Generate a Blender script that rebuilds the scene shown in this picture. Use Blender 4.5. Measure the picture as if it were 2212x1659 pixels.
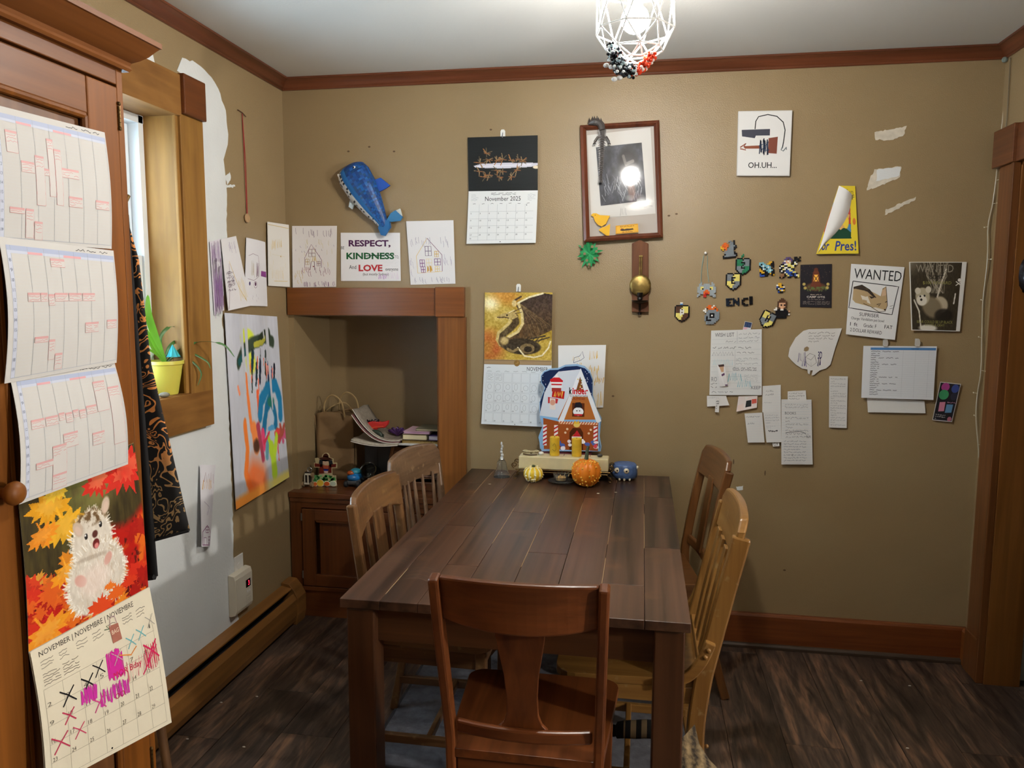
import bpy, bmesh, math, random
import numpy as np
from mathutils import Vector, Matrix, Euler
from mathutils.geometry import tessellate_polygon

for o in list(bpy.data.objects): bpy.data.objects.remove(o)
scene = bpy.context.scene
COL = scene.collection
PI = math.pi

# ------------------------------------------------------------------ camera
cam_data = bpy.data.cameras.new('camera')
cam = bpy.data.objects.new('camera', cam_data)
COL.objects.link(cam)
cam_data.sensor_fit = 'HORIZONTAL'
cam_data.sensor_width = 36.0
cam_data.lens = 36.0 * 1662.0 / 2212.0
cam_data.clip_start = 0.05
YAW, PITCH, ROLL = -0.1676, 0.1103, -0.0038
fw = Vector((math.sin(YAW)*math.cos(PITCH), math.cos(YAW)*math.cos(PITCH), -math.sin(PITCH)))
rt = Vector((math.cos(YAW), -math.sin(YAW), 0)); dn = fw.cross(rt)
r2 = rt*math.cos(ROLL) + dn*math.sin(ROLL); d2 = dn*math.cos(ROLL) - rt*math.sin(ROLL)
cam.matrix_world = Matrix(((r2.x, -d2.x, -fw.x, 1.6282), (r2.y, -d2.y, -fw.y, -3.371), (r2.z, -d2.z, -fw.z, 1.5109), (0, 0, 0, 1)))
scene.camera = cam

# ------------------------------------------------------------------ light and exposure
scene.view_settings.view_transform = 'Standard'
scene.view_settings.look = 'None'
scene.view_settings.exposure = 0.12
scene.view_settings.gamma = 1.0
scene.view_settings.use_curve_mapping = False
BULB_STRENGTH = 1080.0
FILL_STRENGTH = 34.0
ADDED_LAMP_STRENGTH = 1350.0
BULB_COLOR = (1.0, 0.96, 0.9)
world = bpy.data.worlds.new('overcast_sky'); scene.world = world; world.use_nodes = True
bg = world.node_tree.nodes['Background']
bg.inputs[0].default_value = (0.62, 0.83, 1.0, 1); bg.inputs[1].default_value = 13.0

# ------------------------------------------------------------------ materials
def lin(c):
    if isinstance(c, str):
        c = c.lstrip('#'); c = [int(c[i:i+2], 16)/255 for i in (0, 2, 4)]
    elif max(c) > 1.0: c = [v/255 for v in c]
    return tuple(((v+0.055)/1.055)**2.4 if v > 0.04045 else v/12.92 for v in c)
MATS = {}
def mat(name, color, rough=0.6, metal=0.0, spec=0.5, bump=0.0, bscale=60.0, var=0.0, vscale=8.0, **kw):
    if name in MATS: return MATS[name]
    m = bpy.data.materials.new(name); m.use_nodes = True; MATS[name] = m
    nt = m.node_tree; b = nt.nodes['Principled BSDF']; c = lin(color)
    b.inputs['Base Color'].default_value = (*c, 1); b.inputs['Roughness'].default_value = rough
    b.inputs['Metallic'].default_value = metal; b.inputs['Specular IOR Level'].default_value = spec
    for k, v in kw.items(): b.inputs[k.replace('_', ' ')].default_value = v
    if var or bump:
        tc = nt.nodes.new('ShaderNodeTexCoord')
    if var:
        n = nt.nodes.new('ShaderNodeTexNoise'); n.inputs['Scale'].default_value = vscale; n.inputs['Detail'].default_value = 5
        nt.links.new(tc.outputs['Object'], n.inputs['Vector'])
        r = nt.nodes.new('ShaderNodeValToRGB'); r.color_ramp.elements[0].position = .3; r.color_ramp.elements[1].position = .7
        r.color_ramp.elements[0].color = (*[v*(1-var) for v in c], 1); r.color_ramp.elements[1].color = (*[min(1, v*(1+var)) for v in c], 1)
        nt.links.new(n.outputs['Fac'], r.inputs[0]); nt.links.new(r.outputs[0], b.inputs['Base Color'])
    if bump:
        n2 = nt.nodes.new('ShaderNodeTexNoise'); n2.inputs['Scale'].default_value = bscale; n2.inputs['Detail'].default_value = 3
        nt.links.new(tc.outputs['Object'], n2.inputs['Vector'])
        bp = nt.nodes.new('ShaderNodeBump'); bp.inputs['Strength'].default_value = bump; bp.inputs['Distance'].default_value = 0.004
        nt.links.new(n2.outputs['Fac'], bp.inputs['Height']); nt.links.new(bp.outputs[0], b.inputs['Normal'])
    return m
def wood(name, dark, light, axis='Z', rough=0.4, fine=70.0, long=2.5, bump=0.12, rand=0.25, coat=0.0, wear=None, spec=.35, ramp=(.33, .68)):
    """grain streaks along one object axis, with a shift of tone from object to object"""
    if name in MATS: return MATS[name]
    m = bpy.data.materials.new(name); m.use_nodes = True; MATS[name] = m
    nt = m.node_tree; N = nt.nodes.new; Lk = nt.links.new; b = nt.nodes['Principled BSDF']
    b.inputs['Roughness'].default_value = rough; b.inputs['Specular IOR Level'].default_value = spec; b.inputs['Coat Weight'].default_value = coat; b.inputs['Coat Roughness'].default_value = .25
    tc = N('ShaderNodeTexCoord'); oi = N('ShaderNodeObjectInfo')
    add = N('ShaderNodeVectorMath'); add.operation = 'MULTIPLY_ADD'
    cmb = N('ShaderNodeCombineXYZ')
    for i in range(3): Lk(oi.outputs['Random'], cmb.inputs[i])
    add.inputs[1].default_value = (7.3, 11.1, 5.7); Lk(cmb.outputs[0], add.inputs[0]); Lk(tc.outputs['Object'], add.inputs[2])
    def layer(f, l, det, dist):
        mp = N('ShaderNodeMapping'); s = [f, f, f]; s['XYZ'.index(axis)] = l; mp.inputs['Scale'].default_value = s
        Lk(add.outputs[0], mp.inputs[0]); n = N('ShaderNodeTexNoise'); n.inputs['Scale'].default_value = 1.0
        n.inputs['Detail'].default_value = det; n.inputs['Distortion'].default_value = dist; Lk(mp.outputs[0], n.inputs['Vector']); return n
    a = layer(fine, long, 4, 0.4); c = layer(fine*.18, long*.6, 3, 1.2)
    mx = N('ShaderNodeMix'); mx.inputs[0].default_value = 0.55; Lk(a.outputs['Fac'], mx.inputs[2]); Lk(c.outputs['Fac'], mx.inputs[3])
    rp = N('ShaderNodeValToRGB'); rp.color_ramp.elements[0].position = ramp[0]; rp.color_ramp.elements[1].position = ramp[1]
    rp.color_ramp.elements[0].color = (*lin(dark), 1); rp.color_ramp.elements[1].color = (*lin(light), 1)
    Lk(mx.outputs[0], rp.inputs[0])
    hs = N('ShaderNodeHueSaturation'); mr = N('ShaderNodeMapRange'); mr.inputs[3].default_value = 1-rand; mr.inputs[4].default_value = 1+rand
    Lk(oi.outputs['Random'], mr.inputs[0]); Lk(mr.outputs[0], hs.inputs['Value']); Lk(rp.outputs[0], hs.inputs['Color'])
    out = hs.outputs[0]
    if wear:
        w = N('ShaderNodeTexNoise'); w.inputs['Scale'].default_value = wear[1]; w.inputs['Detail'].default_value = 6; Lk(add.outputs[0], w.inputs['Vector'])
        wr = N('ShaderNodeValToRGB'); wr.color_ramp.elements[0].position = wear[2]; wr.color_ramp.elements[1].position = wear[2]+.15
        Lk(w.outputs['Fac'], wr.inputs[0]); m2 = N('ShaderNodeMix'); m2.data_type = 'RGBA'; m2.inputs[7].default_value = (*lin(wear[0]), 1)
        Lk(wr.outputs[0], m2.inputs[0]); Lk(out, m2.inputs[6]); out = m2.outputs[2]
    Lk(out, b.inputs['Base Color'])
    bp = N('ShaderNodeBump'); bp.inputs['Strength'].default_value = bump; bp.inputs['Distance'].default_value = .002
    Lk(a.outputs['Fac'], bp.inputs['Height']); Lk(bp.outputs[0], b.inputs['Normal'])
    return m
def ink_mat(name='printed_ink', rough=0.55):
    if name in MATS: return MATS[name]
    m = bpy.data.materials.new(name); m.use_nodes = True; MATS[name] = m
    nt = m.node_tree; b = nt.nodes['Principled BSDF']; b.inputs['Roughness'].default_value = rough; b.inputs['Specular IOR Level'].default_value = .3
    a = nt.nodes.new('ShaderNodeVertexColor'); a.layer_name = 'Col'; nt.links.new(a.outputs[0], b.inputs['Base Color'])
    return m

# ------------------------------------------------------------------ mesh helpers
class MB:
    """collects shapes for one mesh object"""
    def __init__(s): s.v = []; s.f = []; s.c = []; s.m = []; s.col = (1, 1, 1); s.mi = 0
    def add(s, vs, fs):
        o = len(s.v); s.v += [tuple(p) for p in vs]
        for f in fs: s.f.append(tuple(i+o for i in f)); s.c.append(s.col); s.m.append(s.mi)
        return s
    def box(s, lo, hi, M=None):
        x0, y0, z0 = lo; x1, y1, z1 = hi
        vs = [Vector(p) for p in ((x0,y0,z0),(x1,y0,z0),(x1,y1,z0),(x0,y1,z0),(x0,y0,z1),(x1,y0,z1),(x1,y1,z1),(x0,y1,z1))]
        if M is not None: vs = [M @ p for p in vs]
        return s.add(vs, [(0,3,2,1),(4,5,6,7),(0,1,5,4),(1,2,6,5),(2,3,7,6),(3,0,4,7)])
    def prism(s, poly, h0, h1, ax='Y', M=None):
        """poly of 2D points extruded along ax between h0 and h1"""
        def P(p, h): return Vector({'Y': (p[0], h, p[1]), 'X': (h, p[0], p[1]), 'Z': (p[0], p[1], h)}[ax])
        n = len(poly); vs = [P(p, h0) for p in poly] + [P(p, h1) for p in poly]
        if M is not None: vs = [M @ p for p in vs]
        tri = tessellate_polygon([[Vector((p[0], p[1], 0)) for p in poly]])
        fs = [tuple(t) for t in tri] + [tuple(i+n for i in reversed(t)) for t in tri] + [(i, (i+1) % n, n+(i+1) % n, n+i) for i in range(n)]
        return s.add(vs, fs)
    def sweep(s, path, sec, up=(0, 0, 1), closed=True, scale=None):
        """section (list of 2D points) carried along a path; up fixes the section's second axis"""
        path = [Vector(p) for p in path]; n = len(path); k = len(sec); vs = []; up = Vector(up)
        for i, p in enumerate(path):
            t = (path[min(i+1, n-1)] - path[max(i-1, 0)]).normalized()
            a = t.cross(up)
            if a.length < 1e-4: a = t.cross(Vector((1, 0.01, 0)))
            a.normalize(); b = a.cross(t).normalized(); q = 1 if scale is None else scale[i]
            vs += [p + a*(c[0]*q) + b*(c[1]*q) for c in sec]
        fs = [(i*k+j, i*k+(j+1) % k, (i+1)*k+(j+1) % k, (i+1)*k+j) for i in range(n-1) for j in range(k)]
        fs += [tuple(range(k-1, -1, -1)), tuple(range((n-1)*k, n*k))]
        return s.add(vs, fs)
    def tube(s, path, r, k=8, scale=None, up=(0.13, 0.2, 1)):
        return s.sweep(path, [(r*math.cos(2*PI*j/k), r*math.sin(2*PI*j/k)) for j in range(k)], up, scale=scale)
    def beam(s, path, w, d, up=(1, 0, 0)):
        """rectangular bar: d across, w along up"""
        return s.sweep(path, [(-d/2, -w/2), (d/2, -w/2), (d/2, w/2), (-d/2, w/2)], up)
    def lathe(s, prof, c=(0, 0, 0), k=24, M=None):
        vs = []; n = len(prof)
        for r, z in prof:
            for j in range(k): vs.append(Vector((c[0]+r*math.cos(2*PI*j/k), c[1]+r*math.sin(2*PI*j/k), c[2]+z)))
        if M is not None: vs = [M @ p for p in vs]
        fs = [(i*k+j, i*k+(j+1) % k, (i+1)*k+(j+1) % k, (i+1)*k+j) for i in range(n-1) for j in range(k)]
        if prof[0][0] > 1e-5: fs.append(tuple(range(k-1, -1, -1)))
        if prof[-1][0] > 1e-5: fs.append(tuple(range((n-1)*k, n*k)))
        return s.add(vs, fs)
    def ball(s, c, r, k=12, n=8, M=None):
        rx, ry, rz = (r, r, r) if isinstance(r, (int, float)) else r
        vs = []
        for i in range(n+1):
            th = PI*i/n
            for j in range(k):
                a = 2*PI*j/k; p = Vector((rx*math.sin(th)*math.cos(a), ry*math.sin(th)*math.sin(a), -rz*math.cos(th)))
                vs.append((M @ p if M is not None else p) + Vector(c))
        return s.add(vs, [(i*k+j, i*k+(j+1) % k, (i+1)*k+(j+1) % k, (i+1)*k+j) for i in range(n) for j in range(k)])
    def grid(s, fn, nx, ny):
        vs = [fn(i/nx, j/ny) for j in range(ny+1) for i in range(nx+1)]
        return s.add(vs, [(j*(nx+1)+i, j*(nx+1)+i+1, (j+1)*(nx+1)+i+1, (j+1)*(nx+1)+i) for j in range(ny) for i in range(nx)])
    def build(s, name, mats, parent=None, loc=(0, 0, 0), smooth=None, bevel=0, recalc=True, doubles=0, colors=False):
        me = bpy.data.meshes.new(name)
        L0 = Vector(loc)
        me.from_pydata([Vector(p)-L0 for p in s.v], [], s.f)
        if not isinstance(mats, (list, tuple)): mats = [mats]
        for m in mats: me.materials.append(m)
        me.polygons.foreach_set('material_index', s.m)
        if colors:
            ca = me.color_attributes.new('Col', 'FLOAT_COLOR', 'CORNER'); arr = []
            for f, c in zip(s.f, s.c):
                arr += [*c, 1.0]*len(f)
            ca.data.foreach_set('color', arr)
        if recalc or doubles:
            bm = bmesh.new(); bm.from_mesh(me)
            if doubles: bmesh.ops.remove_doubles(bm, verts=bm.verts, dist=doubles)
            if recalc: bmesh.ops.recalc_face_normals(bm, faces=bm.faces)
            bm.to_mesh(me); bm.free()
        if smooth is not None:
            me.polygons.foreach_set('use_smooth', [True]*len(me.polygons)); me.set_sharp_from_angle(angle=math.radians(smooth))
        me.update()
        o = bpy.data.objects.new(name, me); COL.objects.link(o)
        if parent is not None: o.parent = parent
        o.location = loc
        if bevel:
            b = o.modifiers.new('edge', 'BEVEL'); b.width = bevel; b.segments = 2; b.limit_method = 'ANGLE'; b.angle_limit = math.radians(40)
        return o
def thing(name, label, cat, loc=(0, 0, 0), rz=0, group=None):
    o = bpy.data.objects.new(name, None); COL.objects.link(o); o.empty_display_size = .05
    o.location = loc; o.rotation_euler = (0, 0, rz)
    return tag(o, label, cat, group)
def tag(o, label, cat, group=None):
    o['label'] = label; o['category'] = cat
    if group: o['group'] = group
    return o
def struct(o, label=None):
    o['kind'] = 'structure'
    if label: o['label'] = label
    return o
def arc(p0, p1, bulge, n=8):
    p0 = Vector(p0); p1 = Vector(p1); b = Vector(bulge)
    return [p0.lerp(p1, i/n) + b*(4*(i/n)*(1-i/n)) for i in range(n+1)]
def smooth_path(pts, n=6):
    P = [Vector(p) for p in pts]; out = []
    for i in range(len(P)-1):
        a, b, c, d = P[max(i-1, 0)], P[i], P[i+1], P[min(i+2, len(P)-1)]
        for j in range(n):
            t = j/n; out.append(.5*((2*b)+(c-a)*t+(2*a-5*b+4*c-d)*t*t+(3*b-a-3*c+d)*t**3))
    return out + [P[-1]]
def ragged(poly, step, amp, seed=1):
    rnd = random.Random(seed); out = []
    for i in range(len(poly)):
        a = Vector(poly[i]); b = Vector(poly[(i+1) % len(poly)]); L = (b-a).length; n = max(1, int(L/step))
        for j in range(n):
            p = a.lerp(b, j/n); out.append((p.x+rnd.uniform(-amp, amp), p.y+rnd.uniform(-amp, amp)))
    return out

# ------------------------------------------------------------------ flat print on sheets
_TXT = {}
def text_mesh(body, bold=0.0):
    key = (body, bold)
    if key not in _TXT:
        cu = bpy.data.curves.new('t', 'FONT'); cu.body = body; cu.resolution_u = 2; cu.offset = bold
        ob = bpy.data.objects.new('t', cu); COL.objects.link(ob); bpy.context.view_layer.update()
        me = bpy.data.meshes.new_from_object(ob.evaluated_get(bpy.context.evaluated_depsgraph_get()))
        vs = [(v.co.x, v.co.y) for v in me.vertices]; fs = [tuple(p.vertices) for p in me.polygons]
        bpy.data.objects.remove(ob); bpy.data.curves.remove(cu); bpy.data.meshes.remove(me)
        x0 = min(v[0] for v in vs); x1 = max(v[0] for v in vs); y0 = min(v[1] for v in vs); y1 = max(v[1] for v in vs)
        _TXT[key] = ([((v[0]-x0)/(x1-x0), (y1-v[1])/max(y1-y0, 1e-6)) for v in vs], fs)
    return _TXT[key]
def vnoise(U, V, sc, seed=0, octv=3):
    out = np.zeros_like(U); amp = 1; tot = 0
    for o in range(octv):
        rs = np.random.RandomState(seed+o*17); G = rs.rand(64, 64); x = U*sc % 63; y = V*sc % 63
        xi = np.floor(x).astype(int); yi = np.floor(y).astype(int); fx = x-xi; fy = y-yi; fx = fx*fx*(3-2*fx); fy = fy*fy*(3-2*fy)
        a = G[yi % 64, xi % 64]; b = G[yi % 64, (xi+1) % 64]; c = G[(yi+1) % 64, xi % 64]; d = G[(yi+1) % 64, (xi+1) % 64]
        out += amp*((a*(1-fx)+b*fx)*(1-fy)+(c*(1-fx)+d*fx)*fy); tot += amp; amp *= .5; sc *= 2.1
    return out/tot
def m_ell(U, V, cx, cy, rx, ry, rot=0, soft=.1):
    c, s = math.cos(rot), math.sin(rot); x = (U-cx)*c+(V-cy)*s; y = -(U-cx)*s+(V-cy)*c
    return np.clip((1-np.sqrt((x/rx)**2+(y/ry)**2))/soft+.5, 0, 1)
def m_poly(U, V, pts):
    ins = np.zeros(U.shape, bool); n = len(pts)
    for i in range(n):
        x0, y0 = pts[i]; x1, y1 = pts[(i+1) % n]
        if y0 == y1: continue
        c = ((y0 > V) != (y1 > V)) & (U < (x1-x0)*(V-y0)/(y1-y0)+x0); ins ^= c
    return ins.astype(float)
def m_line(U, V, pts, w):
    d = np.full(U.shape, 9.)
    for (x0, y0), (x1, y1) in zip(pts[:-1], pts[1:]):
        L = (x1-x0)**2+(y1-y0)**2+1e-12; t = np.clip(((U-x0)*(x1-x0)+(V-y0)*(y1-y0))/L, 0, 1)
        d = np.minimum(d, np.hypot(U-x0-t*(x1-x0), V-y0-t*(y1-y0)))
    return np.clip((w-d)/(w*.4)+.5, 0, 1)
def paint(img, mask, col):
    c = np.array(col if not isinstance(col, str) else [int(col.lstrip('#')[i:i+2], 16) for i in (0, 2, 4)], float)
    if c.ndim == 1: c = c/255 if c.max() > 1 else c
    return img*(1-mask[..., None]) + c*mask[..., None]
def leaf_pts(cx, cy, r, rot, n=5, inner=.38):
    out = []
    for i in range(2*n):
        a = rot+PI*i/n; q = r if i % 2 == 0 else r*inner
        if i % 4 == 2: q *= .8
        out.append((cx+q*math.cos(a), cy+q*math.sin(a)))
    return out
class Sheet:
    """a sheet of paper hung on a plane: bilinear quad (tl, tr, br, bl) plus curl along its normal"""
    def __init__(s, quad, normal, curl=None):
        s.q = [Vector(p) for p in quad]; s.n = Vector(normal).normalized(); s.curl = curl
        s.W = ((s.q[1]-s.q[0]).length+(s.q[2]-s.q[3]).length)/2; s.H = ((s.q[3]-s.q[0]).length+(s.q[2]-s.q[1]).length)/2
    def P(s, u, v, off=0.0):
        a, b, c, d = s.q; p = a.lerp(b, u).lerp(d.lerp(c, u), v)
        return p + s.n*(off + (s.curl(u, v) if s.curl else 0))
def draw(mb, sh, art, base=.0003):
    lay = [base]
    k = .000005
    A = sh.H/sh.W
    def pt(x, y): return sh.P(x/100, y/100, lay[0])
    def ribbon(pts, w):
        w = w/2; out = []
        pts = [p for i, p in enumerate(pts) if i == 0 or p != pts[i-1]]
        for i, (x, y) in enumerate(pts):
            x0, y0 = pts[max(i-1, 0)]; x1, y1 = pts[min(i+1, len(pts)-1)]; tx = (x1-x0)*sh.W; ty = (y1-y0)*sh.H; L = math.hypot(tx, ty) or 1
            nx, ny = -ty/L*w*sh.H, tx/L*w*sh.H
            out += [pt(x+nx/sh.W, y+ny/sh.H), pt(x-nx/sh.W, y-ny/sh.H)]
        mb.add(out, [(2*i, 2*i+1, 2*i+3, 2*i+2) for i in range(len(pts)-1)])
    for a in art:
        lay[0] += k; t = a[0]
        if t == 't':
            _, body, x0, y0, x1, y1, c = a[:7]; vs, fs = text_mesh(body, a[7] if len(a) > 7 else 0.0); mb.col = lin(c)
            mb.add([pt(x0+(x1-x0)*p[0], y0+(y1-y0)*p[1]) for p in vs], fs)
        elif t == 'l':
            mb.col = lin(a[3]); pts = []
            for p, q in zip(a[1][:-1], a[1][1:]):
                n = 1 if not sh.curl else max(1, int(max(abs(p[0]-q[0]), abs(p[1]-q[1]))/8))
                pts += [(p[0]+(q[0]-p[0])*i/n, p[1]+(q[1]-p[1])*i/n) for i in range(n)]
            ribbon(pts+[a[1][-1]], a[2])
        elif t == 'p':
            mb.col = lin(a[2]); tri = tessellate_polygon([[Vector((p[0], p[1], 0)) for p in a[1]]])
            mb.add([pt(*p) for p in a[1]], [tuple(q) for q in tri])
        elif t == 'e':
            _, cx, cy, rx, ry, c = a; mb.col = lin(c); mb.add([pt(cx+rx*math.cos(2*PI*i/16), cy+ry*math.sin(2*PI*i/16)) for i in range(16)], [tuple(range(16))])
        elif t == 'o':
            _, cx, cy, rx, ry, w, c = a; mb.col = lin(c); ribbon([(cx+rx*math.cos(2*PI*i/14), cy+ry*math.sin(2*PI*i/14)) for i in range(15)], w)
        elif t == 'r':
            _, x0, y0, x1, y1, c = a; mb.col = lin(c); n = 1 if not sh.curl else 10
            mb.grid(lambda u, v: pt(x0+(x1-x0)*u, y0+(y1-y0)*v), n, n)
        elif t == 'g':
            _, fn, x0, y0, x1, y1, nx, ny = a
            U, V = np.meshgrid((np.arange(nx)+.5)/nx, (np.arange(ny)+.5)/ny); img = np.clip(fn(U, V), 0, 1)
            img = np.where(img > .04045, ((img+.055)/1.055)**2.4, img/12.92); o = len(mb.v)
            mb.v += [tuple(pt(x0+(x1-x0)*i/nx, y0+(y1-y0)*j/ny)) for j in range(ny+1) for i in range(nx+1)]
            for j in range(ny):
                for i in range(nx):
                    q = o+j*(nx+1)+i; mb.f.append((q, q+1, q+nx+2, q+nx+1)); mb.c.append(tuple(img[j, i])); mb.m.append(mb.mi)
        elif t == 'w':
            _, x0, y0, x1, y1, n, w, c, seed = a; mb.col = lin(c); rnd = random.Random(seed)
            for i in range(n):
                y = y0+(y1-y0)*(i+.5)/n; x = x0; hgt = (y1-y0)/n*.3
                while x < x1-2:
                    L = min(rnd.uniform(5, 14), x1-x); m = max(3, int(L/1.3))
                    ribbon([(x+L*j/m, y+hgt*rnd.uniform(-1, 1)) for j in range(m+1)], w); x += L+rnd.uniform(1.5, 4)
                    if rnd.random() < .08: break
        elif t == 'z':  # crayon zigzag filling a box
            _, x0, y0, x1, y1, n, w, c, seed = a; mb.col = lin(c); rnd = random.Random(seed); pts = []
            for i in range(n+1):
                f = i/n; pts.append((x0+(x1-x0)*f+rnd.uniform(-1, 1), (y0 if i % 2 else y1)+rnd.uniform(-.12, .12)*(y1-y0)))
            ribbon(pts, w)
def sheet(name, label, cat, quad, normal, art=(), paper='#e8e6e2', curl=None, n=(1, 1), group=None, part='print', outline=None, thick=.0006):
    sh = Sheet(quad, normal, curl); mb = MB(); nx, ny = n if not curl else (12, 14)
    ctr = sum(sh.q, Vector())/4; base = Vector((ctr.x, ctr.y, min(p.z for p in sh.q)))
    if outline:
        tri = tessellate_polygon([[Vector((p[0], p[1], 0)) for p in outline]]); m = len(outline)
        vs = [sh.P(p[0]/100, p[1]/100, 0) for p in outline]+[sh.P(p[0]/100, p[1]/100, -thick) for p in outline]
        mb.add(vs, [tuple(t) for t in tri]+[tuple(i+m for i in t) for t in tri]+[(i, (i+1) % m, m+(i+1) % m, m+i) for i in range(m)])
    else:
        mb.grid(lambda u, v: sh.P(u, v), nx, ny); mb.grid(lambda u, v: sh.P(u, v, -thick), nx, ny)
    pm = mat('paper_'+paper.lstrip('#'), paper, .75, spec=.25)
    o = mb.build(name, pm, None, base, smooth=40); tag(o, label, cat, group)
    if art:
        m2 = MB(); draw(m2, sh, art)
        ch = m2.build(part, ink_mat(), o, (0, 0, 0), recalc=False, colors=True)
        ch.data.transform(Matrix.Translation(-base))
    return o
def back(q, off=0.0): return [(x, -.003-off, z) for x, z in q]
def left(q, off=0.0): return [(.003+off, y, z) for y, z in q]
NB = (0, -1, 0); NL = (1, 0, 0)

# ================================================================== the room
H = 2.4845; RW = 2.99; YF = -4.7; ND = .41; NX0, NX1, NZ = .028, .722, 1.43
def wall_mat(name, col, bump=.3):
    return mat(name, col, .34, spec=.5, bump=bump, bscale=250, var=.03, vscale=3)
TAN = wall_mat('tan_wall_paint', '#927d5b')
WHITE_P = mat('white_primer', '#d6d9d8', .7, bump=.2, bscale=90, var=.03, vscale=6)
SPACKLE = mat('spackle', '#cdc4b2', .8, var=.12, vscale=40)
CEIL = mat('ceiling_paint', '#cfcfca', .8, bump=.1, bscale=120)
W_CROWN = wood('crown_wood', '#4a2816', '#713f27', 'X', .3, 60, 1.5, rand=.05, coat=.2)
W_CROWN_Y = wood('crown_wood_side', '#4a2816', '#713f27', 'Y', .3, 60, 1.5, rand=.05, coat=.2)
W_TRIMZ = wood('trim_wood_upright', '#6e401a', '#8f5b2a', 'Z', .35, 90, 2, rand=.08, coat=.2)
W_TRIMX = wood('trim_wood_level', '#623615', '#824d22', 'X', .35, 90, 2, rand=.08, coat=.2)
W_TRIMY = wood('trim_wood_deep', '#6e3913', '#8e521f', 'Y', .35, 90, 2, rand=.08, coat=.2)
W_PINEZ = wood('window_pine_upright', '#76501f', '#a57838', 'Z', .6, 30, 3, rand=.1, coat=0)
W_PINEY = wood('window_pine_level', '#6b451a', '#8f6431', 'Y', .6, 30, 3, rand=.1, coat=0)
W_DOOR = wood('door_wood', '#623b16', '#825226', 'Z', .3, 60, 1.5, rand=.06, coat=.3)

# floor: slab with separate planks
slab = MB().box((-.1, YF, -.06), (5.4, .6, -.012)).build('floor', mat('floor_slab', '#1c1410', .9)); struct(slab)
def plank_mat():
    m = bpy.data.materials.new('floor_plank'); m.use_nodes = True; nt = m.node_tree; N = nt.nodes.new; Lk = nt.links.new
    b = nt.nodes['Principled BSDF']; b.inputs['Roughness'].default_value = .42
    g = N('ShaderNodeNewGeometry'); oi = N('ShaderNodeObjectInfo')
    sp = N('ShaderNodeVectorMath'); sp.operation = 'MULTIPLY_ADD'; cb = N('ShaderNodeCombineXYZ')
    for i in range(3): Lk(oi.outputs['Random'], cb.inputs[i])
    sp.inputs[1].default_value = (9, 13, 3); Lk(cb.outputs[0], sp.inputs[0]); Lk(g.outputs['Position'], sp.inputs[2])
    def ns(sc, det, dis):
        mp = N('ShaderNodeMapping'); mp.inputs['Scale'].default_value = sc; Lk(sp.outputs[0], mp.inputs[0])
        n = N('ShaderNodeTexNoise'); n.inputs['Scale'].default_value = 1; n.inputs['Detail'].default_value = det; n.inputs['Distortion'].default_value = dis
        Lk(mp.outputs[0], n.inputs['Vector']); return n
    a = ns((13, 1.9, 9), 6, 2.2); c = ns((55, 7, 30), 5, 1.5)
    r = N('ShaderNodeValToRGB'); e = r.color_ramp.elements; e[0].position = .3; e[0].color = (*lin('#2e241d'), 1); e[1].position = .72; e[1].color = (*lin('#80593a'), 1)
    e2 = r.color_ramp.elements.new(.5); e2.color = (*lin('#503d2f'), 1); Lk(a.outputs['Fac'], r.inputs[0])
    r2_ = N('ShaderNodeValToRGB'); q = r2_.color_ramp.elements; q[0].position = .38; q[0].color = (.35, .35, .38, 1); q[1].position = .6; q[1].color = (1, 1, 1, 1); Lk(c.outputs['Fac'], r2_.inputs[0])
    mx = N('ShaderNodeMix'); mx.data_type = 'RGBA'; mx.blend_type = 'MULTIPLY'; mx.inputs[0].default_value = .75; Lk(r.outputs[0], mx.inputs[6]); Lk(r2_.outputs[0], mx.inputs[7])
    hs = N('ShaderNodeHueSaturation'); mr = N('ShaderNodeMapRange'); mr.inputs[3].default_value = .75; mr.inputs[4].default_value = 1.35
    Lk(oi.outputs['Random'], mr.inputs[0]); Lk(mr.outputs[0], hs.inputs['Value']); hs.inputs['Saturation'].default_value = .85; Lk(mx.outputs[2], hs.inputs['Color']); Lk(hs.outputs[0], b.inputs['Base Color'])
    bp = N('ShaderNodeBump'); bp.inputs['Strength'].default_value = .35; bp.inputs['Distance'].default_value = .002; Lk(c.outputs['Fac'], bp.inputs['Height']); Lk(bp.outputs[0], b.inputs['Normal'])
    return m
PLANK = plank_mat(); rnd = random.Random(4); joints = {0: -.765, 3: -.715, -1: -1.3, -9: -1.0, -8: -.5}
for k in range(-12, 17):
    x0 = 2.142+.192*k; x1 = x0+.192
    if x1 < .0 or x0 > 5.3: continue
    y = joints.get(k, rnd.uniform(-1.2, 0)); ys = [y]
    while ys[0] > YF: ys.insert(0, ys[0]-1.22)
    while ys[-1] < .1: ys.append(ys[-1]+1.22)
    for a, b in zip(ys[:-1], ys[1:]):
        a = max(a, YF); b = min(b, .08)
        if b-a < .02: continue
        xx0, xx1 = max(x0, 0.0), x1
        MB().box((xx0+.0007, a+.0007, -.012), (xx1-.0007, b-.0007, 0)).build('plank', PLANK, slab, bevel=.0012)

# ceiling
struct(MB().box((-.05, YF, H), (5.4, .05, H+.05)).build('ceiling', CEIL))

# left wall with the window opening
WY0, WY1, WZ0, WZ1 = -1.62, -.835, 1.165, 2.145
m = MB()
for (y0, y1, z0, z1) in ((YF, WY0, 0, H), (WY1, .05, 0, H), (WY0, WY1, 0, WZ0), (WY0, WY1, WZ1, H)):
    m.box((-.15, y0, z0), (0, y1, z1))
wall_l = struct(m.build('wall_left', TAN))
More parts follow.
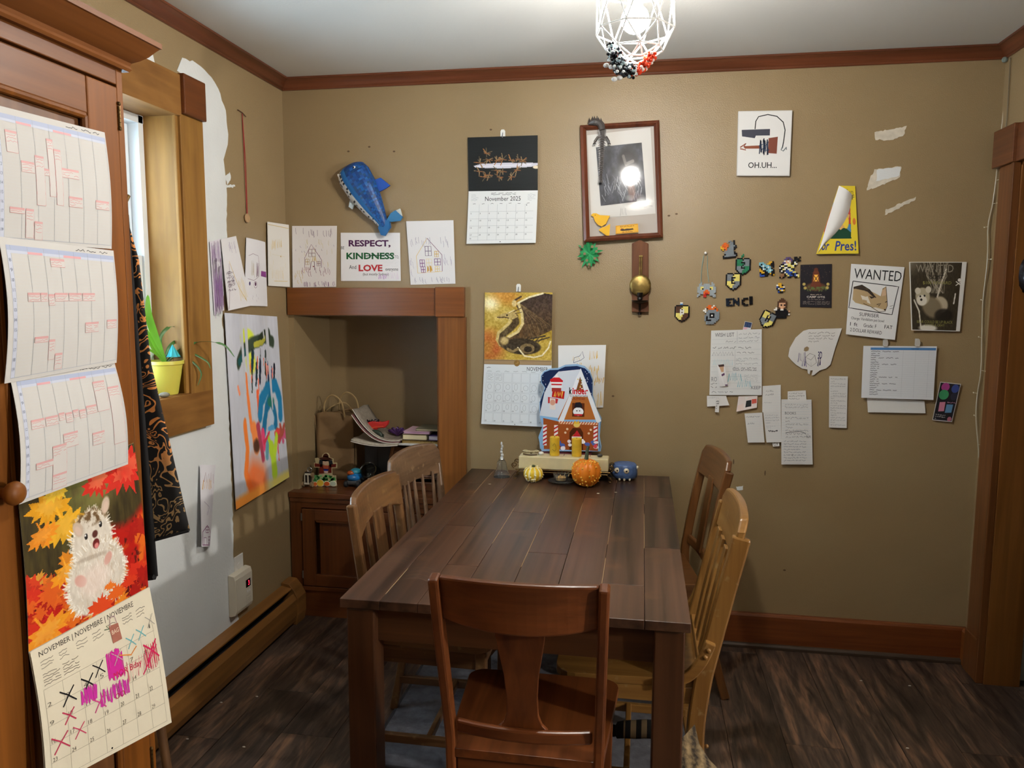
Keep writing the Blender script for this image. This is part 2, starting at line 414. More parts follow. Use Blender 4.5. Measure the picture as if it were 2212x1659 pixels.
# unpainted primer on the left wall
yz = ((-0.773,2.354),(-0.686,2.363),(-0.611,2.347),(-0.543,2.311),(-0.495,2.236),(-0.481,2.133),(-0.522,2.046),(-0.51,1.915),(-0.52,1.735),(-0.579,1.426),(-0.552,1.223),(-0.555,0.925),(-0.552,0.657),(-0.558,0.465),(-0.555,0.346),(-0.543,0.203),(-0.51,0.144),(-1.091,0.083))
poly = [(a, b) for a, b in yz]
poly = [p for p in ragged(poly[:-1], .02, .004, 3) if True]
k_ = min(range(len(poly)), key=lambda i: abs(poly[i][0]-yz[-2][0])+abs(poly[i][1]-yz[-2][1]))
poly = poly[:k_+1] + [(-1.15, .12), (-2.2, .12), (-2.2, 1.02), (-.72, 1.02), (-.72, 2.29), (-.81, 2.30)]
MB().prism(poly, .0005, .0018, 'X').build('primer_patch', WHITE_P, wall_l)
MB().prism(ragged([(-1.07, 2.285), (-.93, 2.285), (-.94, 2.315), (-1.07, 2.33)], .02, .004, 8), .0005, .0018, 'X').build('primer_patch', WHITE_P, wall_l)
for i, q in enumerate((((-0.516,1.985),(-0.48,2.005),(-0.471,1.983),(-0.501,1.952)), ((-0.508,1.951),(-0.444,1.964),(-0.441,1.953),(-0.505,1.943)), ((-0.577,0.197),(-0.55,0.206),(-0.524,0.151),(-0.554,0.152)))):
    MB().prism(ragged(q, .01, .003, i), .0005, .0015, 'X').build('primer_patch', WHITE_P, wall_l)

# back wall with the niche
m = MB()
m.box((NX1, 0, 0), (RW+.1, .08, H)); m.box((-.1, 0, NZ), (NX1, .08, H)); m.box((-.1, 0, 0), (NX0, .5, NZ))
m.box((NX1, .08, 0), (NX1+.06, .5, NZ)); m.box((-.1, ND, 0), (NX1+.06, .5, NZ)); m.box((-.1, .08, NZ), (NX1+.06, .5, NZ+.06))
wall_b = struct(m.build('wall_back', TAN))
for i, q in enumerate((((2.524,2.178),(2.647,2.199),(2.635,2.164),(2.59,2.144),(2.529,2.151)), ((2.535,2.033),(2.633,2.045),(2.632,2.002),(2.581,1.978),(2.508,1.95),(2.519,1.999)), ((2.58,1.87),(2.655,1.907),(2.697,1.921),(2.695,1.91),(2.647,1.886),(2.583,1.85)))):
    MB().prism(ragged(q, .008, .003, 20+i), -.0015, -.0003, 'Y').build('spackle_patch', SPACKLE, wall_b)
q = ((2.544,2.033),(2.632,2.042),(2.629,2.006),(2.543,1.986))
MB().prism(ragged(q, .01, .002, 31), -.002, -.0016, 'Y').build('spackle_patch', WHITE_P, wall_b)
for i, q in enumerate((((2.041,0.707),(2.072,0.713),(2.07,0.696),(2.045,0.693)), ((2.042,0.675),(2.052,0.679),(2.054,0.669),(2.042,0.669)))):
    MB().prism(ragged(q, .006, .002, 40+i), -.0015, -.0003, 'Y').build('spackle_patch', WHITE_P, wall_b)
SCUFF = mat('wall_scuff', '#5f4c36', .8)
for i, (x, z) in enumerate(((0.408,2.182), (0.31,2.165), (0.523,2.159), (0.961,2.239), (1.507,1.089), (2.256,0.349), (1.727,1.862), (1.758,1.869), (2.159,0.773), (2.027,0.817))):
    MB().prism([(x+.006*math.cos(a)*(1 if i < 8 else .5), z+.004*math.sin(a)*(1 if i < 8 else 3)) for a in np.linspace(0, 2*PI, 9)[:-1]], -.001, -.0003, 'Y').build('scuff_mark', SCUFF, wall_b)

# right wall with a doorway, the hall beyond, and the wall behind the viewer
DY0, DY1, DZ = -.58, -.19, 2.02
m = MB()
m.box((RW, DY1, 0), (RW+.12, .05, H)); m.box((RW, -1.6, 0), (RW+.12, DY0, H)); m.box((RW, YF, 0), (RW+.12, -2.7, H)); m.box((RW, DY0, DZ), (RW+.12, DY1, H)); m.box((RW, -2.7, 2.1), (RW+.12, -1.6, H))  # the nearer opening is unseen, added to let the floor lamp's beam in
wall_r = struct(m.build('wall_right', TAN))
HALL = mat('hall_wall_paint', '#e6e4de', .7)
struct(MB().box((RW+.12, -.12, 0), (5.4, -.02, H)).build('wall_hall', HALL))
struct(MB().box((RW+.12, -1.35, 0), (5.3, -1.25, H)).build('wall_light_block', HALL))  # unseen wall added to keep the floor lamp's light off the far doorway
struct(MB().box((5.3, YF, 0), (5.4, -.12, H)).build('wall_hall_end', HALL))
struct(MB().box((-.15, YF-.1, 0), (5.4, YF, H)).build('wall_front', TAN))
struct(MB().box((RW+.125, -.14, 0), (5.3, -.122, .16)).build('baseboard_hall', mat('white_trim', '#dedcd6', .4)))

# crown moulding
CP = [(0, 2.438), (.006, 2.438), (.009, 2.441), (.009, 2.446), (.014, 2.449), (.02, 2.456), (.025, 2.464), (.034, 2.470), (.041, 2.473), (.046, 2.476), (.051, 2.4765), (.051, H-.0005), (0, H-.0005)]
struct(MB().prism([(-a, z) for a, z in CP], 0, RW, 'X').build('trim_1', W_CROWN, smooth=25))
struct(MB().prism(CP, YF, 0, 'Y').build('trim_2', W_CROWN_Y, smooth=25))
struct(MB().prism([(RW-a, z) for a, z in CP], YF, 0, 'Y').build('trim_3', W_CROWN_Y, smooth=25))

# baseboards
def base_prof(t=.02, h=.152): return [(0, 0), (t, 0), (t, h-.012), (t-.004, h-.003), (t-.008, h), (0, h)]
struct(MB().prism([(-a, z) for a, z in base_prof()], NX1+.13, RW, 'X').build('baseboard_back', wood('baseboard_wood', '#5c2d12', '#7c431f', 'X', .35, 90, 2, rand=.08, coat=.2)))
struct(MB().prism([(-a, z) for a, z in ((.02, 0), (.036, 0), (.036, .012), (.03, .02), (.02, .022))], NX1+.13, RW-.02, 'X').build('trim_4', wood('shoe_mould', '#32261d', '#4d3d30', 'X', .5, 60, 2, rand=0), bevel=.002))
struct(MB().prism([(RW-a, z) for a, z in base_prof()], DY1+.14, -.02, 'Y').build('baseboard_right', W_TRIMY))

# niche casing: header, corner block, upright
nc = thing('niche_casing', 'brown wooden casing framing the recessed niche in the tan wall', 'casing', (.4, -.012, 0)); 
del nc['category']; struct(nc)
def part(mb, name, mt, parent, **k):
    o = mb.build(name, mt, None, (0, 0, 0), **k); o.parent = parent
    o.matrix_parent_inverse = Matrix.Identity(4)
    o.data.transform(Matrix.Translation(-Vector(parent.location))); return o
part(MB().box((.006, -.022, 1.433), (.716, 0, 1.558)), 'header', W_TRIMX, nc, bevel=.002)
part(MB().box((.714, -.032, 1.43), (.846, 0, 1.562)), 'corner_block', W_TRIMX, nc, bevel=.003)
part(MB().box((.724, -.022, 0), (.852, 0, 1.43)), 'upright', W_TRIMZ, nc, bevel=.002)
part(MB().box((.712, 0, 0), (.724, .02, 1.43)), 'inner_bead', W_TRIMZ, nc, bevel=.002)

# window in the left wall
w = thing('window_1', 'white double-hung window in a deep pine frame with bright daylight', 'window', (0, -1.2, 1.165)); del w['category']; struct(w)
part(MB().box((0, WY0-.15, WZ1-.004), (.022, WY1-.0+.01, WZ1+.137)), 'header_casing', W_PINEY, w, bevel=.002)
part(MB().box((0, -.825, 2.15), (.036, -.688, 2.288)), 'corner_block', wood('block_wood', '#4f280f', '#6b3a18', 'Y', .4, 60, 3, rand=0), w, bevel=.004)
part(MB().box((0, -.832, WZ0-.003), (.02, -.69, 2.15)), 'side_casing', W_PINEZ, w, bevel=.002)
part(MB().box((.0, -.85, WZ0), (.012, -.832, 2.145)), 'casing_bead', W_PINEZ, w, bevel=.003)
part(MB().box((0, WY0-.15, WZ0), (.02, WY0, 2.15)), 'side_casing', W_PINEZ, w, bevel=.002)
part(MB().box((0, WY0-.15, 1.03), (.02, -.69, WZ0)), 'bottom_casing', W_PINEY, w, bevel=.002)
part(MB().box((-.15, WY1-.002, WZ0), (0, WY1+.012, WZ1)), 'jamb', W_PINEZ, w)
part(MB().box((-.15, WY0-.01, WZ0), (0, WY0+.002, WZ1)), 'jamb', W_PINEZ, w)
part(MB().box((-.15, WY0, WZ1-.002), (0, WY1, WZ1+.012)), 'head_jamb', W_PINEY, w)
part(MB().box((-.15, WY0, WZ0-.012), (.006, WY1, WZ0+.002)), 'sill', W_PINEY, w)
VINYL = mat('white_vinyl', '#dfe6ea', .35); GLASS = mat('window_glass', '#ffffff', .02, Transmission_Weight=1.0, IOR=1.05)
fr = MB(); fr.box((-.2, WY1-.03, WZ0), (-.12, WY1-.002, WZ1)); fr.box((-.2, WY0+.002, WZ0), (-.12, WY0+.03, WZ1)); fr.box((-.2, WY0, WZ1-.03), (-.12, WY1, WZ1-.002)); fr.box((-.2, WY0, WZ0+.002), (-.12, WY1, WZ0+.03))
part(fr, 'vinyl_frame', VINYL, w, bevel=.002)
def sash(x, z0, z1, nm):
    s = MB(); y0, y1 = WY0+.032, WY1-.032
    s.box((x-.015, y1-.045, z0), (x+.015, y1, z1)); s.box((x-.015, y0, z0), (x+.015, y0+.045, z1)); s.box((x-.015, y0+.045, z0), (x+.015, y1-.045, z0+.045)); s.box((x-.015, y0+.045, z1-.045), (x+.015, y1-.045, z1))
    o = part(s, nm, VINYL, w, bevel=.003)
    p = MB().box((x-.002, y0+.045, z0+.045), (x+.002, y1-.045, z1-.045)).build('pane', GLASS, o); p.data.transform(Matrix.Translation(-Vector(w.location)))
sash(-.175, 1.62, WZ1-.032, 'upper_sash'); sash(-.142, WZ0+.032, 1.66, 'lower_sash')
lk = part(MB().box((-.14, -1.25, 1.66), (-.12, -1.2, 1.675)), 'sash_lock', VINYL, w, bevel=.003)

W_RCY = wood('right_casing_level', '#542f17', '#724426', 'Y', .35, 90, 2, rand=.05, coat=.2)
# doorway casing on the right
d = thing('door_1', 'stained brown door casing at the right corner of the room', 'door', (RW, -.2, 0)); del d['category']; struct(d)
W_RC = wood('right_casing', '#573216', '#754826', 'Z', .35, 90, 2, rand=.05, coat=.2)
part(MB().box((RW-.02, DY1, 0), (RW, DY1+.125, DZ)), 'side_casing', W_RC, d, bevel=.002)
part(MB().box((RW-.02, DY0-.125, 0), (RW, DY0, DZ)), 'side_casing', W_DOOR, d, bevel=.002)
part(MB().box((RW-.026, DY1, .0), (RW, DY1+.13, .17)), 'plinth', W_RC, d, bevel=.002)
part(MB().box((RW-.028, DY1-.006, 0), (RW+.0, DY1+.012, DZ)), 'casing_bead', W_RC, d, bevel=.003)
part(MB().box((RW-.022, DY0-.14, DZ), (RW, DY1+.14, DZ+.135)), 'head_casing', W_RCY, d, bevel=.002)
part(MB().box((RW-.036, DY1-.01, DZ), (RW, DY1+.16, DZ+.14)), 'corner_block', W_RCY, d, bevel=.003)
part(MB().box((RW, DY1-.012, 0), (RW+.13, DY1, DZ)), 'jamb', W_DOOR, d, bevel=.001)
part(MB().box((RW, DY0, DZ-.012), (RW+.13, DY1, DZ)), 'head_jamb', W_DOOR, d, bevel=.001)
# dark shiny leaf ornament hung on the door jamb
FOIL = mat('dark_foil', '#3a3a3e', .25, .8, bump=.6, bscale=60)
pts = [(0, .075), (.018, .06), (.034, .03), (.036, 0), (.028, -.03), (.012, -.055), (0, -.062), (-.012, -.055), (-.028, -.03), (-.036, 0), (-.034, .03), (-.018, .06)]
lf = MB()
lf.add([Vector((3.03+x, -.205+.012*abs(x)/.036, 1.60+z)) for x, z in pts] + [Vector((3.03, -.222, 1.6+z)) for z in (.05, .02, -.01, -.04)], [(0,1,12),(1,2,13,12),(2,3,14,13),(3,4,15,14),(4,5,6,15),(6,7,8,15),(8,9,14,15),(9,10,13,14),(10,11,12,13),(11,0,12)])
o = lf.build('leaf_ornament', FOIL, None, (3.03, -.205, 1.54), smooth=30); tag(o, 'dark silvery leaf-shaped ornament hanging on the right door jamb', 'ornament')
sd = o.modifiers.new('thick', 'SOLIDIFY'); sd.thickness = .002
MB().tube([(3.03, -.204, 1.675), (3.03, -.203, 1.74)], .0015, 5).build('hanging_thread', FOIL, o).data.transform(Matrix.Translation((-3.03, .205, -1.54)))

# ================================================================== pendant lamp
W_CAGE = mat('white_lamp_wire', '#e9e9e6', .4)
BX, BY, BZ = 1.591, -1.25, 2.236
lamp = thing('pendant_lamp', 'white geometric wire cage pendant lamp with one bright bulb', 'lamp', (BX, BY, BZ-.115))
def lampart(mb, name, mt, **k): return part(mb, name, mt, lamp, **k)
em = bpy.data.materials.new('lit_bulb'); em.use_nodes = True; b = em.node_tree.nodes['Principled BSDF']
b.inputs['Base Color'].default_value = (1, 1, 1, 1); b.inputs['Emission Color'].default_value = (*BULB_COLOR, 1); b.inputs['Emission Strength'].default_value = BULB_STRENGTH
lampart(MB().ball((BX, BY, BZ), .036, 20, 14), 'bulb', em, smooth=60)
lampart(MB().lathe([(.018, .028), (.02, .045), (.022, .06), (.022, .1), (.012, .11), (.004, .115)], (BX, BY, BZ), 16), 'socket', mat('lamp_socket', '#dedcd8', .4), smooth=40)
lampart(MB().tube([(BX, BY, BZ+.11), (BX, BY, H-.02)], .004, 8), 'cord', W_CAGE)
lampart(MB().lathe([(.0, -.022), (.045, -.02), (.055, -.008), (.055, 0)], (BX, BY, H), 24), 'canopy', W_CAGE, smooth=40)
rings = [(.035, .115, 0), (.1, .075, 0), (.103, -.03, .5), (.075, -.078, 0), (.038, -.1, .5)]
NR = 8
def rp(i, j):
    r, z, s = rings[i]; a = 2*PI*(j+s)/NR+.2; return Vector((BX+r*math.cos(a), BY+r*math.sin(a), BZ+z))
wires = MB()
for i in range(len(rings)):
    for j in range(NR):
        wires.tube([rp(i, j), rp(i, j+1)], .0021, 6)
        if i < len(rings)-1:
            s0, s1 = rings[i][2], rings[i+1][2]
            wires.tube([rp(i, j), rp(i+1, j)], .0021, 6)
            if s0 != s1: wires.tube([rp(i, j), rp(i+1, j-1 if s1 > s0 else j+1)], .0021, 6)
lampart(wires, 'wire_cage', W_CAGE)

# beaded lizard hung from the cage
liz = thing('beaded_lizard', 'black white and orange beaded lizard hanging from the lamp cage', 'ornament', (BX-.02, BY-.02, BZ-.155))
BEADM = ink_mat('glossy_beads', .2); rl = random.Random(5); lb = MB()
path = smooth_path([(BX-.052, BY-.05, BZ-.09), (BX-.045, BY-.06, BZ-.118), (BX-.03, BY-.06, BZ-.14), (BX-.005, BY-.055, BZ-.147), (BX+.02, BY-.05, BZ-.135), (BX+.045, BY-.045, BZ-.108)], 7)
for i, p in enumerate(path):
    f = i/len(path)
    for q in range(10):
        o3 = Vector((rl.uniform(-1, 1), rl.uniform(-1, 1), rl.uniform(-1, 1)))*(.015 if f < .6 else .009)
        lb.col = lin(rl.choice(['#15171c', '#15171c', '#2c333b', '#dfe8ea', '#9fb8c0'] if f < .62 else ['#d8452a', '#e0562f', '#f0e6e0', '#c9391f']))
        lb.ball(p+o3, .0045, 6, 4)
for c in ((BX-.07, BY-.055, BZ-.128), (BX-.056, BY-.06, BZ-.134), (BX-.035, BY-.065, BZ-.163), (BX-.048, BY-.065, BZ-.166)):
    lb.col = lin('#eef0f0'); lb.ball(c, (.008, .006, .006), 8, 5)
part(lb, 'bead_body', BEADM, liz, colors=True, recalc=False)
part(MB().tube([(BX-.055, BY-.045, BZ-.085), (BX-.058, BY-.042, BZ-.07)], .001, 5), 'hanging_loop', mat('black_thread', '#101010'), liz)

# ================================================================== tall cabinet on the left
W_CABZ = wood('cabinet_wood_upright', '#65380f', '#88501a', 'Z', .5, 60, 1.4, rand=.07, coat=.03, spec=.25)
W_CABY = wood('cabinet_wood_level', '#633714', '#835024', 'Y', .5, 60, 1.4, rand=.07, coat=.03, spec=.25)
CX, CY1, CY0, CZ = .6, -1.94, -2.78, 1.965
cab = thing('tall_cabinet', 'tall brown wooden cabinet with cornice and paneled door on the left', 'cabinet', (.3, -2.36, 0))
part(MB().box((.004, CY0, .0), (CX-.022, CY1, CZ)), 'carcass', W_CABZ, cab, bevel=.002)
part(MB().box((CX-.022, CY1-.018, .0), (CX, CY1, CZ)), 'face_stile', W_CABZ, cab, bevel=.002)
part(MB().box((CX-.022, CY0, 1.925), (CX, CY1-.018, CZ)), 'face_rail', W_CABY, cab, bevel=.002)
part(MB().box((CX-.022, CY0, 0), (CX, CY1-.018, .09)), 'face_rail', W_CABY, cab, bevel=.002)
def cab_door(y0, y1):
    d_ = part(MB().box((CX-.02, y0+.08, .2), (CX-.012, y1-.08, 1.86)), 'door', wood('cabinet_panel', '#5f3a20', '#7f5530', 'Z', .45, 40, 2, rand=.05), cab)
    def sub(mb, nm, mt, bevel=.003):
        o = mb.build(nm, mt, d_, bevel=bevel); o.data.transform(Matrix.Translation(-Vector(cab.location))); return o
    sub(MB().box((CX-.02, y1-.085, .095), (CX+.002, y1, 1.92)), 'stile', W_CABZ); sub(MB().box((CX-.02, y0, .095), (CX+.002, y0+.085, 1.92)), 'stile', W_CABZ)
    sub(MB().box((CX-.02, y0+.085, 1.85), (CX+.001, y1-.085, 1.92)), 'rail', W_CABY); sub(MB().box((CX-.02, y0+.085, .095), (CX+.001, y1-.085, .2)), 'rail', W_CABY)
    mo = MB(); yy0, yy1 = y0+.09, y1-.09
    for a_, b_ in (((yy0, 1.846), (yy1, 1.846)), ((yy0, .204), (yy1, .204))): mo.tube([(CX-.004, a_[0], a_[1]), (CX-.004, b_[0], b_[1])], .007, 8)
    for y_ in (yy0, yy1): mo.tube([(CX-.004, y_, .204), (CX-.004, y_, 1.846)], .007, 8)
    sub(mo, 'panel_moulding', W_CABZ, 0)
    return d_, sub
d1, sub1 = cab_door(-2.36, CY1-.02)
BRASS = mat('dark_brass', '#5c4726', .45, .8)
for z in (1.845, .5):
    h = MB(); 
    for k in range(5): h.tube([(CX+.004, CY1-.02, z+k*.008), (CX+.004, CY1-.02, z+k*.008+.007)], .0032, 8)
    h.ball((CX+.004, CY1-.02, z-.004), .004, 8, 6).ball((CX+.004, CY1-.02, z+.044), .004, 8, 6)
    sub1(h, 'hinge', BRASS, 0)
kn = MB().lathe([(.0095, 0), (.008, .012), (.011, .018), (.018, .024), (.02, .031), (.017, .038), (.008, .042), (.0, .043)], (0, 0, 0), 20, Matrix.Translation((CX+.002, -2.305, 1.195)) @ Matrix.Rotation(PI/2, 4, 'Y'))
sub1(kn, 'knob', W_CABZ, 0).data.shade_smooth()
d2_, sub2 = cab_door(CY0+.02, -2.365)
cor = [(0, 1.955), (.012, 1.955), (.016, 1.96), (.013, 1.966), (.016, 1.972), (.03, 1.978), (.044, 1.987), (.056, 1.999), (.062, 2.004), (.066, 2.005), (.066, 2.015), (0, 2.015)]
cm = MB(); n_ = len(cor)
vs = []
for (yy, sx) in ((CY0-.05, 0), (CY1, 1)):
    vs += [(CX+a, yy+(a*.55 if sx else -a), z) for a, z in cor]
cm.add(vs, [(i, (i+1) % n_, n_+(i+1) % n_, n_+i) for i in range(n_)]+[tuple(range(n_)), tuple(range(n_, 2*n_))])
vs = []
for xx in (.0, 1): vs += [(CX+a if xx else .0, CY1+a*.55, z) for a, z in cor]
cm.add(vs, [(i, (i+1) % n_, n_+(i+1) % n_, n_+i) for i in range(n_)]+[tuple(range(n_)), tuple(range(n_, 2*n_))])
cm.box((.0, CY0-.05, 2.005), (CX+.02, CY1, 2.015))
part(cm, 'cornice', W_CABY, cab, smooth=25)
PEG = part(MB().tube([(.42, CY1, 1.72), (.42, CY1+.24, 1.735), (.42, CY1+.25, 1.75)], .006, 8), 'coat_peg', BRASS, cab)

# ================================================================== baseboard heater
W_HEAT = wood('heater_woodgrain', '#573717', '#8c5f2e', 'Y', .45, 26, 1.2, rand=.04, coat=.08)
ht = thing('baseboard_heater', 'long woodgrain baseboard heater running along the foot of the left wall', 'heater', (.04, -1.3, 0))
HY0, HY1 = -2.6, -.07
part(MB().prism([(.003, .185), (.052, .175), (.052, .168), (.003, .178)], HY0, HY1-.08, 'Y'), 'top_cover', W_HEAT, ht, bevel=.001)
part(MB().prism([(.06, .02), (.07, .02), (.078, .05), (.078, .125), (.062, .15), (.056, .148), (.07, .122), (.07, .05)], HY0, HY1-.08, 'Y'), 'front_panel', W_HEAT, ht, bevel=.001)
part(MB().box((.003, HY0, .01), (.008, HY1, .18)).box((.01, HY0, .06), (.055, HY1-.1, .12)), 'inner_fins', mat('heater_dark', '#141110', .7), ht)
part(MB().prism([(.002, 0), (.075, 0), (.084, .05), (.084, .128), (.064, .165), (.04, .195), (.002, .2)], HY1-.085, HY1, 'Y'), 'end_cap', W_HEAT, ht, bevel=.003)

# ================================================================== cabinet in the niche
W_NCX = wood('niche_cabinet_level', '#4c2911', '#68391a', 'X', .35, 70, 1.6, rand=.06, coat=.25)
W_NCZ = wood('niche_cabinet_upright', '#4c2911', '#68391a', 'Z', .35, 70, 1.6, rand=.06, coat=.25)
nb = thing('niche_cabinet', 'low dark brown wooden cabinet built into the wall niche', 'cabinet', (.37, .15, 0)); FY = -.05
part(MB().box((NX0+.002, .0, .0), (NX1-.002, ND-.002, .575)), 'carcass', W_NCX, nb)
part(MB().box((.004, FY-.012, .58), (.72, .0, .606)).box((NX0+.002, 0, .58), (NX1-.014, ND-.002, .606)), 'top', W_NCX, nb, bevel=.003)
part(MB().box((.006, FY-.006, .557), (.72, 0, .58)), 'top_moulding', W_NCX, nb, bevel=.004)
part(MB().box((.006, FY, .0), (.062, 0, .557)), 'face_stile', W_NCZ, nb, bevel=.002)
part(MB().box((.66, FY, .0), (.72, 0, .557)), 'face_stile', W_NCZ, nb, bevel=.002)
part(MB().box((.062, FY, .53), (.66, 0, .557)), 'face_rail', W_NCX, nb, bevel=.002)
part(MB().box((.062, FY+.004, 0), (.66, 0, .13)), 'kick_board', W_NCX, nb, bevel=.002)
part(MB().box((.062, FY-.006, .13), (.66, 0, .15)), 'bottom_rail', W_NCX, nb, bevel=.002)
nd = part(MB().box((.15, FY+.006, .2), (.58, FY+.012, .48)), 'door', W_NCZ, nb)
def nsub(mb, nm, mt, bevel=.002):
    o = mb.build(nm, mt, nd, bevel=bevel); o.data.transform(Matrix.Translation(-Vector(nb.location))); return o
nsub(MB().box((.068, FY-.008, .155), (.13, FY+.01, .526)), 'stile', W_NCZ); nsub(MB().box((.6, FY-.008, .155), (.655, FY+.01, .526)), 'stile', W_NCZ)
nsub(MB().box((.13, FY-.008, .475), (.6, FY+.01, .526)), 'rail', W_NCX); nsub(MB().box((.13, FY-.008, .155), (.6, FY+.01, .21)), 'rail', W_NCX)
for z in (.47, .19): nsub(MB().tube([(.065, FY-.006, z), (.065, FY-.006, z+.035)], .004, 8), 'hinge', mat('old_steel', '#8d8a84', .4, .8), 0)
nsub(MB().prism([(.13, .475), (.6, .475), (.59, .465), (.14, .465)], FY-.006, FY+.008), 'panel_lip', W_NCX, 0)

# ================================================================== rug and table
RUG = mat('grey_rug', '#5c5c62', .95, bump=.8, bscale=55, var=.25, vscale=30)
RUGB = mat('grey_rug_hem', '#3b3b40', .95)
rug = MB().box((.765, -1.13, .001), (1.83, -.12, .007)).build('area_rug', RUG, None, (1.3, -.6, .001), bevel=.002); tag(rug, 'dark grey flatwoven rug lying under the dining table', 'rug')
hem = MB()
for lo, hi in (((.76, -1.137, .001), (1.835, -1.128, .008)), ((.76, -.122, .001), (1.835, -.113, .008)), ((.757, -1.137, .001), (.767, -.113, .008)), ((1.828, -1.137, .001), (1.838, -.113, .008))): hem.box(lo, hi)
hem.build('bound_hem', RUGB, rug).data.transform(Matrix.Translation((-1.3, .6, -.001)))

TX0, TX1, TY0, TY1, TZ = .879, 1.7576, -1.576, -.03, .7475
W_TOP = wood('table_plank', '#1d130c', '#54392a', 'Y', .32, 42, .55, bump=.3, rand=.14, coat=.12, ramp=(.36, .64), wear=('#5f4029', 5.5, .6))
W_TBL = wood('table_frame', '#382112', '#50311d', 'Z', .35, 60, 1.6, rand=.08, coat=.2)
W_TBLX = wood('table_apron', '#3e2412', '#59371f', 'X', .35, 60, 1.6, rand=.08, coat=.2)
tb = thing('dining_table', 'dark brown plank-top wooden dining table standing against the tan wall', 'table', ((TX0+TX1)/2, (TY0+TY1)/2, 0))
edges = [TX0, .985, 1.085, 1.178, 1.30, 1.42, 1.535, 1.648, TX1]; splits = {0: (-.62, -.30), 1: (-.9,), 2: (-1.28,), 3: (-.7,), 4: (-1.13,), 5: (-.45,), 6: (-1.35,), 7: (-1.02, -.4)}
SEAM = mat('pale_seam', '#9a7d56', .8)
for i in range(8):
    ys = [TY0]+sorted(splits[i])+[TY1]
    for a, b_ in zip(ys[:-1], ys[1:]):
        part(MB().box((edges[i]+.0004, a+.0003, TZ-.024), (edges[i+1]-.0004, b_-.0003, TZ)), 'plank', W_TOP, tb, bevel=.0015)
ws = MB(); rw = random.Random(3)
for i in range(1, 8):
    y = TY0+.05
    while y < TY1-.1:
        L = rw.uniform(.1, .5)
        if rw.random() < .6: ws.box((edges[i]-.0007, y, TZ-.002), (edges[i]+.0006, min(y+L, TY1-.05), TZ+.0001))
        y += L+rw.uniform(.02, .15)
part(ws, 'worn_seams', SEAM, tb)
sc = MB()   # saw-mark scratches on the left boards
for (cx_, cy_, n_) in ((.945, -1.1, 6), (.955, -.93, 6), (.93, -1.3, 5), (1.03, -1.42, 4)):
    for q in range(n_):
        yy = cy_+q*.028; pts = [(cx_-.035+.07*t/6, yy+.02*math.sin(PI*t/6), TZ+.0001) for t in range(7)]
        sc.add([p for a in pts for p in (a, (a[0], a[1]+.0011, a[2]))], [(2*j, 2*j+2, 2*j+3, 2*j+1) for j in range(6)])
part(sc, 'scratches', mat('scratch_wood', '#7d654c', .7), tb, recalc=False)
part(MB().box((TX0+.02, TY0+.02, TZ-.03), (TX1-.02, TY1-.02, TZ-.0245)), 'underboard', W_TBLX, tb)
for y in (TY0+.045, TY1-.065): part(MB().box((TX0+.07, y, TZ-.125), (TX1-.07, y+.022, TZ-.03)), 'apron', W_TBLX, tb, bevel=.001)
W_TBLY = wood('table_apron_side', '#382112', '#50311d', 'Y', .35, 60, 1.6, rand=.08, coat=.2)
for x in (TX0+.035, TX1-.057): part(MB().box((x, TY0+.07, TZ-.125), (x+.022, TY1-.07, TZ-.03)), 'apron', W_TBLY, tb, bevel=.001)
for x in (TX0+.012, TX1-.012-.074):
    for y in (TY0+.015, TY1-.015-.074): part(MB().box((x, y, 0), (x+.074, y+.074, TZ-.03)), 'leg', W_TBL, tb, bevel=.004)

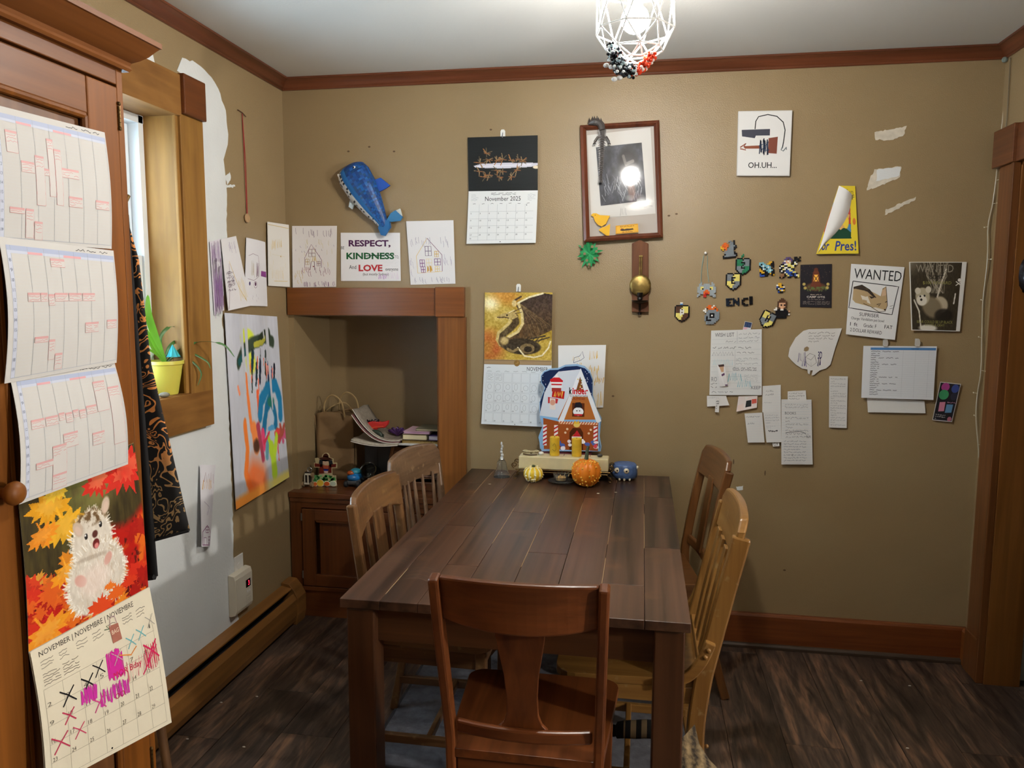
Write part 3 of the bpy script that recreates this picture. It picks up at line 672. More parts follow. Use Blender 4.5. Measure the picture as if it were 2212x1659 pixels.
# ================================================================== chairs
def cwood(key, dk, lt, **k):
    return {a: wood('chair_%s_%s' % (key, a), dk, lt, a, k.get('rough', .32), 55, 1.8, bump=.2, rand=.1, coat=k.get('coat', .3), wear=k.get('wear')) for a in 'XYZ'}
class Chair:
    """local frame: sitter faces +y, x across, seat top at .45"""
    def __init__(s, label, loc, rz, wd):
        s.t = thing('dining_chair', label, 'chair', loc, rz, 'chairs around the dining table'); s.w = wd
    def p(s, mb, name, ax, bevel=.004, smooth=None):
        o = mb.build(name, s.w[ax] if isinstance(ax, str) else ax, s.t, bevel=bevel, smooth=smooth); return o
    def seat(s, wf, wb, yf, yb, z=.45, t=.022, rad=.05):
        pts = []
        for cx_, cy_, a0 in ((wf-rad, yf-rad, 0), (-wf+rad, yf-rad, 90), (-wb+rad*.4, yb+rad*.4, 180), (wb-rad*.4, yb+rad*.4, 270)):
            r = rad if a0 < 180 else rad*.4
            for k in range(5):
                a = math.radians(a0+90*k/4); pts.append((cx_+r*math.cos(a), cy_+r*math.sin(a)))
        return s.p(MB().prism(pts, z-t, z, 'Z'), 'seat', 'Y', .006)
    def stile(s, x, path, w=.032, d=.024):
        return s.p(MB().beam(smooth_path([(x(p) if callable(x) else x, p[0], p[1]) for p in path], 5), d, w, (1, 0, 0)), 'back_post', 'Z', .006)
    def crest(s, w, y, z0, z1, th, bow, arch=0.0, lean=.26, flare=0.0, name='crest_rail', n=16, top=0.0, rnd_=0.0):
        m = MB(); vs = []
        for i in range(n+1):
            t = -1+2*i/n; x = t*w; yo = -bow*(1-t*t); zb = z0+arch*(1-t*t); zt = z1+top*(1-t*t)-rnd_*max(0, abs(t)-.86)**2*50
            for (zz, yy) in ((zb, 0), (zt, -lean*(zt-z0)), (zt, -lean*(zt-z0)-th), (zb, -th)):
                vs.append((x*(1+flare*(zz-z0)), y+yo+yy, zz))
        fs = [(i*4+j, i*4+(j+1) % 4, (i+1)*4+(j+1) % 4, (i+1)*4+j) for i in range(n) for j in range(4)]+[(3, 2, 1, 0), (n*4, n*4+1, n*4+2, n*4+3)]
        return s.p(m.add(vs, fs), name, 'X', .006)
    def bar(s, a, b, w, d, name, ax, up=(0, 0, 1), bevel=.003): return s.p(MB().beam([a, b], w, d, up), name, ax, bevel)

# --- nearest chair, seen from behind: vase splat
WA = cwood('dark_oak', '#4a2510', '#784220', wear=('#93612f', 40, .72))
c = Chair('dark reddish oak chair with a wide vase-shaped splat at the near table end', (1.375, -1.5, 0), 0, WA)
c.seat(.21, .185, .2, -.2, .452, .022, .045)
prA = [(-.235, 0), (-.2, .22), (-.185, .45), (-.205, .56), (-.262, .78), (-.29, .906)]
for sgn in (-1, 1): c.stile(lambda p, s=sgn: s*(.164+.022*p[1]/.9), prA, .036, .024)
c.crest(.175, -.245, .80, .907, .022, .028, arch=-.018, lean=.27, top=.004)
c.crest(.16, -.178, .49, .525, .018, .022, name='lower_rail', lean=.2)
Ms = Matrix.Translation((0, -.2, .51)) @ Matrix.Rotation(math.radians(12.5), 4, 'X')
sp = [(-.055, 0), (-.058, .01), (-.045, .025), (-.037, .05), (-.036, .1), (-.04, .16), (-.05, .22), (-.061, .3), (.061, .3), (.05, .22), (.04, .16), (.036, .1), (.037, .05), (.045, .025), (.058, .01), (.055, 0)]
c.p(MB().prism(sp, -.004, .007, 'Y', Ms), 'splat', 'Z', .002)
for sgn in (-1, 1):
    c.bar((sgn*.175, .165, 0), (sgn*.178, .165, .43), .036, .036, 'front_leg', 'Z', (1, 0, 0))
    c.bar((sgn*.185, .165, .405), (sgn*.172, -.18, .405), .05, .018, 'seat_rail', 'Y')
    c.bar((sgn*.178, .165, .16), (sgn*.17, -.205, .16), .03, .016, 'stretcher', 'Y')
c.bar((-.17, .168, .405), (.17, .168, .405), .05, .018, 'seat_rail', 'X'); c.bar((-.16, -.185, .405), (.16, -.185, .405), .045, .018, 'seat_rail', 'X')
c.bar((-.17, -.02, .16), (.17, -.02, .16), .025, .016, 'stretcher', 'X')

# --- near left chair: worn arched crest over a broad splat
WB = cwood('worn_brown', '#452c18', '#765333', wear=('#84663f', 30, .6))
c = Chair('worn brown chair with arched crest rail at the near left table side', (.99, -.965, 0), -PI/2, WB)
c.seat(.21, .19, .2, -.19, .452, .022, .05)
prB = [(-.24, 0), (-.2, .22), (-.18, .45), (-.19, .55), (-.215, .74), (-.232, .88)]
for sgn in (-1, 1): c.stile(lambda p, s=sgn: s*(.186+.026*p[1]/.9), prB, .03, .026)
c.crest(.216, -.2, .765, .895, .022, .024, arch=.035, lean=.14, top=.012, rnd_=.02)
c.bar((0, -.178, .47), (0, -.226, .81), .085, .01, 'splat', 'Z', (1, 0, 0))
for sgn in (-1, 1): c.bar((sgn*.105, -.178, .47), (sgn*.112, -.222, .80), .03, .01, 'slat', 'Z', (1, 0, 0))
c.bar((-.18, -.182, .48), (.18, -.182, .48), .032, .02, 'lower_rail', 'X')
for sgn in (-1, 1):
    c.bar((sgn*.185, .17, 0), (sgn*.185, .17, .43), .034, .034, 'front_leg', 'Z', (1, 0, 0))
    c.bar((sgn*.188, .17, .4), (sgn*.18, -.18, .4), .055, .018, 'seat_rail', 'Y'); c.bar((sgn*.185, .17, .12), (sgn*.185, -.215, .12), .028, .02, 'stretcher', 'Y')
c.bar((-.18, .17, .4), (.18, .17, .4), .055, .018, 'seat_rail', 'X'); c.bar((-.18, 0, .125), (.18, 0, .125), .025, .018, 'stretcher', 'X')

# --- far left chair: scooped crest and spindles
WC = cwood('faded_brown', '#4c3724', '#80634a', wear=('#8f765a', 34, .62))
ac = math.atan2(.065, .39)
c = Chair('faded brown spindle-back chair with scooped crest at the far left table side', (.965, -.50, 0), -PI/2-ac, WC)
c.seat(.205, .19, .2, -.19, .452, .024, .07)
c.crest(.212, -.196, .775, .9, .02, .026, arch=.012, lean=.17, top=.02, rnd_=.03, flare=.2)
for sgn in (-1, 1):
    c.p(MB().tube(smooth_path([(sgn*.178, -.165, .45), (sgn*.186, -.185, .6), (sgn*.198, -.212, .82)], 4), .013, 10, [.8+.5*math.sin(PI*i/8) for i in range(9)]), 'back_post', 'Z', 0, 50)
for k in range(5):
    t = -1+.5*k; x = t*.118
    c.p(MB().tube([(x*.95, -.168-.012*(1-t*t), .45), (x, -.185-.018*(1-t*t), .6), (x*1.08, -.207-.022*(1-t*t), .8)], .0075, 8, [.8, 1.3, .8]), 'spindle', 'Z', 0, 50)
for sgn in (-1, 1):
    c.p(MB().tube([(sgn*.2, .17, 0), (sgn*.185, .15, .22), (sgn*.165, .13, .44)], .017, 10, [.65, 1.15, .85]), 'front_leg', 'Z', 0, 50)
    c.p(MB().tube([(sgn*.2, -.21, 0), (sgn*.185, -.175, .22), (sgn*.165, -.15, .44)], .017, 10, [.65, 1.15, .85]), 'rear_leg', 'Z', 0, 50)
    c.p(MB().tube([(sgn*.19, .157, .16), (sgn*.19, -.187, .16)], .01, 8), 'stretcher', 'Y', 0, 50)
c.p(MB().tube([(-.19, .16, .2), (.19, .16, .2)], .01, 8), 'stretcher', 'X', 0, 50)

# --- near right chair: honey oak, slatted, hip braces
WD = cwood('honey_oak', '#68441c', '#8f6835', wear=('#8e7650', 26, .62))
c = Chair('honey oak slat-back chair with curved hip braces at the near right table side', (1.61, -1.075, 0), PI/2, WD)
c.seat(.205, .19, .21, -.19, .452, .024, .06)
prD = [(-.23, 0), (-.198, .15), (-.19, .3), (-.205, .45), (-.225, .55), (-.262, .72), (-.296, .87)]
for sgn in (-1, 1): c.stile(lambda p, s=sgn: s*.19, prD, .05, .026)
c.crest(.2, -.262, .795, .915, .024, .012, arch=.0, lean=.22, top=.012, rnd_=.03)
for k in range(3):
    x = -.09+.09*k; c.p(MB().beam(smooth_path([(x, -.2, .47), (x, -.228, .62), (x, -.268, .81)], 4), .045, .01, (1, 0, 0)), 'slat', 'Z', .002)
c.bar((-.18, -.204, .475), (.18, -.204, .475), .035, .02, 'lower_rail', 'X')
for sgn in (-1, 1):
    br = c.p(MB().beam(smooth_path([(sgn*.21, -.222, .575), (sgn*.21, -.2, .52), (sgn*.21, -.16, .47), (sgn*.21, -.09, .445)], 5), .02, .03, (1, 0, 0)), 'hip_brace', 'Y', .004)
    for (yy, zz) in ((-.216, .555), (-.208, .535)):
        sb = MB().ball((sgn*.222, yy, zz), (.005, .007, .007), 8, 6).build('screw_plug', WD['Y'], br, smooth=60)
    c.bar((sgn*.185, .175, 0), (sgn*.185, .175, .43), .034, .034, 'front_leg', 'Z', (1, 0, 0))
    c.bar((sgn*.188, .17, .405), (sgn*.182, -.19, .405), .05, .018, 'seat_rail', 'Y'); c.bar((sgn*.185, .17, .15), (sgn*.185, -.19, .15), .028, .018, 'stretcher', 'Y')
c.bar((-.18, .172, .405), (.18, .172, .405), .05, .018, 'seat_rail', 'X'); c.bar((-.18, 0, .155), (.18, 0, .155), .025, .018, 'stretcher', 'X')
c.p(MB().ball((-.19, -.222, .26), .006, 8, 6), 'wooden_peg', 'X', 0, 60)

# --- far right chair: open back with single splat
WE = cwood('mid_brown', '#4d2e15', '#7a4e27', wear=('#8a6a42', 26, .68))
ae = math.atan2(.053, .34)
c = Chair('mid brown open-back chair with rounded crest at the far right table side', (1.66, -.36, 0), PI/2+ae, WE)
c.seat(.2, .185, .2, -.185, .452, .024, .06)
prE = [(-.285, 0), (-.235, .18), (-.195, .42), (-.205, .55), (-.24, .75), (-.27, .88)]
for sgn in (-1, 1): c.stile(lambda p, s=sgn: s*.178, prE, .034, .026)
c.crest(.188, -.232, .80, .915, .022, .014, arch=0, lean=.24, top=.01, rnd_=.03)
c.crest(.17, -.196, .5, .535, .018, .012, lean=.15, name='lower_rail')
c.bar((0, -.208, .52), (0, -.252, .82), .07, .01, 'splat', 'Z', (1, 0, 0))
for sgn in (-1, 1):
    c.bar((sgn*.175, .168, 0), (sgn*.175, .168, .43), .034, .034, 'front_leg', 'Z', (1, 0, 0))
    c.bar((sgn*.182, .165, .405), (sgn*.175, -.185, .405), .05, .018, 'seat_rail', 'Y'); c.bar((sgn*.18, .165, .17), (sgn*.178, -.23, .17), .026, .018, 'stretcher', 'Y')
c.bar((-.17, .166, .405), (.17, .166, .405), .05, .018, 'seat_rail', 'X')

# added fill light, unseen behind the viewer, built as a ceiling fixture
cl = thing('ceiling_fill_light', 'added round white ceiling fill light, unseen behind the viewer', 'lamp', (1.7, -3.95, H-.08))
fill_dome = bpy.data.materials.new('lit_fill_dome'); fill_dome.use_nodes = True; b = fill_dome.node_tree.nodes['Principled BSDF']
b.inputs['Base Color'].default_value = (.9, .9, .88, 1); b.inputs['Emission Color'].default_value = (*BULB_COLOR, 1); b.inputs['Emission Strength'].default_value = FILL_STRENGTH
part(MB().lathe([(0, -.075), (.06, -.07), (.11, -.052), (.135, -.025), (.14, -.012)], (1.7, -3.95, H), 28), 'fill_dome', fill_dome, cl, smooth=60)
part(MB().lathe([(.14, -.014), (.15, -.014), (.152, 0), (0, 0)], (1.7, -3.95, H), 28), 'rim', mat('white_enamel', '#e4e2de', .4), cl, smooth=40)

# added unseen floor lamp, placed to throw the chair-back shadows on the left wall
fl_ = thing('added_floor_lamp', 'added unseen floor lamp with a round bare bulb in the adjoining room', 'lamp', (4.3, -2.55, 0))
fm = bpy.data.materials.new('lit_added_globe'); fm.use_nodes = True; b = fm.node_tree.nodes['Principled BSDF']; b.inputs['Emission Color'].default_value = (*BULB_COLOR, 1); b.inputs['Emission Strength'].default_value = ADDED_LAMP_STRENGTH
part(MB().ball((4.3, -2.55, 1.62), .06, 20, 14), 'globe', fm, fl_, smooth=60)
part(MB().tube([(4.3, -2.55, .02), (4.3, -2.55, 1.57)], .012, 10), 'pole', mat('lamp_pole', '#2a2a2c', .4), fl_)
part(MB().lathe([(0, 0), (.14, 0), (.14, .012), (.03, .022), (0, .022)], (4.3, -2.55, .001), 24), 'base', mat('lamp_pole', '#2a2a2c', .4), fl_, smooth=40)

# ================================================================== sheets and calendar on the tall cabinet
def schedule(boxes, seed):
    A = [('r', 4, 5, 99, 8.5, '#aab4cf'), ('r', 4, 8.5, 99, 10.5, '#c3c9da'), ('r', 20, 8.6, 32, 10.4, '#d9a3a8'), ('r', 50, 8.6, 66, 10.4, '#d9a3a8'), ('r', 4, 10, 7, 97, '#c6cbdc')]
    A += [('w', 62, 1.5, 96, 4.5, 1, .5, '#3a3a3a', seed)]
    for i in range(8): A.append(('l', [(7+13.1*i, 5), (7+13.1*i, 97)], .25, '#9aa0a8'))
    for i in range(34): A.append(('l', [(7, 13+2.5*i), (99, 13+2.5*i)], .12, '#c9cccf'))
    for i in range(12): A.append(('t', '%d' % (8+i), 4.6, 14+6.9*i, 6.3, 16.4+6.9*i, '#6b7486'))
    A.append(('l', [(4, 97), (99, 97)], .3, '#9ea6b6'))
    for k, (x0, y0, x1, y1) in enumerate(boxes):
        A += [('r', x0, y0, x1, y1, '#cdc9c6'), ('r', x0, y0, x1, min(y0+1.6, y1), '#d3a6a6'), ('w', x0+.6, y0+1.6, x1-.6, min(y1-.5, y0+9), max(1, int((min(y1, y0+9)-y0-2)/2)), .35, '#d08a8c', seed+k)]
        A += [('l', [(x0, y0), (x1, y0), (x1, y1), (x0, y1), (x0, y0)], .35, '#d69394')]
    return A
B1 = [(11, 17, 19.5, 33), (21, 38, 31, 46), (32, 32, 39, 70), (39, 41, 43, 46), (43, 17, 48, 62), (48.5, 24, 54, 68), (54, 38, 69, 45), (59, 60, 71, 68), (84, 60, 97, 67), (23, 74, 29, 96), (30, 83, 36, 97), (11, 74, 22, 78)]
B2 = [(38, 12, 50, 18), (16, 38, 26, 44), (26.5, 38, 32, 44), (33, 39, 38, 47), (38.5, 38, 50, 44), (51, 38, 63, 44), (64, 38, 76, 44), (66, 62, 79, 70), (88, 61, 98, 68), (21, 70, 32, 74), (33, 73, 38, 88), (39, 84, 45, 96)]
B3 = [(10, 37, 21, 44), (22, 37, 33, 44), (34, 36, 39, 42), (40, 37, 46, 45), (47, 36, 52, 42), (53, 37, 59, 44), (60, 35, 70, 42), (71, 15, 83, 42), (85, 22, 97, 76), (36, 54, 49, 66), (63, 60, 75, 71), (26, 62, 38, 86), (26, 86, 38, 98), (12, 72, 26, 77)]
def kquad(tr, br, w_, dz0=.0, dz1=.0):
    return [(.606, tr[0]-w_, tr[1]+dz0), (.606, tr[0], tr[1]), (.606, br[0], br[1]), (.606, br[0]-w_, br[1]+dz1)]
SG = 'printed week schedules taped to the tall cabinet'
q1 = kquad((-2.008,1.824), (-2.011,1.604), .272, -.01, -.004)
sheet('schedule_sheet', 'topmost printed week schedule with red boxes taped to the tall cabinet', 'paper', q1, NL, schedule(B1, 5), '#cbc9c6', lambda u, v: .006*math.sin(PI*v)+.004*u*v, group=SG)
q2 = kquad((-2.006,1.601), (-2.014,1.383), .272, .006, -.012)
sheet('schedule_sheet', 'middle printed week schedule between two others on the tall cabinet', 'paper', q2, NL, schedule(B2, 25), '#cbc9c6', lambda u, v: .012*math.sin(PI*v)*(1-.5*u)+.004, group=SG)
q3 = [(0.606,-2.27,1.382), (0.606,-2.015,1.384), (0.622,-2.012,1.18), (0.628,-2.292,1.173)]
sheet('schedule_sheet', 'lowest printed week schedule curling out above the hedgehog calendar', 'paper', q3, NL, schedule(B3, 45), '#cbc9c6', lambda u, v: .010*math.sin(PI*v), group=SG)
TAPE = mat('clear_tape', '#e6e4df', .3, Alpha=.45)

MAP_ = [(0, -1), (.1, -.6), (.3, -.72), (.27, -.4), (.62, -.6), (.55, -.36), (.95, -.28), (.7, -.08), (.84, .12), (.45, .12), (.52, .4), (.14, .26), (.05, .3), (.04, .75)]
MAP_ = MAP_+[(-a, b) for a, b in reversed(MAP_[1:])]
def maple(cx, cy, r, rot): c_, s_ = math.cos(rot), math.sin(rot); return [(cx+r*(a*c_-b*s_), cy+r*(a*s_+b*c_)*.85) for a, b in MAP_]
def hedgehog(U, V):
    n1 = vnoise(U, V, 6, 3); n2 = vnoise(U, V, 22, 9); n3 = vnoise(U*3, V*.6, 14, 21)
    im = np.zeros(U.shape+(3,)); base = np.stack([.16+.18*n3, .13+.16*n3, .07+.06*n3], -1); im += base
    im = paint(im, m_ell(U, V, .55, .1, .25, .22, 0, .8)*.55*n1*1.5, '#b8a860')
    im = paint(im, m_ell(U, V, .45, .22, .2, .25, 0, .9)*.5*n2*1.3, '#6d7a3a')
    # leaf bed
    bed = np.clip((V-.48-.25*(U-.5)*-1-.06*np.sin(U*9))*14, 0, 1)
    cols = paint(paint(np.full(im.shape, 0.)+np.array([.72, .09, .05]), np.clip((n1-.5)*8, 0, 1), '#e06a1c'), np.clip((n2-.6)*9, 0, 1), '#5a0f0c')
    im = im*(1-bed[..., None])+cols*bed[..., None]
    rr = random.Random(8)
    for k in range(34):
        x, y = rr.uniform(0, 1), rr.uniform(.55, 1.02); c_ = rr.choice(['#c8201a', '#d8321c', '#e56a1e', '#ee9022', '#a8140f', '#f0a83a'])
        im = paint(im, m_poly(U, V, maple(x, y, rr.uniform(.08, .17), rr.uniform(0, 6)))*.85, c_)
    for (x, y, r_, c_) in ((.22, .14, .2, '#f0a818'), (.3, .3, .2, '#f2b426'), (.14, .3, .14, '#ef8f1e'), (.28, .05, .14, '#e9c13a'), (.62, .12, .17, '#d8241a'), (.88, .12, .26, '#e02a20'), (.78, .02, .16, '#c81f1a'), (.12, .92, .2, '#f0a024'), (.3, .6, .16, '#f2a01e')):
        im = paint(im, m_poly(U, V, maple(x, y, r_, PI+.5*math.sin(x*40)))*(.8+.2*n2), c_)
        im = paint(im, m_poly(U, V, maple(x, y, r_*.6, PI+.5*math.sin(x*40)))*.25*n1*2, '#ffd890')
    # the animal
    a = np.arctan2(V-.72, U-.55); fur = .03*vnoise((a+4)*2, U*0+.3, 9, 5)
    body = np.maximum(m_ell(U, V, .54, .75, .25+0*U, .24, .1, .12), m_ell(U, V, .52, .5, .17, .2, 0, .12))
    edge = np.clip(body*1.6-fur*18*vnoise(U, V, 40, 2), 0, 1)
    f2 = vnoise(U*1.3, V*.7, 34, 11); wc = np.stack([.86+.12*f2, .82+.13*f2, .76+.14*f2], -1)-.06
    im = im*(1-edge[..., None])+wc*edge[..., None]
    for k in range(420):
        a_ = rr.uniform(0, 2*PI); big = rr.random() < .6; cx_, cy_, rx_, ry_ = (.54, .75, .25, .24) if big else (.52, .5, .17, .2)
        x, y = cx_+rx_*.92*math.cos(a_), cy_+ry_*.92*math.sin(a_)
        if y > .93 or (not big and y > .6): continue
        L_ = rr.uniform(.02, .055); im = paint(im, m_line(U, V, [(x, y), (x+L_*math.cos(a_+rr.uniform(-.5, .5)), y+L_*math.sin(a_+.3+rr.uniform(-.5, .5)))], .0035)*.85, rr.choice(['#f4efe6', '#e6dccb', '#cfc0a8', '#fbf8f2']))
    for k in range(260):
        x, y = rr.uniform(.36, .74), rr.uniform(.5, .95)
        if ((x-.54)/.22)**2+((y-.74)/.22)**2 > 1: continue
        im = paint(im, m_line(U, V, [(x, y), (x+rr.uniform(-.02, .02), y+rr.uniform(.02, .05))], .003)*.5, rr.choice(['#fffdf8', '#d8c8b2', '#c4b298', '#f2ebdf']))
    q = m_ell(U, V, .53, .34, .15, .055, .05, .5)*np.clip((vnoise(U, V, 45, 7)-.38)*5, 0, 1); im = paint(im, q, '#6d5233')
    for x, y, r_ in ((.41, .38, -.5), (.66, .31, .4)):
        im = paint(im, m_ell(U, V, x, y, .036, .056, r_, .3), '#cbb6a2'); im = paint(im, m_ell(U, V, x, y+.01, .02, .036, r_, .4), '#d8bfae')
    for x, y in ((.47, .45), (.6, .415)):
        im = paint(im, m_ell(U, V, x, y, .014, .02, 0, .25), '#15100e'); im = paint(im, m_ell(U, V, x-.004, y-.008, .006, .006, 0, .3), '#ffffff')
    im = paint(im, m_ell(U, V, .545, .46, .024, .024, 0, .25), '#5a2e28'); im = paint(im, m_ell(U, V, .548, .525, .03, .032, 0, .2), '#6a1f1e'); im = paint(im, m_ell(U, V, .55, .54, .018, .018, 0, .3), '#e08a88')
    for x, y, rx, ry, rt_ in ((.4, .72, .055, .035, .7), (.64, .66, .045, .03, -.9)): im = paint(im, m_ell(U, V, x, y, rx, ry, rt_, .3), '#d9a79a')
    im = paint(im, m_ell(U, V, .52, .76, .12, .1, 0, .7)*.5, '#f3dcd2'); im = paint(im, m_ell(U, V, .5, .6, .14, .015, .1, .8)*.35, '#8a7560')
    for (x, y, r_, c_) in ((.55, .97, .13, '#e04a1e'), (.7, .93, .1, '#e8661f'), (.82, .9, .09, '#d83a1a'), (.64, .86, .06, '#ec7a24')):
        im = paint(im, m_poly(U, V, maple(x, y, r_, .3*math.sin(x*50))), c_)
    return im
hq = [(0.61,-2.275,1.182), (0.61,-1.975,1.216), (0.614,-1.958,0.905), (0.614,-2.279,0.913)]
hc = sheet('wall_calendar', 'open wall calendar with a white hedgehog photo above a scribbled November page', 'calendar', hq, NL, [('g', hedgehog, 0, 0, 100, 100, 170, 200)], '#d8d2b8', lambda u, v: .004*math.sin(PI*v), part='hedgehog_picture')
P2 = Sheet([(0.614,-2.279,0.913), (0.614,-1.958,0.905), (0.65,-1.957,0.607), (0.64,-2.292,0.676)], NL, lambda u, v: .003+.006*math.sin(PI*v)-.01*u*v*(1-v))
pg = MB().grid(lambda u, v: P2.P(u, v), 12, 12).grid(lambda u, v: P2.P(u, v, -.003), 12, 12)
hb = Vector(hc.location)
pgo = pg.build('month_page', mat('paper_cream', '#dfd6c0', .75, spec=.25), hc, smooth=40); pgo.data.transform(Matrix.Translation(-hb))
A = [('t', 'NOVEMBER | NOVEMBRE | NOVIEMBRE', 5, 3, 82, 8, '#3d3a34')]
for k in range(7):
    x = 5+13*k; A += [('w', x, 9.5, x+9, 16, 3, .5, '#8b8577', k)]
for k in range(8): A.append(('l', [(4+13.1*k, 30 if k < 7 else 18), (4+13.1*k, 97)], .25, '#a39c8c'))
for k in range(6): A.append(('l', [(4, 30+13.4*k), (96, 30+13.4*k)], .25, '#a39c8c'))
days = [(0, 2), (1, 3), (2, 4), (3, 5), (4, 6), (5, 7), (6, 8)]
for r_ in range(4):
    for k in range(7):
        n_ = 2+k+7*r_; A.append(('t', '%d' % n_, 5+13.1*k, 40+13.4*r_, 8+13.1*k, 43+13.4*r_, '#6d675b'))
A.append(('t', '1', 92, 24, 93.2, 27, '#6d675b'))
for k in range(2): A += [('w', 5+14*k, 19, 17+14*k, 28, 5, .5, '#837c6e', 30+k)]
for (x, y, s_, c_, w_) in ((14, 37, 11, '#17151a', 1.1), (30, 36, 10, '#17151a', 1.1), (40, 31, 9, '#17151a', .9), (14, 52, 9, '#c2385a', 1), (5, 66, 12, '#c2385a', 1), (20, 66, 9, '#d0486a', .8), (84, 36, 13, '#d3265e', 1.3), (70, 25, 8, '#6fb7bd', .8), (80, 23, 8, '#6fb7bd', .8), (90, 18, 8, '#a8a49a', .6), (36, 54, 10, '#d0408a', .9), (56, 30, 9, '#b8b2a6', .6)):
    A += [('l', [(x, y), (x+s_*.45, y+s_*.4), (x+s_, y+s_)], w_, c_), ('l', [(x+s_*.95, y), (x+s_*.5, y+s_*.5), (x+.1*s_, y+s_*1.05)], w_, c_)]
A += [('z', 29, 44, 40, 54, 34, 1.8, '#c832a0', 3), ('z', 52, 30, 64, 48, 40, 1.8, '#d02a9a', 4), ('z', 42, 52, 66, 62, 44, 1.8, '#c832a0', 5), ('z', 66, 42, 92, 55, 20, .7, '#d82a68', 6), ('z', 84, 38, 96, 54, 16, .7, '#d3204a', 7)]
A += [('t', 'MOR Bday', 55, 44, 80, 50, '#c81e4a'), ('t', 'OO', 54, 59, 62, 63, '#a01e3a'), ('l', [(80, 56), (96, 40)], 1, '#d3265e'), ('l', [(62, 34), (72, 38), (78, 34)], .9, '#e08a3a')]
A += [('p', [(58, 11), (66, 12), (67, 24), (59, 24)], '#a86a5a'), ('l', [(59, 12), (60, 6), (64, 6), (65, 12)], .8, '#b89a9a'), ('t', 'BAG', 59.5, 15, 65.5, 18, '#e8d8c0'), ('l', [(56, 10), (58, 13), (54, 12)], .8, '#5a6a50')]
A += [('e', 47, 95.5, .7, .7, '#141210')]
pr = MB(); draw(pr, P2, A); pro = pr.build('print', ink_mat(), pgo, recalc=False, colors=True); pro.data.transform(Matrix.Translation(-hb))

# ================================================================== garments hanging at the end of the cabinet
def pat_mat():
    m = bpy.data.materials.new('patterned_cloth'); m.use_nodes = True; nt = m.node_tree; N = nt.nodes.new; Lk = nt.links.new; b = nt.nodes['Principled BSDF']
    b.inputs['Roughness'].default_value = .8
    tc = N('ShaderNodeTexCoord'); mp = N('ShaderNodeMapping'); mp.inputs['Scale'].default_value = (1, .35, 1); Lk(tc.outputs['Object'], mp.inputs[0])
    n = N('ShaderNodeTexNoise'); n.inputs['Scale'].default_value = 16; n.inputs['Detail'].default_value = 1.5; n.inputs['Distortion'].default_value = 1.6; Lk(mp.outputs[0], n.inputs['Vector'])
    mu = N('ShaderNodeMath'); mu.operation = 'MULTIPLY'; mu.inputs[1].default_value = 46; Lk(n.outputs['Fac'], mu.inputs[0])
    si = N('ShaderNodeMath'); si.operation = 'SINE'; Lk(mu.outputs[0], si.inputs[0])
    r = N('ShaderNodeValToRGB'); e = r.color_ramp.elements; e[0].position = .55; e[0].color = (0, 0, 0, 1); e[1].position = .62; e[1].color = (1, 1, 1, 1)
    Lk(si.outputs[0], r.inputs[0])
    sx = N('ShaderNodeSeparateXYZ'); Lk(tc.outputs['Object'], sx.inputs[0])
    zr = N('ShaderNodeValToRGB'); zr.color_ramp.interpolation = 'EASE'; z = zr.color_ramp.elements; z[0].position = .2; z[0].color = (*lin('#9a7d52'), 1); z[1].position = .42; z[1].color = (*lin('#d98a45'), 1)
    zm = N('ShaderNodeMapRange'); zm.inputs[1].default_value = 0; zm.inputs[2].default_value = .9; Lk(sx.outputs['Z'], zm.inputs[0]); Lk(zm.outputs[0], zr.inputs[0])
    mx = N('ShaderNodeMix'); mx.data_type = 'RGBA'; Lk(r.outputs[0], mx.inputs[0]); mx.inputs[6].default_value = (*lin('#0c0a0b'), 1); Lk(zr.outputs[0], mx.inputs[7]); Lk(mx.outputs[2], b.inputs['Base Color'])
    return m
g1 = MB(); gx = [(.40, .418, 1.70), (.25, .447, 1.60), (.2, .47, 1.35), (.18, .515, 1.15), (.16, .558, .95)]
def garm(u, v):
    k = min(int(v*4), 3); f = v*4-k; a, b_ = gx[k], gx[k+1]; x0 = a[0]+(b_[0]-a[0])*f; x1 = a[1]+(b_[1]-a[1])*f; z = a[2]+(b_[2]-a[2])*f-.11*(1-u)*v
    return Vector((x0+(x1-x0)*u, -1.70+.02*math.sin(u*7)*v-.03*u*v, z))
g1.grid(garm, 20, 24)
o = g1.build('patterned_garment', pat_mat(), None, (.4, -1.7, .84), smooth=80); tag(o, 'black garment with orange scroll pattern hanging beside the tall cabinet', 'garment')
o.modifiers.new('thick', 'SOLIDIFY').thickness = .006
hem = MB().tube([garm(i/20, 1)+Vector((0, -.002, .001)) for i in range(21)], .004, 6).build('hem', mat('black_cloth', '#0d0c0e', .9), o); hem.data.transform(Matrix.Translation((-.4, 1.7, -.84)))
g2 = MB(); 
def garm2(u, v): return Vector((.28+.172*u+.03*u*v, -1.735+.012*math.sin(u*9+2), 1.70-.86*v-.05*(1-u)*v))
g2.grid(garm2, 14, 14)
o = g2.build('black_garment', mat('black_cloth', '#0d0c0e', .9), None, (.37, -1.735, .79), smooth=80); tag(o, 'plain black garment hanging between the cabinet and the patterned one', 'garment')
o.modifiers.new('thick', 'SOLIDIFY').thickness = .01
cf = MB().tube([garm2(i/14, 1)+Vector((0, -.002, .001)) for i in range(15)], .007, 6).build('cuff', mat('black_cloth', '#0d0c0e', .9), o); cf.data.transform(Matrix.Translation((-.37, 1.735, -.79)))

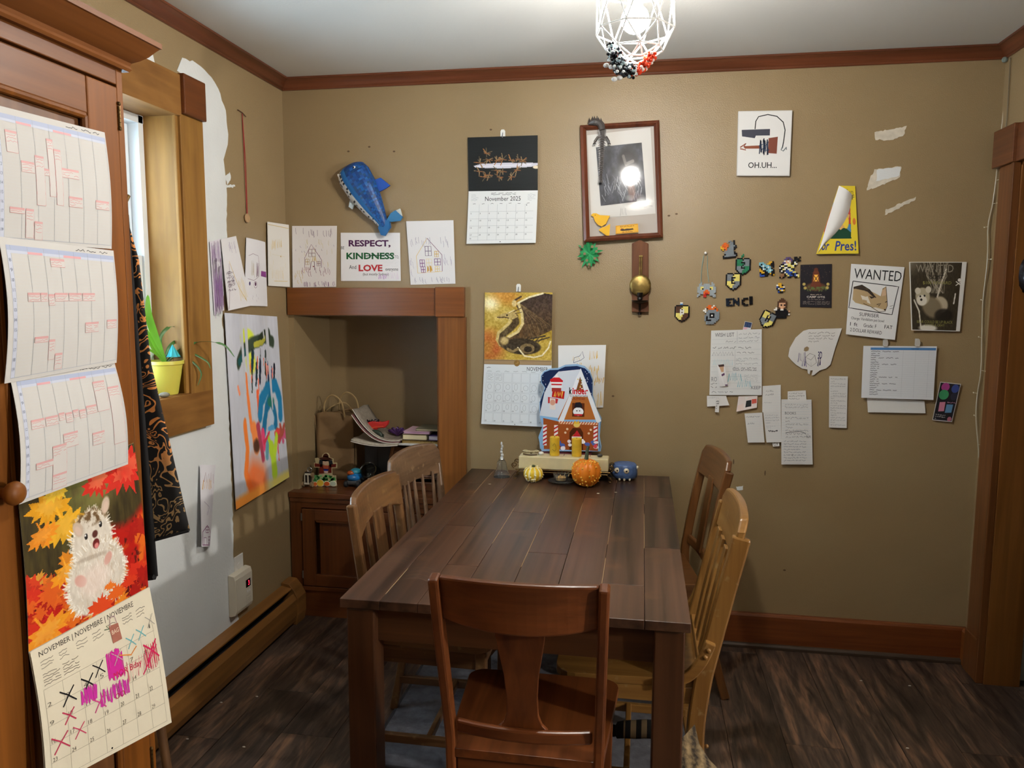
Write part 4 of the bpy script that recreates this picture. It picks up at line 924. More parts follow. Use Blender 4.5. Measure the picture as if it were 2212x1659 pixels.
# wooden stick with a wrapped cloth end, by the cabinet's foot
st = thing('wooden_stick', 'worn wooden stick wrapped in white cloth leaning beside the cabinet', 'stick', (.31, -1.5, 0))
part(MB().tube([(.325, -1.5, .0), (.312, -1.49, .15), (.29, -1.485, .30)], .013, 8), 'shaft', wood('stick_wood', '#3a2414', '#6b4a2c', 'Z', .6, 50, 4), st, smooth=50)
part(MB().tube([(.327, -1.5, .002), (.322, -1.498, .08), (.315, -1.495, .13)], .02, 10, [1.2, 1, .75]), 'cloth_wrap', mat('stained_cloth', '#bdbab0', .9, var=.3, vscale=60), st, smooth=50)

# ================================================================== potted plant on the sill
pp = thing('potted_plant', 'spider plant in a yellow pot on the window sill', 'plant', (-.045, -.885, 1.168))
YEL = mat('yellow_glaze', '#d2c956', .35, Subsurface_Weight=.1)
part(MB().lathe([(.0, 0), (.038, 0), (.04, .004), (.05, .06), (.058, .105), (.063, .108), (.063, .12), (.059, .12), (.056, .108), (.0, .1)], (-.045, -.885, 1.168), 28), 'pot', YEL, pp, smooth=35)
part(MB().lathe([(0, .112), (.03, .111), (.056, .106)], (-.045, -.885, 1.168), 20), 'soil', mat('soil', '#2a1c12', .95, bump=.8), pp)
LEAF = mat('leaf_green', '#6fae35', .45, Transmission_Weight=.0, var=.15, vscale=20); LEAFD = mat('leaf_dark_green', '#3d6a2e', .4, var=.15, vscale=20)
def leaf(path, w, mt):
    P = smooth_path(path, 6); n = len(P); vs = []
    for i, p in enumerate(P):
        t = (P[min(i+1, n-1)]-P[max(i-1, 0)]).normalized(); s_ = t.cross(Vector((.75, -.66, 0))).normalized() if abs(t.z) > .3 else t.cross(Vector((0, 0, 1))).normalized()
        ww = w*math.sin(PI*min(.97, .12+.85*i/(n-1)))**.7 if i < n-1 else .0003
        nrm = t.cross(s_); vs += [p-s_*ww, p+nrm*ww*.3, p+s_*ww]
    o_ = MB().add(vs, [f_ for i in range(n-1) for f_ in ((3*i, 3*i+1, 3*i+4, 3*i+3), (3*i+1, 3*i+2, 3*i+5, 3*i+4))])
    return part(o_, 'leaf', mt, pp, smooth=80)
b0 = (-.045, -.885, 1.275)
leaf([b0, (-.05, -.93, 1.38), (-.045, -.965, 1.45), (-.04, -.972, 1.52)], .013, LEAF)
leaf([b0, (-.05, -.93, 1.34), (-.05, -.985, 1.41), (-.05, -1.02, 1.43)], .006, LEAF)
leaf([b0, (-.05, -.94, 1.33), (-.05, -.97, 1.37), (-.05, -1.01, 1.40)], .005, LEAF)
leaf([b0, (-.05, -.90, 1.36), (-.04, -.875, 1.40), (-.035, -.83, 1.405), (-.03, -.795, 1.37)], .006, LEAFD)
leaf([b0, (-.04, -.87, 1.33), (-.03, -.82, 1.355), (-.01, -.76, 1.33), (.0, -.74, 1.30)], .006, LEAFD)
leaf([b0, (-.03, -.85, 1.31), (.03, -.80, 1.35), (.10, -.75, 1.34), (.13, -.72, 1.29)], .005, LEAFD)
leaf([b0, (-.03, -.86, 1.30), (.0, -.82, 1.315), (.05, -.78, 1.28), (.06, -.77, 1.25)], .004, LEAFD)
leaf([b0, (-.03, -.86, 1.295), (.01, -.83, 1.29), (.04, -.80, 1.24), (.03, -.81, 1.19)], .004, LEAFD)
leaf([b0, (-.05, -.92, 1.31), (-.055, -.97, 1.335), (-.055, -1.0, 1.33)], .004, LEAF)
um = thing('paper_umbrella', 'tiny turquoise paper cocktail umbrella stuck in the plant pot', 'umbrella', (-.03, -.86, 1.275))
part(MB().tube([(-.03, -.86, 1.25), (-.03, -.86, 1.345)], .001, 6), 'stick', W_PINEZ, um)
cn = MB(); k_ = 16; vs = [(-.03, -.86, 1.345)]+[(-.03+(.026 if j % 2 else .021)*math.cos(2*PI*j/k_), -.86+(.026 if j % 2 else .021)*math.sin(2*PI*j/k_), 1.30) for j in range(k_)]
part(cn.add(vs, [(0, 1+j, 1+(j+1) % k_) for j in range(k_)]), 'canopy', mat('turquoise_paper', '#2fa3ad', .7), um)
o = MB().ball((.0, -.965, 1.176), (.017, .02, .009), 10, 8).build('pebble', mat('grey_pebble', '#7d7768', .8, var=.2, vscale=80), None, (.0, -.965, 1.168), smooth=80); tag(o, 'small grey pebble on the sill beside the yellow pot', 'stone')

# ================================================================== left wall: papers, ornament, thermostat
o = thing('string_ornament', 'small wooden disc hanging on a red string near the corner', 'ornament', (.006, -.365, 1.83))
part(MB().tube([(.005, -.372, 2.255), (.006, -.368, 2.05), (.007, -.365, 1.856)], .0018, 6).tube([(.005, -.372, 2.255), (.006, -.358, 2.05), (.007, -.361, 1.856)], .0014, 6), 'red_string', mat('red_string', '#8e2a26', .8), o)
part(MB().tube([(.004, -.405, 2.262), (.006, -.372, 2.258), (.006, -.345, 2.248)], .0018, 6), 'twig', mat('twig', '#4a2c1c', .8), o)
part(MB().lathe([(0, 0), (.017, 0), (.019, .002), (.019, .005), (.017, .007), (0, .007)], (0, 0, 0), 20, Matrix.Translation((.003, -.363, 1.838)) @ Matrix.Rotation(PI/2, 4, 'Y')), 'wooden_disc', mat('pale_wood_disc', '#b08e66', .6, var=.1, vscale=60), o)
PURP = '#8a5c9a'; YELC = '#d8b860'; MAU = '#7a4a6a'
def strokes(x0, x1, y0, y1, n, L, c, w=.5, seed=0):
    r_ = random.Random(seed); return [('l', [(x, y), (x+r_.uniform(-1, 1.5), y+L*.6), (x+r_.uniform(0, 3), y+L)], w, c) for x, y in ((r_.uniform(x0, x1), r_.uniform(y0, y1)) for _ in range(n))]
def windo(x0, y0, x1, y1, c, w=.7): return [('l', [(x0, y0), (x1, y0), (x1, y1), (x0, y1), (x0, y0)], w, c), ('l', [((x0+x1)/2, y0), ((x0+x1)/2, y1)], w, c), ('l', [(x0, (y0+y1)/2), (x1, (y0+y1)/2)], w, c)]
def bowed(a, ph=0): return lambda u, v: a*math.sin(PI*u+ph)*v
LG = "children's crayon drawings taped in a row by the corner"
sheet('crayon_drawing', 'narrow purple scribbled drawing, leftmost beside the window casing', 'drawing', left(((-0.653,1.721),(-0.577,1.738),(-0.569,1.462),(-0.64,1.444)), .002), NL, [('z', 10, 4, 90, 30, 24, .8, PURP, 1), ('z', 10, 30, 95, 98, 34, .8, '#a884b4', 2), ('z', 30, 50, 98, 97, 20, .7, PURP, 3)], '#d9d3dc', lambda u, v: .002, group=LG)
sheet('crayon_drawing', 'purple and yellow house drawing with curled corner above the painted cloth', 'drawing', left(((-0.584,1.735),(-0.469,1.757),(-0.4,1.479),(-0.559,1.46)), .006), NL,
      [('l', [(30, 35), (8, 90), (4, 98)], .6, MAU), ('l', [(32, 32), (60, 70), (85, 92)], .8, YELC), ('z', 60, 60, 90, 90, 10, .7, '#e0cc8a', 3)] + strokes(40, 85, 5, 15, 8, 10, '#9a8aa8', .6, 4) + windo(18, 46, 30, 52, '#5a4a5a') + windo(14, 60, 28, 68, '#5a4a5a') + windo(34, 56, 44, 64, '#5a4a5a') + [('w', 10, 45, 45, 75, 5, .7, '#6a5a6a', 8)], '#dcdadc', lambda u, v: .004+.012*u*v+.006*v, group=LG)
sheet('crayon_drawing', 'narrow drawing of a round window and purple box beside the corner', 'drawing', left(((-0.377,1.758),(-0.215,1.751),(-0.213,1.474),(-0.411,1.479)), .004), NL,
      [('l', [(12, 26), (30, 22), (55, 24), (62, 40), (58, 55), (35, 62), (10, 60)], .5, MAU), ('p', [(70, 46), (98, 46), (98, 55), (68, 54)], '#8a3f8e'), ('z', 46, 36, 56, 55, 9, .8, MAU, 2), ('o', 42, 68, 7, 5, .6, MAU), ('e', 42, 67, 3.5, 3, '#5a2a52'), ('e', 18, 67, 3, 3, '#4a3a6a'), ('z', 24, 34, 36, 56, 8, .5, '#b8ac8a', 4)] + strokes(20, 60, 82, 92, 5, 3, '#a8a0b0', .4, 3), '#dedde0', lambda u, v: .005*math.sin(PI*u), group=LG)
sheet('crayon_drawing', 'faint yellow crayon drawing bending round the wall corner', 'drawing', left(((-0.197,1.84),(-0.007,1.844),(-0.015,1.561),(-0.207,1.564)), .004), NL,
      [('z', 20, 28, 36, 42, 9, .9, YELC, 1), ('z', 44, 26, 66, 38, 10, 1, YELC, 2), ('z', 20, 74, 70, 88, 14, .8, '#dcc27c', 3), ('l', [(28, 92), (90, 91)], .7, YELC), ('l', [(20, 50), (80, 52)], .4, '#d8cba8'), ('e', 60, 52, 2, 1.3, '#b8913a'), ('l', [(2, 4), (60, 5), (98, 6)], 1, '#cdb67a')] + strokes(10, 85, 20, 90, 16, 8, '#dccfa2', .5, 6), '#dedbd4', lambda u, v: .004+.008*u*u, group=LG)

def cloth_art(U, V):
    n = vnoise(U, V, 9, 4); n2 = vnoise(U*2, V, 20, 8); im = np.zeros(U.shape+(3,))+np.array([.80, .81, .85]); im -= .06*(vnoise(U*3, V*.8, 12, 14)-.5)[..., None]
    j = .02*(n2-.5); Uj = U+j; Vj = V+.5*j
    P = lambda m_, c_: paint(im, m_, c_)
    im = P(m_ell(Uj, Vj, .38, .13, .12, .055, 0, .3), '#dbe94a'); im = P(m_ell(Uj, Vj, .42, .26, .08, .06, 0, .4), '#dfe84e')
    im = P(m_line(Uj, Vj, [(.18, .255), (.3, .19), (.5, .15), (.75, .125), (.88, .15)], .035), '#3c4a3a')
    im = P(m_line(Uj, Vj, [(.6, .14), (.76, .11), (.82, .10)], .03), '#2e3828'); im = P(m_line(Uj, Vj, [(.5, .165), (.68, .15), (.74, .13)], .016), '#b9b545'); im = P(m_line(Uj, Vj, [(.2, .25), (.34, .2)], .02), '#1f5a5c')
    rr = random.Random(3)
    for k in range(14):
        x = rr.uniform(.42, .9); y = rr.uniform(.19, .3); im = P(m_line(Uj, Vj, [(x, y), (x-.03, y+rr.uniform(.06, .16))], rr.uniform(.006, .017)), rr.choice(['#18263a', '#222430', '#27306a', '#1d3a48', '#2a3a32']))
    for k in range(9):
        x = rr.uniform(.4, .85); y = rr.uniform(.22, .4); im = P(m_line(Uj, Vj, [(x, y), (x-.01, y+rr.uniform(.03, .08))], .008), '#ff7a55')
    im = P(m_line(Uj, Vj, [(.32, .33), (.34, .5), (.36, .62)], .024), '#ff8a45'); im = P(m_line(Uj, Vj, [(.15, .38), (.17, .41)], .014), '#ff9a70'); im = P(m_line(Uj, Vj, [(.5, .43), (.5, .58)], .02), '#f9683a')
    im = P(m_line(Uj, Vj, [(.52, .56), (.56, .48), (.7, .42), (.88, .41), (.94, .5), (.93, .6)], .04), '#2583b4'); im = P(m_line(Uj, Vj, [(.56, .66), (.66, .53), (.76, .48), (.82, .56), (.82, .64)], .036), '#2178a4')
    im = P(m_ell(Uj, Vj, .76, .5, .07, .03, 0, .4), '#2a7d6e'); im = P(m_ell(Uj, Vj, .75, .6, .05, .05, 0, .4), '#c9d8ea'); im = P(m_ell(Uj, Vj, .73, .655, .07, .018, 0, .4), '#5aa8d8')
    im = P(m_line(Uj, Vj, [(.24, .58), (.26, .72), (.2, .84), (.28, .95)], .035), '#ff8a3c')
    bl = np.clip((Vj-.72-.12*np.abs(Uj-.34)*3)*9, 0, 1)*np.clip((.62-Uj)*9, 0, 1)*np.clip((Uj-.18)*12, 0, 1); im = P(bl*(.75+.25*n), '#ff7230')
    im = P(m_line(Uj, Vj, [(.4, .63), (.42, .72)], .05), '#ff9450'); im = P(m_line(Uj, Vj, [(.47, .62), (.5, .72), (.52, .8)], .03), '#b8485e'); im = P(m_ell(Uj, Vj, .42, .72, .05, .04, 0, .5), '#5a3a2a')
    im = P(m_line(Uj, Vj, [(.55, .66), (.56, .74)], .03), '#f2507e'); im = P(m_line(Uj, Vj, [(.56, .72), (.68, .68)], .014), '#e8405e')
    for k in range(8):
        a = k*.75; im = P(m_line(Uj, Vj, [(.93, .71), (.93+.11*math.cos(a), .71+.05*math.sin(a))], .018), rr.choice(['#e8506e', '#c84a5a', '#d8608a', '#b85a4a']))
    im = P(m_line(Uj, Vj, [(.8, .7), (.88, .69)], .018), '#f24a4a'); im = P(m_line(Uj, Vj, [(.84, .7), (.83, .86)], .008), '#f04848')
    im = P(m_line(Uj, Vj, [(.68, .74), (.72, .82), (.72, .92)], .05), '#c3e63a'); im = P(m_line(Uj, Vj, [(.82, .72), (.76, .8)], .03), '#c9ea40'); im = P(m_line(Uj, Vj, [(.62, .74), (.6, .8)], .03), '#6aa8b8'); im = P(m_ell(Uj, Vj, .73, .7, .05, .03, 0, .4), '#c8d4de')
    im = P(np.clip((Vj-.93)*30, 0, 1)*np.clip((.62-U)*5, 0, 1), '#ffa244'); im = P(np.clip((Vj-.935)*30, 0, 1)*np.clip((U-.45)*4, 0, 1), '#f0e07a')
    return im
pq = left(((-0.574,1.452),(-0.142,1.428),(-0.084,0.683),(-0.542,0.652)), .004)
sheet('painted_cloth', 'tall white cloth painted with bright orange yellow and blue figures below the drawings', 'painting', pq, NL, [('g', cloth_art, 0, 0, 100, 100, 110, 230)], '#c9cbd2', lambda u, v: .004+.004*math.sin(u*14)*(1-v)+.012*v*v*u, part='painted_figures')
sheet('paper_bookmark', 'narrow paper strip with a purple house drawn at its foot, taped under the window', 'drawing', left(((-0.784,0.89),(-0.678,0.868),(-0.739,0.562),(-0.827,0.591)), .003), NL,
      [('l', [(8, 96), (10, 82), (45, 74), (92, 84), (92, 98), (8, 98), (8, 96)], 1, '#7a3a6a')] + windo(32, 76, 62, 83, '#7a3a6a', .8) + windo(58, 88, 88, 96, '#7a3a6a', .8) + [('l', [(18, 98), (18, 89), (40, 89), (40, 98)], .8, '#7a3a6a'), ('z', 12, 18, 70, 30, 10, 1.2, '#e0a82a', 3), ('z', 20, 10, 90, 22, 8, .8, '#8a4a5a', 4), ('l', [(20, 45), (60, 52), (40, 62)], .7, '#a8a0b8'), ('z', 40, 32, 90, 60, 8, .5, '#c0b8cc', 5)], '#dddbe0', lambda u, v: .004+.02*v*(1-u)+.006*math.sin(PI*u))
th = thing('thermostat', 'cream wall thermostat with a small red lit display above the heater', 'thermostat', (.004, -.54, .235))
CRM = mat('cream_plastic', '#d3cbb8', .45)
part(MB().prism([(.003, 0), (.012, 0), (.03, .006), (.035, .02), (.035, .15), (.03, .168), (.012, .172), (.003, .172)], -.61, -.475, 'Y', Matrix.Translation((0, 0, .225))), 'housing', CRM, th, bevel=.003)
part(MB().box((.035, -.605, .25), (.037, -.57, .38)), 'cover_ridge', CRM, th, bevel=.001)
dp = part(MB().box((.0345, -.528, .318), (.0362, -.492, .35)), 'display', mat('dark_display', '#140606', .2), th)
emr = bpy.data.materials.new('lit_red_digit'); emr.use_nodes = True; e_ = emr.node_tree.nodes['Principled BSDF']; e_.inputs['Base Color'].default_value = (.3, 0, .02, 1); e_.inputs['Emission Color'].default_value = (1, .02, .06, 1); e_.inputs['Emission Strength'].default_value = 2.5
ds = Sheet([(.0363, -.528, .35), (.0363, -.492, .35), (.0363, -.492, .318), (.0363, -.528, .318)], NL); dm = MB(); draw(dm, ds, [('t', '3', 48, 18, 74, 82, '#ff2030', .02)])
dg = dm.build('digit', emr, dp, recalc=False); dg.data.transform(Matrix.Translation(-Vector(th.location)))
for y in (-.522, -.506): part(MB().box((.0345, y, .295), (.0365, y+.01, .305)), 'button', mat('white_plastic', '#e2dfd8', .4), th, bevel=.001)
lb_ = Sheet([(.0352, -.535, .29), (.0352, -.49, .29), (.0352, -.49, .235), (.0352, -.535, .235)], NL); lm = MB(); draw(lm, lb_, [('w', 4, 4, 96, 96, 7, 1.2, '#9a948a', 4)])
part(lm, 'label_print', ink_mat(), th, recalc=False, colors=True)
o = thing('wall_plate', 'white outlet plate on the left wall above the thermostat', 'plate', (.003, -.525, .4))
part(MB().box((.001, -.558, .385), (.006, -.49, .455)), 'plate', mat('white_plastic', '#e2dfd8', .4), o, bevel=.002)
part(MB().lathe([(0, 0), (.014, 0), (.014, .002), (0, .002)], (0, 0, 0), 16, Matrix.Translation((.006, -.524, .41)) @ Matrix.Rotation(PI/2, 4, 'Y')), 'socket', mat('white_plastic', '#e2dfd8', .4), o)

# ================================================================== back wall: papers above the niche
def house(c1, c2, x0, x1, yr, ye, yb):
    xm = (x0+x1)/2; return [('l', [(x0, yb), (x0, ye), (xm, yr)], .6, c2), ('l', [(xm, yr), (x1, ye), (x1, yb)], .7, c1), ('l', [(x0, yb), (x1, yb)], .5, c2)]
DG = "children's house drawings above the niche"
sheet('house_drawing', 'crayon house drawing with purple rain, left of the RESPECT sign', 'drawing', back(((0.033,1.839),(0.25,1.837),(0.241,1.562),(0.029,1.559))), NB,
      [('l', [(28, 68), (28, 52), (43, 30), (66, 55), (66, 68)], .7, MAU)] + windo(37, 38, 52, 50, '#8a6a6a') + windo(30, 54, 38, 63, '#a8863a') + windo(56, 58, 64, 65, MAU) + [('l', [(40, 72), (43, 58), (50, 58), (51, 72)], .9, '#6a3a5a'), ('z', 46, 49, 54, 58, 8, .8, YELC, 4), ('e', 48, 66, 1.5, 1, '#8a2a2a'), ('z', 26, 67, 40, 72, 8, .6, '#b06a5a', 5)] + strokes(5, 90, 3, 9, 14, 10, '#9a8a98', .6, 2) + strokes(8, 92, 20, 60, 20, 8, '#d8cba0', .5, 3) + strokes(22, 88, 66, 74, 14, 9, '#9a6a7a', .6, 5) + strokes(26, 96, 90, 93, 22, 7, '#8a6a8a', .6, 6) + strokes(5, 30, 70, 92, 12, 6, '#d8c070', .5, 9) + strokes(5, 95, 30, 48, 12, 3, '#9a90a8', .5, 7), '#dedad8', lambda u, v: .001+.003*v, group=DG)
sheet('respect_sign', 'white sign reading RESPECT, KINDNESS and LOVE in purple, green and red', 'sign', back(((0.267,1.806),(0.547,1.803),(0.548,1.589),(0.264,1.589))), NB,
      [('t', 'RESPECT,', 13.5, 15, 84, 31, '#4b1f4a', .035), ('t', 'KINDNESS', 9.5, 41, 90, 55, '#1d5a33', .035), ('l', [(42, 48), (60, 47), (90, 46)], 1.6, '#153a22'), ('t', 'LOVE', 30, 66, 70, 80, '#b3272d', .035), ('t', 'BE', .6, 28, 6, 34, '#1c1c20'), ('t', 'TO,', 91, 47, 97.5, 54, '#1c1c20'), ('t', 'And', 14, 67, 26, 75, '#1c1c20'), ('t', 'everyone', 75, 74, 96, 81, '#1c1c20'), ('t', '(but mostly Sydney)', 37, 83, 80, 90, '#1c1c20'), ('z', 64, 87, 76, 96, 12, 1.2, '#b05ac0', 3), ('z', 76, 82, 96, 96, 10, .8, '#d8b0dc', 4), ('w', 74, 58, 98, 72, 2, .4, '#d0d0d4', 2)], '#e2e1e2', lambda u, v: .001)
sheet('house_drawing', 'crayon house drawing with yellow gable, right of the RESPECT sign', 'drawing', back(((0.577,1.853),(0.794,1.855),(0.801,1.577),(0.594,1.572))), NB,
      [('l', [(42, 28), (17, 55), (18, 82)], .7, YELC), ('l', [(42, 27), (73, 54), (72, 80)], .8, MAU), ('l', [(18, 82), (72, 80)], .5, YELC)] + windo(37, 40, 50, 55, '#6a5a72', .9) + windo(57, 48, 65, 57, '#c9a03a', .9) + windo(56, 60, 69, 70, '#6a3a72', .9) + windo(24, 61, 34, 72, '#7a3a7a', 1) + windo(26, 72, 35, 81, '#7a3a7a', 1) + windo(38, 60, 50, 72, '#e0cc98', .7) + windo(57, 72, 66, 80, '#d8bc6a', .8) + [('z', 40, 71, 50, 80, 12, 1.4, '#d9a21e', 3)] + strokes(3, 92, 24, 34, 16, 10, '#a6a2b0', .6, 4) + strokes(76, 96, 50, 66, 8, 8, '#b4acbc', .6, 6) + strokes(10, 90, 88, 92, 16, 7, '#a09cac', .6, 5) + strokes(2, 12, 55, 80, 6, 8, '#b4acbc', .5, 8), '#dddcdc', lambda u, v: .001+.003*(1-v), group=DG)

# ------------------------------------------------------------------ papier-mache shark
sk = thing('shark_figure', 'blue papier-mache shark with white belly diving down the wall', 'sculpture', (.52, -.02, 1.79))
SHB = ink_mat('blue_poster_paint', .35)
axis = [Vector((x, 0, z)) for x, z in ((0.319,2.098), (0.342,2.057), (0.383,1.991), (0.423,1.925), (0.457,1.871), (0.482,1.826))]
axp = smooth_path([tuple(p) for p in axis], 9); NS = len(axp)
rad = np.interp(np.linspace(0, 1, NS), [0, .03, .1, .22, .4, .62, .85, 1], [.012, .042, .066, .077, .073, .054, .03, .016])
m = MB(); K = 34; vs = []; cols = []
for i, p in enumerate(axp):
    t = (axp[min(i+1, NS-1)]-axp[max(i-1, 0)]).normalized(); sd_ = Vector((t.z, 0, -t.x))   # points up-right (dorsal)
    if sd_.x < 0: sd_ = -sd_
    for j in range(K):
        a = 2*PI*j/K; r_ = rad[i]
        vs.append(p+sd_*(r_*math.cos(a))+Vector((0, -.022-.7*r_*max(0, math.sin(a))+.018*min(0, math.sin(a))*-1, 0)))
rs = random.Random(9)
for i in range(NS-1):
    for j in range(K):
        a = 2*PI*(j+.5)/K; d_ = math.cos(a); f = i/NS
        if d_ < -.66: c_ = rs.choice(['#dcdedd', '#dcdedd', '#cfd6d8', '#22282e'])
        elif d_ < -.3: c_ = '#2468a8'
        else: c_ = rs.choice(['#1c3f7a', '#1f4a8c', '#1f5296', '#1b3a70', '#254a74', '#2460a4'])
        m.col = lin(c_); m.add([vs[i*K+j], vs[i*K+(j+1) % K], vs[(i+1)*K+(j+1) % K], vs[(i+1)*K+j]], [(0, 1, 2, 3)])
for e_, i0 in ((0, 0), (1, NS-1)):
    m.col = lin('#1d4480'); m.add([vs[i0*K+j] for j in range(K)], [tuple(range(K))])
b_ = part(m, 'body', SHB, sk, colors=True, recalc=False, smooth=50, doubles=0)
def fin(pts, cols_, nm, y0=-.028, y1=-.018):
    mm = MB(); mm.col = lin(cols_); mm.prism(pts, y0, y1, 'Y'); return part(mm, nm, SHB, sk, colors=True, recalc=False, bevel=.002)
fin(((0.429,2.03),(0.468,2.042),(0.511,2.008),(0.493,1.997),(0.45,1.977)), '#2a56b0', 'dorsal_fin')
fin(((0.327,1.959),(0.347,1.938),(0.331,1.91),(0.318,1.918)), '#b9c6c8', 'pectoral_fin')
fin(((0.513,1.887),(0.535,1.899),(0.567,1.87),(0.556,1.854),(0.513,1.85),(0.491,1.854)), '#3a78a8', 'tail_fin')
fin(((0.465,1.851),(0.506,1.854),(0.512,1.826),(0.486,1.789),(0.469,1.793),(0.456,1.822)), '#20609a', 'tail_fin', -.034, -.02)
fin(((0.522,1.895),(0.552,1.905),(0.561,1.878),(0.543,1.87)), '#c8cdc8', 'tail_tip', -.02, -.012)
mm = MB(); mm.col = lin('#f0f0ea'); x, z = (0.36,2.083); mm.ball((x, -.064, z), .007, 10, 6); mm.col = lin('#08090c'); mm.ball((x-.001, -.07, z), .004, 8, 6)
part(mm, 'eye', SHB, sk, colors=True, recalc=False)
tm = MB(); tm.col = lin('#eceae2')
for k in range(9):
    p = axp[1+k//2]; t = k/8; x, z = Vector((0.275,2.058)).lerp(Vector((0.306,1.996)), t); tm.prism([(x, z), (x+.012, z+.002), (x+.004, z-.012)], -.05, -.044, 'Y')
part(tm, 'teeth', SHB, sk, colors=True, recalc=False)
tp = Sheet(back(((0.469,1.814),(0.491,1.818),(0.499,1.785),(0.477,1.783))), NB)
# ------------------------------------------------------------------ hooks
HOOKM = mat('white_hook_plastic', '#e4e4e0', .35)
def hook(x, z, label):
    o = thing('adhesive_hook', label, 'hook', (x, -.004, z), group='white adhesive hooks'); 
    part(MB().prism([(x-.0105, z-.017), (x+.0105, z-.017), (x+.0105, z+.01), (x+.006, z+.017), (x-.006, z+.017), (x-.0105, z+.01)], -.005, -.001, 'Y'), 'backplate', HOOKM, o, bevel=.001)
    part(MB().tube(smooth_path([(x, -.004, z+.004), (x, -.012, z-.01), (x, -.016, z-.018), (x, -.02, z-.012)], 4), .0018, 6), 'wire', mat('hook_wire', '#8e9096', .3, .8), o)
hook(*(1.014,2.22), 'white adhesive hook above the moth calendar'); hook(*(1.086,1.559), 'white adhesive hook above the dragon calendar')
# ------------------------------------------------------------------ black picture calendar
def insects(U, V):
    n = vnoise(U*.3, V*2, 30, 3); im = np.zeros(U.shape+(3,))+np.array([.075, .09, .095]); im += (.025*(n-.5))[..., None]
    rr = random.Random(2)
    im = paint(im, m_poly(U, V, [(.08, .53), (.2, .49), (.5, .485), (.85, .49), (1, .5), (1, .54), (.9, .57), (.5, .585), (.2, .57), (.1, .555)]), '#c9c8d4')
    im = paint(im, m_line(U, V, [(.12, .545), (.5, .535), (.9, .53)], .012)*.6, '#e8e6ee')
    for (x, y) in ((.27, .3), (.3, .42), (.17, .47), (.42, .44), (.5, .42), (.62, .44), (.72, .42), (.78, .46), (.16, .63), (.42, .62), (.5, .64), (.25, .74), (.3, .7), (.62, .74), (.7, .62), (.45, .74)):
        for k in range(6):
            a = rr.uniform(0, 6.28); L = rr.uniform(.05, .12); im = paint(im, m_line(U, V, [(x, y), (x+L*.7*math.cos(a), y+L*math.sin(a))], .006), rr.choice(['#6d5c42', '#8a7350', '#5f543c', '#8f7450', '#a06a38']))
        im = paint(im, m_line(U, V, [(x-.03, y), (x+.05, y+.01)], .009), '#7d5230')
    im = paint(im, m_ell(U, V, .98, .575, .05, .03, 0, .3), '#e0d2b8')
    return im
cq = ((0.86,2.207),(1.167,2.207),(1.169,1.976),(0.864,1.978)); cq2 = ((0.864,1.978),(1.169,1.976),(1.162,1.753),(0.855,1.751))
mc = sheet('wall_calendar', 'wall calendar with black insect photo above a November 2025 page', 'calendar', back(cq, .006), NB, [('g', insects, 0, 0, 100, 100, 150, 118)], '#202426', lambda u, v: .001, part='insect_picture')
def month_page(root, quad, art, nm='month_page', col='#dfe1e0', curl=None, thick=.005):
    sh = Sheet(quad, NB, curl); nx = 10 if curl else 1
    g = MB().grid(lambda u, v: sh.P(u, v), nx, nx).grid(lambda u, v: sh.P(u, v, -thick), nx, nx)
    po = g.build(nm, mat('paper_'+col.lstrip('#'), col, .75, spec=.25), root, smooth=40); po.data.transform(Matrix.Translation(-Vector(root.location)))
    pm = MB(); draw(pm, sh, art); q = pm.build('print', ink_mat(), po, recalc=False, colors=True); q.data.transform(Matrix.Translation(-Vector(root.location))); return po
A = [('t', 'November 2025', 24.5, 10.5, 76, 19, '#22262a'), ('w', 33, 3, 69, 8, 2, .7, '#3c4044', 3)]
for x0 in (4, 86): A += [('w', x0, 6, x0+11, 19, 5, .6, '#b0b4b8', x0)]
for k in range(7): A += [('w', 7+13*k, 23, 11+13*k, 25, 1, .7, '#4a4e52', k)]
for k in range(1, 7): A.append(('l', [(3+13.3*k, 25), (3+13.3*k, 94)], .35, '#9a9ea2'))
for k in range(5): A.append(('l', [(3, 39+13.6*k), (95, 39+13.6*k)], .35, '#9a9ea2'))
n_ = 2
A.append(('t', '1', 84.5, 26, 85.3, 28.6, '#3a3e42'))
for r_ in range(4):
    for k in range(7):
        A.append(('t', str(n_), 4+13.3*k, 41+13.6*r_, 5.4+13.3*k+(1.3 if n_ > 9 else 0), 43.8+13.6*r_, '#3a3e42')); n_ += 1
A += [('t', '30', 4, 89, 6.4, 91.6, '#3a3e42'), ('l', [(3, 87), (16, 87)], .3, '#9a9ea2'), ('e', 49, 97, .7, .9, '#17191b')]
month_page(mc, back(cq2, .005), A, curl=lambda u, v: .003+.006*v*v)
